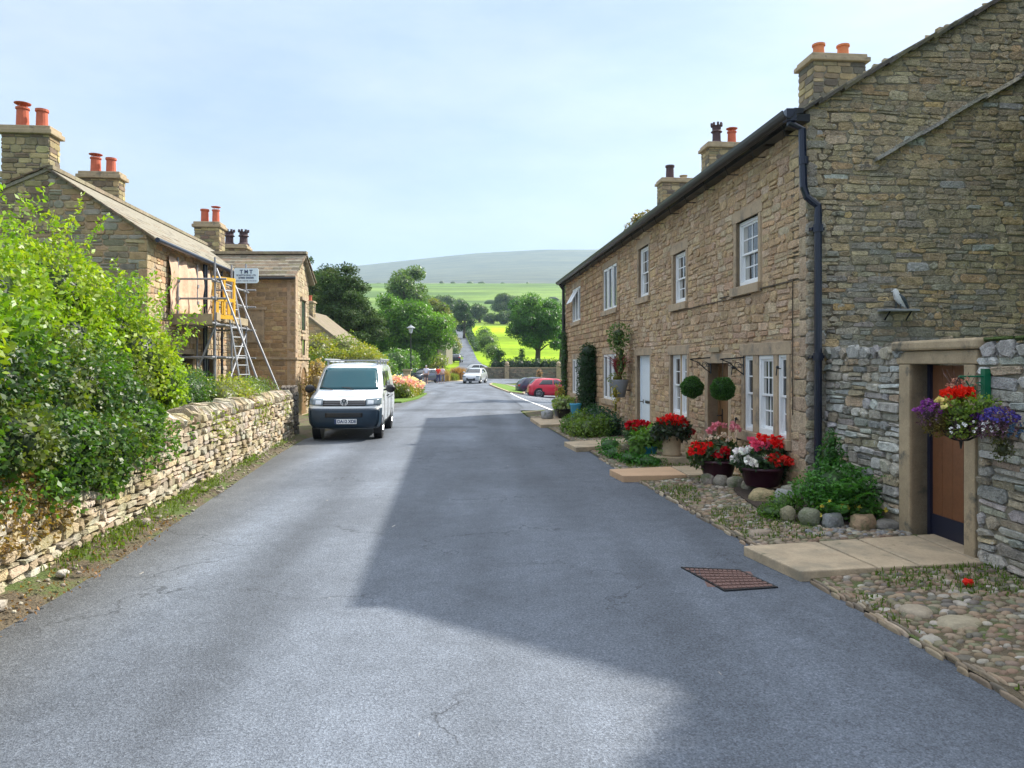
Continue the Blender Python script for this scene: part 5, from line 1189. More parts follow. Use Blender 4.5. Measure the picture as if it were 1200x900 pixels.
# ------------------------------------------------------------------ people
def person(label, x, y, face, top, bottom, hair, h=1.68, stride=.12, arm=.0, shorts=False):
    z0 = T(x, y)+.02; t = thing('person', label, 'person', (x, y, z0)); k = h/1.7; cf, sf = math.cos(face), math.sin(face)
    def q(a, b, c): return Vector((x+(a*cf-b*sf)*k, y+(a*sf+b*cf)*k, z0+c*k))      # a = to the side, b = forward
    V = [q(0, 0, .95), q(0, 0, 1.12), q(0, .0, 1.32), q(0, .01, 1.44), q(0, .02, 1.53), q(0, .03, 1.6), q(0, .02, 1.67)]
    r = [.14, .125, .15, .07, .06, .085, .06]; E = [(i, i+1) for i in range(6)]
    for s in (-1, 1):
        n = len(V); V += [q(.09*s, 0, .9), q(.1*s, stride*s*.7+.03, .5), q(.1*s, stride*s-.02, .08), q(.1*s, stride*s+.13, .03)]; r += [.095, .06, .04, .035]; E += [(0, n), (n, n+1), (n+1, n+2), (n+2, n+3)]
        n = len(V); V += [q(.18*s, 0, 1.38), q(.23*s, -.03, 1.12), q(.23*s, .08+arm*(s > 0), .9), q(.22*s, .13+arm*(s > 0), .82)]; r += [.06, .045, .034, .035]; E += [(2, n), (n, n+1), (n+1, n+2), (n+2, n+3)]
    skin('body', V, E, [a*k*.9 for a in r], 'skin', t, 1)
    Vs = [q(0, 0, .93), q(0, 0, 1.12), q(0, 0, 1.33), q(0, .01, 1.42)]; n = 4
    for s in (-1, 1): Vs += [q(.18*s, 0, 1.38), q(.225*s, -.02, 1.17)]
    skin('shirt', Vs, [(0, 1), (1, 2), (2, 3), (2, 4), (4, 5), (2, 6), (6, 7)], [a*k for a in (.16, .15, .165, .075, .075, .065, .075, .065)], top, t, 1)
    Vb = [q(0, 0, .96)]; Eb = []; rb = [.15]
    for s in (-1, 1):
        n = len(Vb); kn = .55 if shorts else .14; Vb += [q(.09*s, 0, .86), q(.1*s, stride*s*.7*(.8 if shorts else 1)+.02, .56)]; rb += [.105, .085]; Eb += [(0, n), (n, n+1)]
        if not shorts: Vb.append(q(.1*s, stride*s-.02, .16)); rb.append(.06); Eb.append((n+1, n+2))
    skin('shorts' if shorts else 'trousers', Vb, Eb, [a*k for a in rb], bottom, t, 1)
    mb = MB(); mb.ball(q(0, -.0, 1.625), (.095*k, .1*k, .105*k), n=12, m=8); mb.build('hair', hair, t, smooth=True)
    mb = MB()
    for s in (-1, 1): mb.ball(q(.033*s, .105, 1.6), .012*k)
    mb.tube([q(0, .1, 1.6), q(0, .125, 1.57)], .012*k, 5); mb.box(q(0, .105, 1.54), (.04*k, .012, .008)); mb.build('face', 'skin', t)
person('walker in a white top and brown shorts on the left of the road', -8.1, 70.0, R(185), 'cloth_white', 'cloth_brown', 'hair_grey', 1.78, shorts=True)
person('walker in a bright red top and navy trousers by the dark blue car', -7.25, 73.0, R(-10), 'cloth_red', 'cloth_navy', 'hair_dark', 1.68, arm=.1)
person('walker in pale pink clothes close behind the one in red', -6.95, 74.3, R(-15), 'cloth_pink', 'cloth_grey', 'hair_dark', 1.7)
# ------------------------------------------------------------------ plants by the terrace
G1, G2, G3, GD = (.06, .14, .02), (.09, .2, .025), (.04, .1, .025), (.02, .06, .018)
RED, RED2, WHT, PNK = (.75, .012, .01), (.6, .008, .02), (.8, .78, .74), (.75, .25, .3)
def bloom_parts(P, r, col, n=12, flat=.8):
    """each bloom a rosette of n petals round its centre"""
    P = np.asarray(P); k = len(P); d = unit(RNG.normal(size=(k*n, 3))+[0, 0, .25]); Q = np.repeat(P, n, 0)+d*r*.25
    return leaves(Q, r*1.15, np.array(col), d, 1.1, .2, 0, 2.2)
def ellip_shell(c, r, n, top=False):
    d = unit(RNG.normal(size=(n, 3))); 
    if top: d[:, 2] = np.abs(d[:, 2])*.9-.15
    return np.array(c)+d*np.array(r)*RNG.uniform(.85, 1.05, (n, 1))
def plant_in_pot(name, label, c, potm, potr, poth, fol, folr, folcol, blooms=(), leaf=.05, dens=700, prof=None, cat='flower pot', group=None, core=.7):
    """c = base point; fol = list of blob offsets; blooms = (colour, count, radius, centre, radii)"""
    c = Vector(c); blooms = [(a_, b_, int(n_*.9), r_*.82, c_, tuple(q*.9 for q in d_)) for a_, b_, n_, r_, c_, d_ in blooms]; t = thing(name, label, cat, c, group=group); mb = MB(); pf = prof or [(potr*.72, 0), (potr*.78, .02), (potr, poth*.85), (potr*1.08, poth*.86), (potr*1.08, poth), (potr*.9, poth), (potr*.88, poth*.9)]
    mb.lathe(c, pf, 18); p_ = mb.build('pot', potm, t, smooth=False); smooth_angle(p_)
    mb = MB(); mb.lathe(c+Vector((0, 0, poth*.86)), [(potr*.9, 0), (potr*.5, .02)], 14); mb.build('soil', 'soil', t)
    shrub('foliage', t, [(c.x+a, c.y+b, c.z+z, rx, ry, rz) for a, b, z, rx, ry, rz in fol], leaf, folcol, dens, core=core)
    for nm, col, n, r, cc, rr in blooms:
        P = ellip_shell((c.x+cc[0], c.y+cc[1], c.z+cc[2]), rr, n, True); V, f, q = bloom_parts(P, r, col); np_mesh(nm, V, f, q, 'petal', t)
    return t
# steps and rocks
def rocks(lst, label, group):
    for (x, y, z, r, c) in lst:
        mb = MB(); rock(mb, (x, y, z), r, c, rz=random.uniform(-.4, .4), n=14, m=9); o = mb.build('border_rock', 'rock', smooth=True); props(o, label, 'rock', group)
st = [(2.95, 11.15), (3.13, 11.0), (3.3, 10.85)]
rocks([(3.02+.02*i+.13*i, 11.45-.2*i, .12, (.12, .12, .12), vary((.3, .27, .22), .1)) for i in range(5)], 'grey cobble edging stone below the begonia pots', 'edging stones below the begonia pots')
for (x, y, z, r, c, lb) in ((3.37, 9.95, .1, (.2, .16, .15), (.36, .29, .16), 'ochre border rock below the plum-coloured bowl'), (3.62, 9.8, .13, (.16, .13, .14), (.3, .31, .3), 'pale grey border rock to the right of the ochre one'), (3.8, 10.05, .16, (.17, .13, .13), (.28, .27, .22), 'grey border rock against the cottage corner'),
    (3.25, 8.75, .12, (.1, .1, .12), (.24, .22, .14), 'small upright brown rock at the left of the fern bed'), (3.43, 8.55, .13, (.13, .12, .13), (.18, .19, .13), 'mossy round rock in front of the fern bed'), (3.63, 8.4, .12, (.13, .11, .11), (.22, .23, .23), 'round grey rock in front of the yellow flowers'), (3.93, 8.3, .12, (.16, .12, .12), (.34, .24, .15), 'blocky brown rock in front of the fern bed'), (4.22, 8.3, .1, (.2, .1, .07), (.2, .19, .17), 'long flat grey rock beside the doorway jamb')):
    mb = MB(); rock(mb, (x, y, z), r, c, rz=random.uniform(-.3, .3), n=14, m=9); props(mb.build('border_rock', 'rock', smooth=True), lb, 'rock')
mb = MB()
for i in range(90):
    x, y = random.uniform(3.2, 4.3), random.uniform(7.95, 8.4); r = random.uniform(.02, .045); mb.ball((x, y, .065), (r, r*.8, r*.6), vary(random.choice([(.2, .2, .2), (.3, .27, .22)]), .2), 7, 5, .1)
o = mb.build('pebbles', 'cobble', smooth=True, kind='structure')
xs = [(3.1, 8.9), (3.15, 10.4), (3.4, 11.6), (4.1, 10.4), (4.35, 8.4), (3.9, 8.3)]; mb = MB(); mb.prism([Vector((x, y, .02)) for x, y in xs], Vector((0, 0, .07))); mb.build('flower_bed', 'soil', kind='structure')
# step with the clay pot
s2 = thing('door_step', 'low stone step beside the brown door carrying the tall pot of red begonias', 'step', (2.95, 14.0, 0)); mb = MB(); mb.hexa([(2.6, 13.62, .02), (3.62, 13.55, .02), (3.6, 14.4, .02), (2.6, 14.5, .02), (2.6, 13.62, .2), (3.62, 13.55, .2), (3.6, 14.4, .2), (2.6, 14.5, .2)]); mb.build('tread', 'flag_stone', s2, bevel=.012)
plant_in_pot('begonia_pot', 'tall sandstone-coloured pot of bright red begonias between the two cottage doors', (2.98, 13.85, .2), 'stone_pot', .19, .36, [(0, 0, .5, .3, .3, .2), (.2, 0, .45, .16, .16, .16), (-.18, 0, .48, .16, .2, .16)], None, [(.02, .03, .03), (.03, .06, .02), (.04, .02, .03)],
   [('blooms', RED, 34, .07, (0, 0, .6), (.27, .27, .2)), ('blooms', (.5, .05, .05), 10, .06, (.35, .05, .42), (.08, .1, .16))], leaf=.09, prof=[(.17, 0), (.19, .03), (.16, .06), (.17, .3), (.2, .34), (.2, .38), (.17, .38)])
plant_in_pot('begonia_pot', 'red begonias behind, under the white door, left of the tall begonia pot', (2.55, 15.1, .08), 'grey_pot', .2, .28, [(0, 0, .42, .26, .26, .18)], None, [(.03, .08, .02), (.05, .12, .03)], [('blooms', RED2, 30, .07, (0, 0, .56), (.27, .27, .15))], leaf=.08)
plant_in_pot('leafy_pot', 'bright green trailing leafy plant in a dark blue pot beside the red begonias', (2.62, 14.2, .1), 'blue_pot', .16, .24, [(0, 0, .38, .26, .24, .2), (-.2, 0, .3, .15, .2, .2)], None, [(.12, .26, .03), (.09, .2, .025), (.16, .3, .06)], leaf=.11, dens=420)
plant_in_pot('begonia_planter', 'dark planter of red and cream begonias spilling over below the brown door', (3.2, 11.55, .16), 'plum_pot', .28, .26, [(0, 0, .36, .34, .3, .2), (-.26, 0, .34, .18, .2, .18)], None, [(.05, .1, .02), (.04, .07, .03), (.07, .12, .03)],
   [('red_blooms', RED, 18, .062, (-.28, -.1, .38), (.24, .22, .2)), ('red_blooms', RED2, 8, .07, (.05, -.25, .36), (.12, .1, .12)), ('cream_blooms', (.75, .6, .45), 20, .035, (-.02, 0, .58), (.26, .25, .12)), ('pink_blooms', PNK, 20, .05, (.2, .25, .68), (.3, .25, .2))], leaf=.08)
plant_in_pot('begonia_bowl', 'plum-coloured bowl of red, pink and white begonias under the triple window', (3.55, 10.55, .18), 'plum_pot', .3, .27, [(0, 0, .38, .4, .34, .2), (.3, .1, .3, .16, .2, .25)], None, [(.04, .1, .02), (.03, .07, .03), (.06, .12, .03)],
   [('white_blooms', WHT, 22, .058, (-.22, -.15, .4), (.26, .25, .22)), ('red_blooms', RED, 24, .066, (.12, .06, .58), (.28, .24, .17)), ('pink_blooms', (.8, .1, .2), 10, .07, (-.12, -.05, .58), (.18, .16, .08)), ('red_blooms', (.7, .03, .02), 18, .06, (.16, -.25, .38), (.18, .14, .12))], leaf=.075)
# fern bush at the corner, yellow flowers, low greens
def plant(name, label, blobs, size, cols, dens, cat='plant', core=.7, extra=None, group=None, aspect=.55, m='leaf', loc=None):
    b = blobs[0]; t = thing(name, label, cat, loc or (b[0], b[1], max(.0, min(q[2]-q[5] for q in blobs))), group=group)
    mb = MB()
    for q in blobs[:4]: mb.tube([(b[0], b[1], t.location.z), tuple(q[:3])], [.02, .01], 5)
    mb.build('stem', 'bark', t); shrub('foliage', t, blobs, size, cols, dens, m, core=core, extra=extra, aspect=aspect); return t
fp = []; base = np.array([3.85, 8.75, .15])
for k in range(64):                                  # fern fronds: rows of narrow leaflets along arching ribs
    a = random.uniform(0, 6.28); ln = random.uniform(.4, .75); up = random.uniform(.3, 1.15); ts = np.linspace(.15, 1, 26)
    rib = base+[random.uniform(-.14, .14), random.uniform(-.25, .25), random.uniform(0, .12)]+np.stack([np.cos(a)*ln*ts*.62, np.sin(a)*ln*ts*.62, ln*up*ts*(1.25-.65*ts**1.5)], 1)
    for sgn in (-1, 1):
        o_ = np.broadcast_to(np.array([-math.sin(a)*sgn, math.cos(a)*sgn, .15])*3, rib.shape); fp.append(leaves(rib, .085*(1.15-ts*.8), (.07, .22, .03), o_, .3, .25, 0, 2))
plant('fern_bush', 'lush green fern bush in the bed between the downpipe and the garden doorway', [(3.85, 8.85, .45, .34, .36, .3), (3.72, 9.1, .35, .28, .3, .22), (4.0, 8.7, .4, .26, .3, .26), (3.95, 9.2, .75, .16, .2, .2), (3.9, 9.05, .95, .08, .1, .16)], .05, [(.05, .17, .025), (.08, .22, .03), (.035, .12, .02)], 900, extra=fp, core=.6)
P = np.array([[3.78, 8.45, .3]])+RNG.normal(size=(26, 3))*[.22, .05, .05]; V = bloom_parts(P[:11], .022, (.75, .62, .12)); plant('yellow_flowers', 'small yellow flowers in the bed in front of the fern bush', [(3.75, 8.6, .22, .25, .14, .14), (4.05, 8.5, .22, .18, .12, .12)], .05, [(.07, .2, .025), (.1, .24, .03)], 900, extra=[V])
plant('low_greenery', 'feathery green ground plant at the left edge of the fern bed', [(3.15, 8.95, .12, .18, .22, .1), (3.35, 9.15, .18, .2, .2, .14)], .04, [(.09, .2, .025), (.07, .16, .02)], 1100)
for (lb, bl, cs_, sz, pm) in (('bright green spreading plant beside the red-orange flagstone path', [(2.55, 13.7, .12, .3, .35, .12), (2.3, 14.2, .12, .3, .4, .13), (2.1, 14.9, .13, .28, .4, .14), (2.05, 15.4, .2, .3, .3, .2), (2.5, 15.0, .25, .2, .3, .2)], [(.04, .16, .02), (.06, .2, .03)], .05, None),
    ('yellow-green grassy mound below the three-light window', [(2.0, 18.9, .25, .38, .4, .3), (1.75, 19.3, .22, .3, .4, .27), (2.3, 19.2, .3, .35, .4, .32), (1.65, 20.2, .25, .33, .5, .3), (1.95, 20.8, .3, .3, .4, .33)], [(.12, .2, .025), (.16, .24, .03), (.08, .17, .02)], .07, None),
    ('dark green leafy plant against the wall under the three-light window', [(2.45, 20.2, .4, .35, .4, .34), (2.3, 21, .4, .33, .4, .36), (2.65, 19.3, .3, .26, .3, .3)], [(.02, .07, .035), (.03, .09, .03)], .07, None)):
    plant('border_plant', lb, bl, sz, cs_, 500)
plant('pale_shrub', 'grey-leaved lichen-like cushion plant on the stones by the red begonias', [(2.25, 14.45, .26, .2, .2, .14), (2.5, 14.3, .25, .22, .2, .14)], .04, [(.25, .22, .13), (.2, .19, .12)], 900)
# clipped column by the far windows
ct = thing('columnar_shrub', 'tall dark green clipped column of ivy against the far cottage wall', 'shrub', (2.48, 24.1, 0)); YC = 24.2
bl = [(2.46+.03*math.sin(i*2), 24.1, .4+i*.27, .34-.02*max(0, i-5), .42-.03*max(0, i-5), .3) for i in range(8)]; mb = MB(); mb.tube([(2.46, 24.1, 0), (2.46, 24.1, 2.2)], [.06, .03], 6); mb.build('stem', 'bark', ct); shrub('foliage', ct, bl, .06, [(.012, .05, .014), (.02, .07, .02), (.03, .09, .02)], 650)
ct = thing('wall_ivy', 'narrow strip of ivy climbing the far end corner of the terrace', 'climbing plant', FR.p(LEN-.3, 0, .1)); bl = [(*FR.p(LEN-.45+.1*math.sin(i*1.7), .3+i*.3, .12),) + (.13, .24, .22) for i in range(10)]
shrub('foliage', ct, bl, .07, [(.03, .08, .02), (.04, .1, .03)], 420, core=.5)
mb = MB(); mb.tube([FR.p(LEN-.4, 0, .06), FR.p(LEN-.45, 3, .06)], .02, 5); mb.build('stem', 'bark', ct)
# pots at the far corner
plant_in_pot('shrub_pot', 'potted yellow-leaved shrub standing at the far corner of the terrace', (1.66, 26.0, .1), 'grey_pot', .2, .3, [(0, 0, .45, .22, .22, .22), (.02, 0, .7, .17, .17, .22), (0, 0, .92, .14, .14, .18)], None, [(.4, .3, .05), (.3, .28, .04), (.2, .24, .04)], leaf=.09, dens=320, core=.5)
plant_in_pot('hosta_pot', 'cream-variegated leafy plant in a dark pot next to the yellow-leaved shrub', (1.75, 24.9, .1), 'black_plastic', .27, .32, [(0, 0, .5, .36, .34, .24)], None, [(.5, .5, .3), (.2, .3, .08), (.6, .6, .4), (.1, .2, .04)], leaf=.14, dens=220, core=.6)
mb = MB(); t = thing('blue_pot', 'tall turquoise glazed pot at the foot of the dark green column', 'pot', (2.02, 23.6, .08)); mb.lathe((2.02, 23.6, .08), [(.11, 0), (.13, .05), (.17, .5), (.19, .52), (.19, .58), (.16, .58), (.15, .5)], 18); smooth_angle(mb.build('pot', 'blue_pot', t)); mb = MB(); mb.tube([(2.02, 23.6, .55), (2.0, 23.6, .8)], .02, 5); mb.build('stem', 'bark', t)
mb = MB(); rock(mb, (1.15, 24.6, .22), (.22, .2, .2), (.3, .31, .33)); props(mb.build('boulder', 'rock', smooth=True), 'pale grey boulder at the kerb by the potted plants', 'rock')
# hanging plants on the front: wall pot with cordyline, fuchsia above
def wallpt(px, py, d): 
    u = fu(px); return FR.p(u, fz(px, py), d)
p = wallpt(739, 452, .3); t = thing('wall_planter', 'grey wall pot of red-bladed spiky plant and trailing yellow flowers left of the white door', 'wall planter', p); mb = MB(); mb.lathe(p-Vector((0, 0, .3)), [(.15, 0), (.2, .25), (.24, .42), (.24, .46), (.19, .46)], 16); smooth_angle(mb.build('pot', 'grey_pot', t)); mb = MB(); mb.tube([p-Vector((0, 0, .1)), p-FR.n*.3-Vector((0, 0, .12))], .015, 5); mb.build('bracket', 'black_iron', t)
P = np.array([[*(p+Vector((0, 0, .15)))]]*130); V, f, c = blades(P, .72, (.26, .04, .06), .018, .8); np_mesh('spiky_leaves', V, f, c, 'blade', t)
shrub('trailing_foliage', t, [(p.x-.12, p.y-.1, p.z-.15, .14, .14, .3), (p.x-.05, p.y, p.z+.2, .26, .22, .14), (p.x-.1, p.y, p.z-.55, .06, .08, .25)], .05, [(.3, .3, .03), (.5, .38, .03), (.15, .2, .04)], 420, core=.5)
p = wallpt(741, 392, .35); t = thing('hanging_plant', 'green trailing plant hung from the wall left of the white door lintel', 'hanging plant', p); shrub('foliage', t, [(p.x, p.y, p.z, .3, .32, .3), (p.x-.05, p.y, p.z-.15, .24, .26, .3), (p.x+.05, p.y, p.z-.55, .12, .14, .4), (p.x+.05, p.y-.1, p.z-.8, .1, .1, .3)], .07, [(.06, .13, .03), (.1, .18, .05), (.14, .2, .05)], 360, core=.45)
mb = MB(); w0 = wallpt(741, 376, 0); mb.tube([w0, w0+FR.n*.35, p+Vector((0, 0, .1))], .012, 5); mb.build('bracket', 'black_iron', t)
# topiary balls on scroll brackets
for px, py, r, lb in ((811, 454, .19, 'round clipped topiary ball hanging left of the brown door'), (847, 456, .18, 'round clipped topiary ball hanging right of the brown door')):
    Y = (CF-.36)/((px-CX)/F+.0862); c = at(px, py, Y); t = thing('topiary_ball', lb, 'topiary ball', c, group='topiary balls by the brown door')
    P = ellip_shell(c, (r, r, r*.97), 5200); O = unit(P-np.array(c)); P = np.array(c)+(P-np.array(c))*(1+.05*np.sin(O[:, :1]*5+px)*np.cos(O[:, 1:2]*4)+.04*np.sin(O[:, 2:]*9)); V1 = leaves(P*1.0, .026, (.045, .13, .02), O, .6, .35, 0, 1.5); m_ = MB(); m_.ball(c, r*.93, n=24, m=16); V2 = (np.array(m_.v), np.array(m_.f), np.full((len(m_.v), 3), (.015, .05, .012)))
    V, f, q = join([V1, V2]); np_mesh('foliage', V, f, q, 'leaf', t)
    wp = Vector((CF-.0862*(Y+.03), Y+.03, c.z)); hz = H+(CY-421)/F*Y; mb = MB(); mb.tube([c+Vector((0, 0, r*.9)), Vector((c.x, c.y, hz))], .006, 4); mb.build('chain', 'black_iron', t)
    b_ = thing('scroll_bracket', lb.replace('round clipped topiary ball hanging', 'black scrolled iron bracket on the wall'), 'bracket', Vector((wp.x, wp.y, hz)), group='scroll brackets by the brown door'); mb = MB(); e = Vector((c.x-.04, c.y, hz)); w0 = Vector((wp.x, wp.y, hz))
    mb.tube([w0+Vector((0, 0, .03)), e], .012, 6); mb.tube([w0+Vector((-.01, 0, .06)), w0+Vector((-.01, 0, -.26))], .012, 6)
    mb.tube([w0+Vector((-.01, 0, -.25)), w0.lerp(e, .3)+Vector((0, 0, -.17)), w0.lerp(e, .65)+Vector((0, 0, -.05)), e], .009, 6)
    for q, rr in ((.3, .06), (.6, .035), (.15, .04)): cc = w0.lerp(e, q)+Vector((0, 0, -.06-.06*(1-q))); mb.tube([cc+Vector((rr*math.cos(a)*(1-a/14), 0, rr*math.sin(a)*(1-a/14))) for a in np.linspace(0, 8, 18)], .006, 5)
    mb.build('iron_scroll', 'black_iron', b_)
# hanging basket by the doorway
BYY = 6.78; wu = gy(6.78); bw = GW.p(wu, 0, 0); bx = 4.1
t = thing('basket_bracket', 'green painted iron bracket on the garden wall holding the flower basket', 'bracket', GW.p(wu, 1.8, 0)); mb = MB()
GW.box(mb, wu-.03, wu+.03, 1.42, 1.86, 0.03, .085); mb.build('back_plate', 'green_iron', t); mb = MB(); A = GW.p(wu, 1.79, .06); Bp = Vector((bx-.02, BYY, 1.79)); mb.tube([A, Bp], .008, 6)
mb.tube([GW.p(wu, 1.45, .06), A.lerp(Bp, .3)-Vector((0, 0, .22)), A.lerp(Bp, .75)-Vector((0, 0, .03)), Bp], .007, 6)
for q, rr in ((.25, .05), (.5, .03)): cc = A.lerp(Bp, q)-Vector((0, 0, .1)); mb.tube([cc+Vector((rr*math.cos(a)*(1-a/14), 0, rr*math.sin(a)*(1-a/14))) for a in np.linspace(0, 8, 18)], .005, 5)
mb.build('scroll_arm', 'green_iron', t)
bc = Vector((bx, BYY, 1.42)); hb = thing('hanging_basket', 'wire hanging basket of red, purple and blue flowers before the brown garden door', 'hanging basket', bc); mb = MB()
for a in np.linspace(0, 2*math.pi, 13)[:-1]: mb.tube([bc+Vector((math.cos(a)*.2*math.cos(q), math.sin(a)*.2*math.cos(q), -.22*math.sin(q))) for q in np.linspace(0, math.pi/2, 6)], .005, 4)
mb.tube([bc+Vector((.2*math.cos(a), .2*math.sin(a), 0)) for a in np.linspace(0, 2*math.pi, 21)], .007, 5); mb.tube([bc+Vector((0, 0, -.21)), bc+Vector((0, 0, -.29))], [.02, .006], 6); mb.build('wire_frame', 'black_iron', hb)
mb = MB(); mb.ball(bc+Vector((0, 0, -.05)), (.15, .15, .15), n=16, m=10); mb.build('basket_liner', 'soil', hb)
mb = MB()
for a in (0.5, 2.6, 4.7): mb.tube([bc+Vector((.19*math.cos(a), .19*math.sin(a), 0)), Vector((bx-.02, BYY, 1.78))], .004, 4)
mb.build_each('chain', 'black_iron', hb)
def bl_(px0, py0, px1, py1, dy=0, ry=.14):
    Y = BYY+dy; Y = min(Y, 4.56/((px1-CX)/F+.05)); c = at((px0+px1)/2, (py0+py1)/2, Y); return (c.x, c.y, c.z, (px1-px0)/2/F*Y, ry, (py1-py0)/2/F*Y)
shrub('green_foliage', hb, [bl_(1103, 462, 1150, 502), bl_(1135, 462, 1168, 485, 0, .12), bl_(1110, 480, 1142, 512, -.12, .14)], .04, [(.16, .26, .03), (.1, .2, .03), (.22, .3, .05)], 1500, core=.5)
shrub('brown_trailing_foliage', hb, [bl_(1082, 474, 1112, 512)], .022, [(.2, .13, .03), (.15, .13, .03)], 3400, core=.7)
shrub('purple_trailing_foliage', hb, [bl_(1150, 476, 1192, 512, -.02, .12), bl_(1075, 468, 1102, 500, -.02, .11), bl_(1138, 484, 1165, 512, -.05, .1), bl_(1112, 485, 1125, 510, -.12, .08)], .025, [(.16, .07, .15), (.22, .12, .22), (.1, .1, .05)], 2300, core=.5)
shrub('olive_trailing_foliage', hb, [bl_(1158, 486, 1184, 520, -.02, .1), bl_(1165, 515, 1185, 540, 0, .08)], .025, [(.1, .12, .03), (.14, .14, .04), (.08, .1, .04)], 2300, core=.6)
for nm, box_, n, r, col in (('red_blooms', bl_(1110, 456, 1137, 468, -.05, .1), 26, .045, (.85, .03, .01)), ('purple_blooms', bl_(1074, 465, 1103, 496, -.02, .12), 70, .017, (.3, .07, .34)), ('blue_blooms', bl_(1150, 474, 1192, 506, -.02, .13), 75, .016, (.1, .08, .36)), ('purple_blooms', bl_(1140, 482, 1162, 496, -.08, .1), 50, .018, (.22, .07, .42)),
    ('yellow_blooms', bl_(1100, 466, 1112, 482, -.08, .06), 10, .035, (.8, .7, .25)), ('white_blooms', bl_(1100, 490, 1190, 520, -.08, .1), 26, .012, (.8, .8, .78)), ('blue_blooms', bl_(1184, 490, 1210, 530, .0, .1), 26, .014, (.06, .12, .2)), ('orange_blooms', bl_(1105, 440, 1140, 462, -.02, .1), 16, .014, (.6, .3, .2))):
    P = ellip_shell(box_[:3], box_[3:], n, True); V, f, q = bloom_parts(P, r, col, 8); np_mesh(nm, V, f, q, 'petal', hb)
mb = MB()
for k in range(9): a = random.uniform(0, 6.28); mb.tube([bc+Vector((0, 0, .1)), bc+Vector((.12*math.cos(a), .12*math.sin(a), .3)), bc+Vector((.22*math.cos(a), .22*math.sin(a), .36+random.uniform(-.05, .08)))], .003, 4)
mb.build('flower_stems', 'rust_iron', hb)

# ------------------------------------------------------------------ left shrubs and hedges
BRT = [(.24, .37, .02), (.17, .3, .02), (.31, .39, .03), (.11, .23, .018), (.22, .33, .03)]; DRK = [(.04, .1, .018), (.07, .16, .02), (.1, .2, .025), (.025, .07, .015), (.12, .15, .03)]
up = [(-6.2, 8.3, 2.45, .9, 1.05, .95), (-6.8, 9.4, 2.4, .95, 1.1, .85), (-6.0, 9.7, 2.0, .75, .9, .8), (-6.0, 10.6, 1.7, .55, .8, .65), (-6.7, 10.9, 2.0, .7, .8, .7), (-5.4, 7.2, 1.9, .8, .9, .8), (-7.0, 8.2, 2.45, 1.0, 1.1, 1.0), (-4.95, 6.0, 2.0, .65, .8, .75), (-6.3, 7.6, 2.95, .8, .8, .75), (-5.6, 6.4, 2.5, .7, .7, .6), (-6.3, 10.0, 2.75, .75, .8, .75), (-5.6, 11.0, 1.95, .5, .7, .65), (-5.45, 11.5, 1.6, .35, .5, .5), (-5.9, 10.9, 2.3, .45, .6, .5)]
sp_ = []
for k in range(300):                                 # arching young shoots
    b = random.choice(up); a = random.uniform(0, 6.28); p0 = np.array([b[0]+b[3]*.6*math.cos(a), b[1]+b[4]*.6*math.sin(a), b[2]+b[5]*.7]); ln = random.uniform(.45, 1.25); da = random.uniform(0, 6.28); ts = np.linspace(0, 1, int(ln*34))
    lean = random.uniform(.1, .7); Pp = p0+np.stack([np.cos(da)*ts*ln*lean, np.sin(da)*ts*ln*lean, ln*(ts*1.05-.35*ts**2)], 1)+RNG.normal(size=(len(ts), 3))*.015; sp_.append(leaves(Pp, .075, random.choice(BRT[:3]), None, .5, .25, .1))
ls = thing('leafy_shrub', 'large bright yellow-green arching shrub rising over the dry stone wall in the left foreground', 'shrub', (-6.3, 8.8, 0)); mb = MB()
for b in up: mb.tube([(b[0]*.5-3.1, b[1], 0), (b[0], b[1], b[2])], [.05, .02], 6)
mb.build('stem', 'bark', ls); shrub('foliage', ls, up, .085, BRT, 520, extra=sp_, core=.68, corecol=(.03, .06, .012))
iv = thing('ivy_mass', 'dense dark green glossy ivy draped over the near half of the dry stone wall', 'ivy', (-4.9, 7, .8)); lo = []
for i in range(25):
    y = 3.4+i*.245; k = min(1, max(0, (10.8-y)/3)); dz = interp(y, [3, 5.6, 6.6, 7.8, 9, 10, 11], [1.35, 1.36, 1.2, 1.0, 1.2, 1.32, 1.4]); lo.append((XW(y)-.08+random.uniform(-.08, .08), y, dz+random.uniform(-.06, .06), random.uniform(.26, .36), .36, random.uniform(.26, .36)))
    lo.append((XW(y)-.65+random.uniform(-.15, .15), y, 1.2+.35*k+random.uniform(-.1, .12), .55, .5, .5)); 
for i in range(8): y = 5+i*.75; lo.append((XW(y)-1.1, y, 1.7+random.uniform(-.1, .15), .7, .6, .55))
for i in range(5): y = 6.9+i*.32; lo.append((XW(y)+.03, y, .82+random.uniform(-.08, .08), .15, .2, .22))
tr = []
for k in range(70):
    y = random.uniform(4.8, 10.6); ln = random.uniform(.15, .5); ts = np.linspace(0, 1, int(ln*45)+4); z0 = interp(y, [3, 6, 7.6, 9, 11], [1.15, 1.12, .88, 1.05, 1.2]); Pp = np.array([XW(y)+.1, y, z0])+np.stack([.05*ts, .1*np.sin(ts*3+k), -ln*ts], 1)+RNG.normal(size=(len(ts), 3))*.02; tr.append(leaves(Pp, .06, random.choice(DRK[1:3]), None, .7, .3, .3))
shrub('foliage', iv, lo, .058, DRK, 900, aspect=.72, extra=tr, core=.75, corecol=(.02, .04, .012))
mb = MB()
for i in range(14): y = 4.5+i*.45; mb.tube([(XW(y)-.2, y, 0), (XW(y)-.4, y+.2, 1.3)], [.03, .015], 5)
mb.build('stem', 'bark', iv)
def bush(name, label, blobs, size, cols, dens, cat='bush', **k): return plant(name, label, blobs, size, cols, dens, cat, **k)
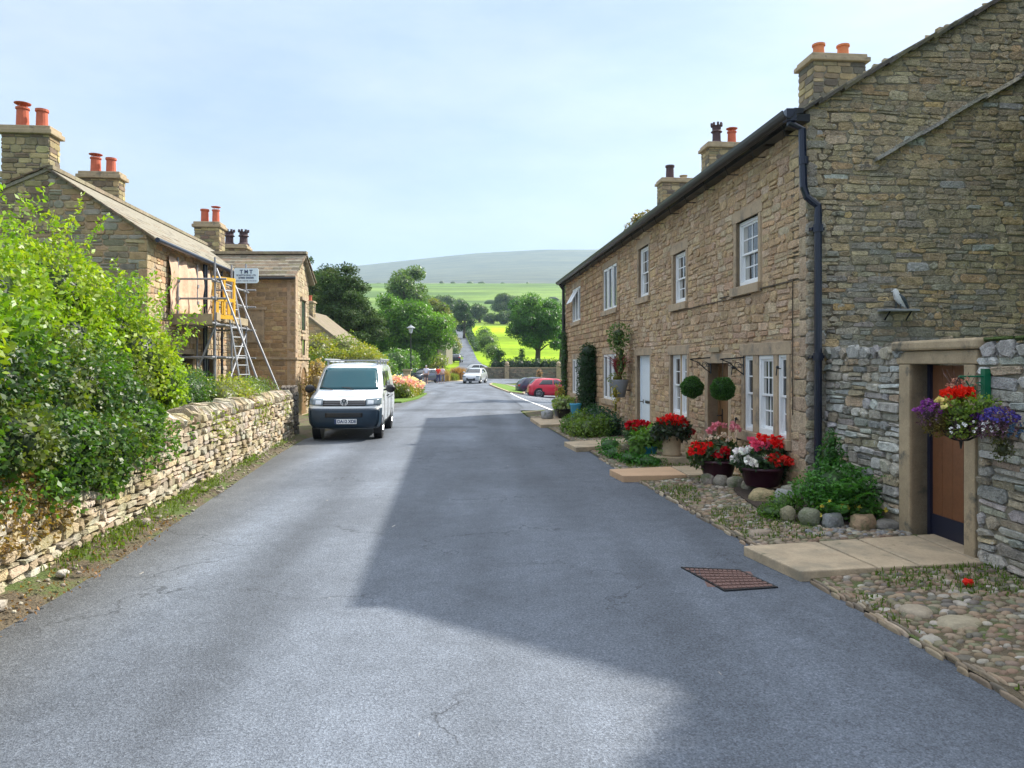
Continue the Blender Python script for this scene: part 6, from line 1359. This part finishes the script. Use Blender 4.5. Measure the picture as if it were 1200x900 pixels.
bush('clipped_hedge', 'dark green clipped hedge behind the dry stone wall below the scaffold', [(-5.95+random.uniform(-.1, .1)-.09*i*.5, 11.6+i*.55, 1.35, .55, .5, .48) for i in range(6)], .05, [(.03, .09, .02), (.05, .12, .02), (.09, .17, .03)], 650)
bush('golden_shrub', 'yellow-green shrub behind the dry stone wall at the foot of the scaffold', [(-5.75-.08*i, 14.6+i*.6, 1.2+.08*math.sin(i*2), .5, .5, .42) for i in range(4)]+[(-6.6, 14.5, 1.4, .6, .6, .5)], .06, [(.22, .26, .03), (.14, .22, .03), (.28, .28, .04)], 380)
bush('dark_shrub', 'olive shrub behind the wall near its far end by the porch wing', [(-6.3-.1*i, 17.2+i*.7, 1.15, .55, .5, .4) for i in range(4)], .06, [(.07, .12, .03), (.12, .17, .03)], 380)
P = np.array([[XW(y)+random.uniform(.0, .05), y, random.uniform(.65, 1.15)] for y in RNG.uniform(11, 18.5, 700) if math.sin(y*2.1) > -.2])
V, f, c = leaves(P, .06, (.2, .24, .03), np.broadcast_to(np.array([1., 0, -.3]), P.shape), .6, .3, .3); o = np_mesh('wall_creeper', V, f, c, 'leaf'); props(o, 'thin yellow-green creeper on the sunlit face of the dry stone wall', 'creeper')
P = np.array([[XW(y)+random.uniform(.01, .07), y, .3+random.random()**.7*.75] for y in RNG.uniform(4.2, 7.2, 3800)]); V, f, c = leaves(P, .045, (.26, .17, .05), np.broadcast_to(np.array([1., 0, -.5]), P.shape), .5, .35, .5); o = np_mesh('dry_creeper', V, f, c, 'leaf'); props(o, 'yellow-brown withered creeper matted on the nearest part of the dry stone wall', 'creeper')
bush('dry_shrub', 'straw-coloured climbing shrub beside the porch arch', [(-7.3, 27.6, 1.0, .45, .5, .8), (-7.4, 28.4, 1.2, .4, .5, .7), (-7.3, 27.9, 1.7, .3, .4, .4)], .09, [(.36, .25, .09), (.3, .24, .08), (.42, .3, .14)], 240)
# garden behind the van
Yb = 40
bush('yellow_green_bush', 'big loose yellow-green bush behind the van', [(*at(372+i*11, 412+(i % 3)*6, 40+(i*7 % 5)),)+(.95, .9, .95) for i in range(6)]+[(*at(365+i*10, 432, 38),)+(.9, .9, 1.0) for i in range(8)], .14, [(.26, .26, .04), (.16, .22, .03), (.32, .3, .05), (.1, .16, .03)], 110, core=.6)
bush('green_bush', 'bright green rounded bush between the van and the lamp post', [(*at(432, 430, 55),)+(1.5, 1.4, 1.3), (*at(420, 437, 53),)+(1.3, 1.2, 1.2), (*at(410, 425, 56),)+(1.2, 1.2, 1.2)], .17, [(.16, .28, .03), (.1, .2, .03)], 75)
bush('olive_bush', 'dark olive bush at the foot of the pine behind the van', [(*at(352+i*9, 446, 33),)+(.8, .8, 1.0) for i in range(4)], .12, [(.05, .1, .02), (.08, .13, .03)], 130)
# low wall with hedge and pillar beyond the van
wl_ = thing('low_garden_wall', 'low brown stone wall with a clipped green hedge on top beyond the van', 'garden wall', at(460, 456, 46)); a = at(446, 0, 47); b = at(474, 0, 49); f4 = Frame((a.x-2.5, a.y), (b.x-a.x, b.y-a.y), (b.y-a.y, -(b.x-a.x))); mb = MB(); f4.box(mb, 0, 4.3, -.1, 1.05, -.35, 0); mb.build('wall', 'mortar_warm', wl_); mb = MB(); stonework(mb, f4, lambda z: (0, 4.3), 0, 1.05, [], (.1, .18), (.2, .5), palette([(.2, .14, .1), (.25, .18, .12), (.16, .12, .1)], .2), (.01, .04)); mb.build('wall_stones', 'left_stone', wl_)
bush('clipped_hedge', 'flat-topped green hedge on the low brown wall beyond the van', [(*f4.p(.2+i*.45, 1.35, -.4),)+(.42, .5, .36) for i in range(9)], .1, [(.1, .18, .03), (.06, .12, .02), (.2, .24, .04)], 170, 'hedge')
pl_ = thing('stone_pillar', 'pale square stone gate pillar between the low wall and the litter bin', 'pillar', at(477, 460, 50)); q = at(477, 0, 50); mb = MB(); mb.box((q.x, q.y, .72), (.46, .46, 1.5)); mb.build('pillar_core', 'mortar_warm', pl_); mb = MB()
for o_, a_, n_ in (((-.24, -.24), (1, 0), (0, -1)), ((.24, -.24), (0, 1), (1, 0))): stonework(mb, Frame((q.x+o_[0], q.y+o_[1]), a_, n_), lambda z: (0, .48), 0, 1.48, [], (.2, .3), (.3, .5), palette([(.42, .35, .24), (.36, .3, .2)], .1), (.0, .02), gap=.02)
mb.build('pillar_stones', 'left_stone', pl_); mb = MB(); mb.box((q.x, q.y, 1.52), (.6, .6, .1)); mb.build('pillar_cap', 'ochre_stone', pl_)
P = ellip_shell((0, 0, 0), (1, 1, 1), 1); fb = [(-5.95, 41+i*1.0, .35, .55, .6, .4) for i in range(6)]+[(-6.5, 40.5+i*.9, .6, .6, .6, .45) for i in range(6)]
pk = np.concatenate([ellip_shell((-6.2, 41.2, .95), (.8, 1.6, .35), 150, True), ellip_shell((-5.9, 44, .6), (.6, 2, .4), 110, True)])
plant('flower_border', 'border of pink and cream flowers over yellow-green leaves beside the road past the van', fb, .1, [(.2, .26, .03), (.1, .18, .03), (.3, .25, .04)], 170, 'flower bed', extra=[bloom_parts(pk, .085, (.75, .38, .48), 7), bloom_parts(pk[::3]+.1, .07, (.8, .68, .6), 7)])
mb = MB(); mb.prism([Vector((x, y, -.05)) for x, y in ((-5.5, 37), (-5.2, 41), (-5.5, 48), (-7.2, 49), (-7.2, 37))], Vector((0, 0, .1))); mb.build('grass_verge', 'grass', kind='structure')
# street lamp and bin
lp = at(481.5, 458, 50); t = thing('street_lamp', 'old style street lamp on a slim dark green post beside the pale pillar', 'street lamp', (lp.x, lp.y, 0)); mb = MB(); mb.tube([(lp.x, lp.y, 0), (lp.x, lp.y, .9), (lp.x, lp.y, .95), (lp.x, lp.y, 4.0)], [.07, .07, .045, .035], 10); mb.build('post', 'black_iron', t)
mb = MB(); mb.lathe((lp.x, lp.y, 4.0), [(.08, 0), (.17, .3), (.17, .33)], 6); mb.build('lantern_glass', 'lamp_glass', t); mb = MB(); mb.lathe((lp.x, lp.y, 4.33), [(.3, 0), (.3, .03), (.1, .16), (.03, .19), (.03, .26)], 8); mb.build('lantern_hood', 'lead', t)
bn = at(486.5, 458, 49.3); t = thing('litter_bin', 'black domed litter bin standing at the roadside by the lamp post', 'litter bin', (bn.x, bn.y, 0)); mb = MB(); mb.lathe((bn.x, bn.y, 0), [(.2, 0), (.24, .05), (.24, .62), (.26, .64)], 14); mb.build('bin_body', 'black_plastic', t); mb = MB(); mb.lathe((bn.x, bn.y, .8), [(.27, 0), (.26, .08), (.16, .18), (.02, .2)], 14)
for k in range(4): a = k*math.pi/2+.4; mb.box((bn.x+.22*math.cos(a), bn.y+.22*math.sin(a), .72), (.06, .06, .2), rz=a)
mb.build('bin_hood', 'black_plastic', t)
# tan grasses and shrubs round the junction
def grassclump(lb, px, py, Y, rx, h, col, n=900):
    c = at(px, py, Y); z = T(c.x, Y); P = np.stack([RNG.normal(c.x, rx*.55, n), RNG.normal(Y, rx*.5, n), np.full(n, z)], 1); t = thing('grass_clump', lb, 'ornamental grass', (c.x, Y, z)); V, f, q = blades(P, h, col, .035, .5); np_mesh('blades', V, f, q, 'blade', t)
grassclump('tan ornamental grass clump right of the walkers', 517, 445, 82, .75, 1.25, (.4, .28, .12)); grassclump('tan and brown ornamental grass clump left of the silver car', 537, 444, 86, .7, 1.4, (.38, .22, .1)); grassclump('green grass clump between the two tan grass clumps', 527, 446, 84, .7, .8, (.2, .26, .04))
bush('hedge_mound', 'yellow-green mound of shrubs above the junction behind the walkers', [(*at(496+i*8, 425+(i % 2)*4-(i == 0)*3, 95+i),)+(1.5, 1.3, 1.2) for i in range(3)], .22, [(.2, .26, .04), (.26, .28, .05)], 50)
bush('garden_shrub', 'bright green garden shrub beneath the big broad-leaved tree', [(*at(462, 424, 72),)+(1.6, 1.3, 1.3), (*at(478, 424, 75),)+(1.2, 1.2, 1.2), (*at(450, 432, 70),)+(1.3, 1.1, 1.1)], .2, [(.12, .24, .03), (.08, .18, .03)], 55)
mb = MB(); c0 = at(494, 449, 78); c1 = at(548, 447, 80)
mb.hexa([(c0.x, 79.5, -.05), (c1.x, 80.5, -.05), (c1.x, 86, -.05), (c0.x, 87, -.05), (c0.x, 79.5, T(0, 79)+.14), (c1.x, 80.5, T(0, 79)+.14), (c1.x, 86, T(0, 86)+.2), (c0.x, 87, T(0, 86)+.2)]); mb.build('kerbed_verge', 'flag_stone', kind='structure')
# far boundary wall with ball-topped pillars
bwl = thing('boundary_wall', 'grey stone boundary wall across the end of the car park with ball-topped pillars', 'boundary wall', (1, 92, T(1, 92))); wa = Frame((-3.7, 93), (1, 0), (0, -1)); z0 = T(1, 93); mb = MB(); wa.box(mb, 0, 10.3, z0-.5, z0+1.28, -.35, 0); mb.build('wall', 'mortar_grey', bwl); mb = MB(); stonework(mb, wa, lambda z: (0, 10.3), z0-.4, z0+1.28, [], (.12, .2), (.25, .6), palette([(.2, .18, .14), (.16, .15, .12), (.25, .2, .15)], .2), (.01, .05)); mb.build('wall_stones', 'left_stone', bwl)
mb = MB(); wa.box(mb, -.05, 10.35, z0+1.28, z0+1.42, -.42, .06); mb.build('coping', 'ochre_stone', bwl)
for px in (594, 654.5):
    c = at(px, 0, 92.8); mb = MB(); mb.box((c.x, 92.8, z0+.6), (.55, .55, 1.95)); p_ = mb.build('pillar', 'ochre_stone', bwl); mb = MB(); mb.box((c.x, 92.8, z0+1.63), (.7, .7, .1)); mb.ball((c.x, 92.8, z0+1.88), .26, n=16, m=10); mb.build('ball_finial', 'flag_stone', p_, smooth=True)
bush('clipped_hedge', 'long dark green hedge behind the far boundary wall below the bright field', [(-2.2+i*1.1, 99.5, T(0, 99)+1.15, .9, .8, 1.15) for i in range(14)], .2, [(.02, .06, .018), (.035, .08, .02)], 60, 'hedge')
plant('potted_shrub', 'small pinkish shrub in front of the far boundary wall', [(*at(632, 438, 88),)+(.35, .35, .6)], .12, [(.4, .2, .15), (.2, .22, .06)], 120)
# barn among the trees, gateway
bn_ = thing('stone_barn', 'grey stone barn wall half hidden under the trees by the climbing lane', 'barn', (*at(521, 430, 125)[:2], 1)); fb_ = Frame(at(503, 0, 125)[:2], (1, -.1), (-.1, -1)); mb = MB(); fb_.box(mb, 0, 2.9, .5, 5.0, -6, 0); mb.build('wall', 'mortar_grey', bn_); mb = MB(); stonework(mb, fb_, lambda z: (0, 2.9), .8, 5.0, [], (.2, .35), (.4, .9), palette([(.26, .24, .2), (.3, .27, .22)], .15), (.01, .06)); mb.build('wall_stones', 'left_stone', bn_)
mb = MB(); mb.prism([fb_.p(-.3, 4.9, .3), fb_.p(3.2, 4.9, .3), fb_.p(3.2, 7, -3), fb_.p(-.3, 7, -3)], Vector((0, 0, .15))); mb.prism([fb_.p(-.3, 4.9, -6.3), fb_.p(3.2, 4.9, -6.3), fb_.p(3.2, 7, -3), fb_.p(-.3, 7, -3)], Vector((0, 0, .15))); mb.build('roof', 'slate' if 0 else 'mortar_grey', bn_)
mb = MB(); p = at(507, 415, 110); mb.box((p.x, 110, T(p.x, 110)+1.6), (.9, .2, 1.7)); mb.tube([(p.x-.35, 110, T(p.x, 110)-.1), (p.x-.35, 110, T(p.x, 110)+.8)], .05, 6); mb.tube([(p.x+.35, 110, T(p.x, 110)-.1), (p.x+.35, 110, T(p.x, 110)+.8)], .05, 6)
props(mb.build('notice_board', 'black_plastic', bevel=.03), 'dark upright notice board on posts under the trees left of the climbing lane', 'notice board')
bush('lane_shrub', 'flowering creamy-green shrub at the side of the climbing lane beyond the dark car', [(*at(530, 405, 165),)+(2.0, 1.6, 2.2), (*at(526, 399, 168),)+(1.6, 1.5, 2)], .35, [(.3, .28, .1), (.12, .2, .04)], 26)

# ------------------------------------------------------------------ trees
def px_tree(name, label, px, pytop, pybase, Y, halfpx, cols, leaf, dens, **k):
    """tree standing at distance Y, its real height and spread taken from its apparent size"""
    b = at(px, pybase, Y); zt = H+(CY-pytop)/F*Y; zb = k.pop('zb', T(b.x, Y)); return tree(name, label, (b.x, Y, zb), zt-zb, halfpx/F*Y*1.04, cols, leaf, dens, **k)
PINE = [(.055, .11, .025), (.075, .13, .03), (.09, .125, .03), (.045, .085, .025)]
px_tree('pine_tree', 'tall dark olive pine with ragged layered crown behind the porch wing', 404, 300, 440, 62, 52, PINE, .2, 58, n=64, br=(.2, .33), flat=.5, m='needle', bole=.12, trunk_r=.3, shape=lambda z: 1-.5*z)
px_tree('pine_tree', 'dark pine top showing directly behind the porch wing roof', 366, 292, 440, 70, 24, PINE, .2, 60, n=44, br=(.25, .42), flat=.55, m='needle', bole=.3, trunk_r=.3)
px_tree('pine_tree', 'narrower dark pine between the two other dark pines', 385, 300, 440, 75, 30, PINE, .2, 55, n=34, br=(.25, .42), flat=.55, m='needle', bole=.3, trunk_r=.3)
px_tree('broadleaf_tree', 'big bright green broad-leaved tree behind the street lamp', 476, 334, 440, 88, 50, [(.13, .28, .02), (.09, .22, .02), (.19, .32, .03), (.065, .16, .018)], .24, 44, n=60, br=(.2, .34), bole=.1, trunk_r=.35)
px_tree('broadleaf_tree', 'grey-green tall round-headed tree standing behind the bright green one', 476, 308, 420, 135, 36, [(.09, .16, .045), (.11, .18, .05)], .36, 20, n=34, br=(.2, .34), bole=.3, trunk_r=.45)
px_tree('broadleaf_tree', 'yellow-tinged tree overhanging the barn beside the climbing lane', 512, 350, 428, 116, 22, [(.16, .2, .03), (.1, .17, .03), (.22, .22, .05)], .28, 34, n=26, br=(.26, .42), bole=.36, trunk_r=.3)
px_tree('broadleaf_tree', 'small dark green tree at the top of the visible lane', 544, 352, 392, 215, 13, [(.025, .07, .02), (.04, .09, .02)], .4, 22, n=14, br=(.35, .55), bole=.22, trunk_r=.35)
px_tree('broadleaf_tree', 'large dark green tree filling the gap left of the terrace end', 630, 338, 432, 108, 38, [(.05, .15, .02), (.08, .2, .025), (.04, .12, .02), (.1, .22, .03)], .27, 42, n=40, br=(.2, .36), bole=.14, trunk_r=.4)
px_tree('broadleaf_tree', 'dark green tree touching the far corner of the terrace', 658, 350, 432, 112, 24, [(.03, .09, .018), (.05, .12, .02)], .28, 38, n=26, br=(.25, .4), bole=.14, trunk_r=.4)
px_tree('young_tree', 'small young tree in the bright field just behind the long hedge', 585, 405, 430, 104, 7, [(.07, .15, .02), (.05, .12, .02)], .2, 60, n=8, br=(.4, .6), bole=.2, trunk_r=.08)
px_tree('young_tree', 'second small young tree to the right in the bright field', 609, 408, 430, 104, 6, [(.07, .15, .02), (.05, .12, .02)], .2, 60, n=8, br=(.4, .6), bole=.2, trunk_r=.08)
bush('field_shrub', 'loose pale green shrub at the left corner of the bright field', [(*at(571, 402, 130),)+(2.0, 1.6, 1.8), (*at(567, 393, 150),)+(1.6, 1.5, 1.8), (*at(577, 412, 122),)+(1.4, 1.3, 1.4)], .27, [(.16, .24, .06), (.1, .18, .04)], 36)
P_ = [(519, 346, 395, 330, 15), (533, 349, 395, 360, 13), (562, 356, 385, 300, 13), (592, 344, 385, 340, 15), (606, 347, 385, 345, 13), (577, 366, 385, 290, 9), (590, 364, 385, 285, 10), (603, 362, 385, 285, 11)]
LB = ['hazy round tree far beyond the lane, leftmost of the distant trees', 'hazy grey-green tree just left of the small dark lane tree', 'hazy pale tree behind the field, right of the small dark lane tree', 'tall hazy tree on the skyline of the far fields', 'hazy tree touching the large dark tree by the terrace', 'low hedge tree at the top left edge of the bright field', 'low hedge tree at the top middle of the bright field', 'low hedge tree at the top right of the bright field']
for (px, pt, pb, Y, hp_), lb in zip(P_, LB): px_tree('distant_tree', lb, px, pt, pb, Y, hp_, [(.07, .13, .04), (.1, .16, .05), (.06, .11, .04)], .5, 12, n=18, br=(.3, .5), bole=.12, trunk_r=.5, core=.75, group='distant trees beyond the field')
px_tree('broadleaf_tree', 'tree whose red-tinged green top shows over the terrace roof left of the far chimney', 753, 224, 420, 46, 26, [(.1, .18, .02), (.15, .2, .03), (.2, .12, .03)], .16, 90, n=44, br=(.25, .4), flat=.6, bole=.35, trunk_r=.3)
# hedgerows on the lane and in the mid distance
bush('lane_hedge', 'dark hedge shading the right side of the climbing lane', [(interp(y, LY, LX)+interp(y, LY, LW)/2+1.2, y, T(interp(y, LY, LX), y)+.6, .9, 3.2, 1.0) for y in range(176, 262, 6)], .4, [(.03, .07, .02), (.05, .1, .03)], 13, 'hedge')
bush('lane_hedge', 'tall hedge along the left side of the climbing lane', [(interp(y, LY, LX)-interp(y, LY, LW)/2-1.8, y, T(interp(y, LY, LX), y)+1.3, 1.7, 3.2, 2.0) for y in range(160, 262, 6)], .4, [(.04, .09, .02), (.07, .12, .03)], 13, 'hedge')
px_tree('broadleaf_tree', 'dense tree over the far left of the climbing lane', 522, 362, 400, 190, 13, [(.05, .12, .02), (.08, .15, .03)], .4, 20, n=16, br=(.35, .5), bole=.15, trunk_r=.35)
hd = []
for (Y, a0, a1, s) in ((520, -.16, .12, 3.2), (980, -.25, .3, 3.5)):
    bl = []; a = a0
    while a < a1:
        if random.random() > .6: yy = Y*(1+.05*math.sin(a*20)); bl.append((a*yy, yy, T(a*yy, yy)+s*.3, s*random.uniform(.7, 1.6), s, s*random.uniform(.5, 1)))
        a += .008*random.uniform(.8, 2)
    hd += bl
mb = MB()
for b in hd: mb.ball(b[:3], b[3:], vary((.08, .13, .04), .2), 7, 5, .15)
mb.build('hedgerows', 'leaf', smooth=True, kind='stuff', label='far hedgerows and scattered trees on the green fields below the hill')
# unseen trees added behind the garden wall to shade the near right road
tree('shadow_tree', 'big unseen tree added behind the garden wall to shade the road beside the viewer', (9.8, 5.3, 0), 8.6, 3.5, [(.05, .12, .02), (.07, .15, .02)], .16, 60, n=50, br=(.34, .5), bole=.3, trunk_r=.25, core=.9)
tree('shadow_tree', 'taller unseen tree added between the gable and the nearer added tree to shade the road', (8.6, 7.9, 0), 9.0, 2.0, [(.05, .12, .02), (.07, .15, .02)], .16, 60, n=44, br=(.36, .5), bole=.35, trunk_r=.25, core=.9)

# ------------------------------------------------------------------ light, sky, haze, camera
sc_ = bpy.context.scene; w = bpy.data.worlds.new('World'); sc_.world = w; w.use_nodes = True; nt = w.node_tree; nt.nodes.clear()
SV = Vector((4.93, 4.05, 5.35)).normalized(); EL = math.asin(SV.z); AZ = math.atan2(SV.x, SV.y)
out = nt.nodes.new('ShaderNodeOutputWorld'); bg = nt.nodes.new('ShaderNodeBackground'); sky = nt.nodes.new('ShaderNodeTexSky')
sky.sky_type = 'NISHITA'; sky.sun_disc = False; sky.sun_elevation = EL; sky.sun_rotation = AZ; sky.air_density = 1.0; sky.dust_density = 1.2; sky.ozone_density = 1.2
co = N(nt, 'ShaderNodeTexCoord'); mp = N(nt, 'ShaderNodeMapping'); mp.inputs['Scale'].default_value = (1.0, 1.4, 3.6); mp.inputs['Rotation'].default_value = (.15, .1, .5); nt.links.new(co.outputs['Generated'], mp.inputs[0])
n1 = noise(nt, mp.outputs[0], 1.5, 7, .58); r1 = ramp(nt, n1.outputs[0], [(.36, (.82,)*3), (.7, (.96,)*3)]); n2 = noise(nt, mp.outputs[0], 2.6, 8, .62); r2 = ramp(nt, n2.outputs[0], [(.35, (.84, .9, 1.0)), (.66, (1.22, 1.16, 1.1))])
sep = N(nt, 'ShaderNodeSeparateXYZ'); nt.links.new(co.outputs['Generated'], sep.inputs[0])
up_ = ramp(nt, sep.outputs[2], [(.5, (0, 0, 0)), (.85, (1, 1, 1))])      # overhead cloud, out of view, made brighter to lift the shade
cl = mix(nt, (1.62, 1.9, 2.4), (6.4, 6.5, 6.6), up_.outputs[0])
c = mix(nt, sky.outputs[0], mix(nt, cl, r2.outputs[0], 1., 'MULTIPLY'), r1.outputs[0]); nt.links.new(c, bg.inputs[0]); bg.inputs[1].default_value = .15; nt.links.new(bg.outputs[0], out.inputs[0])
sun = bpy.data.lights.new('sun', 'SUN'); sun.energy = 3.9; sun.angle = R(.9); sun.color = (1, .93, .82); so = bpy.data.objects.new('sun', sun); C.objects.link(so); so.rotation_euler = SV.to_track_quat('Z', 'Y').to_euler()
mb = MB(); mb.box((0, 2900, 298), (9000, 6300, 604)); hz = mb.build('haze', 'mortar_grey', kind='stuff', label='thin summer haze over the valley'); m = bpy.data.materials.new('haze'); m.use_nodes = True; nt = m.node_tree; nt.nodes.clear(); o = nt.nodes.new('ShaderNodeOutputMaterial'); v = nt.nodes.new('ShaderNodeVolumePrincipled'); v.inputs['Color'].default_value = (.6, .82, 1, 1); v.inputs['Density'].default_value = .0002; v.inputs['Anisotropy'].default_value = .2; nt.links.new(v.outputs[0], o.inputs['Volume']); hz.data.materials.clear(); hz.data.materials.append(m)
cam = bpy.data.cameras.new('camera'); co_ = bpy.data.objects.new('camera', cam); C.objects.link(co_); sc_.camera = co_
co_.location = (0, 0, H); co_.rotation_euler = (math.pi/2, 0, 0); cam.sensor_width = 36; cam.lens = 36*F/1200; cam.shift_y = -23/1200; cam.clip_start = .1; cam.clip_end = 20000
vs_ = sc_.view_settings; vs_.view_transform = 'Standard'; vs_.look = 'None'; vs_.exposure = 1.22; vs_.gamma = 1; vs_.use_curve_mapping = False
sc_.cycles.volume_bounces = 0; sc_.cycles.max_bounces = 6; sc_.cycles.transparent_max_bounces = 8
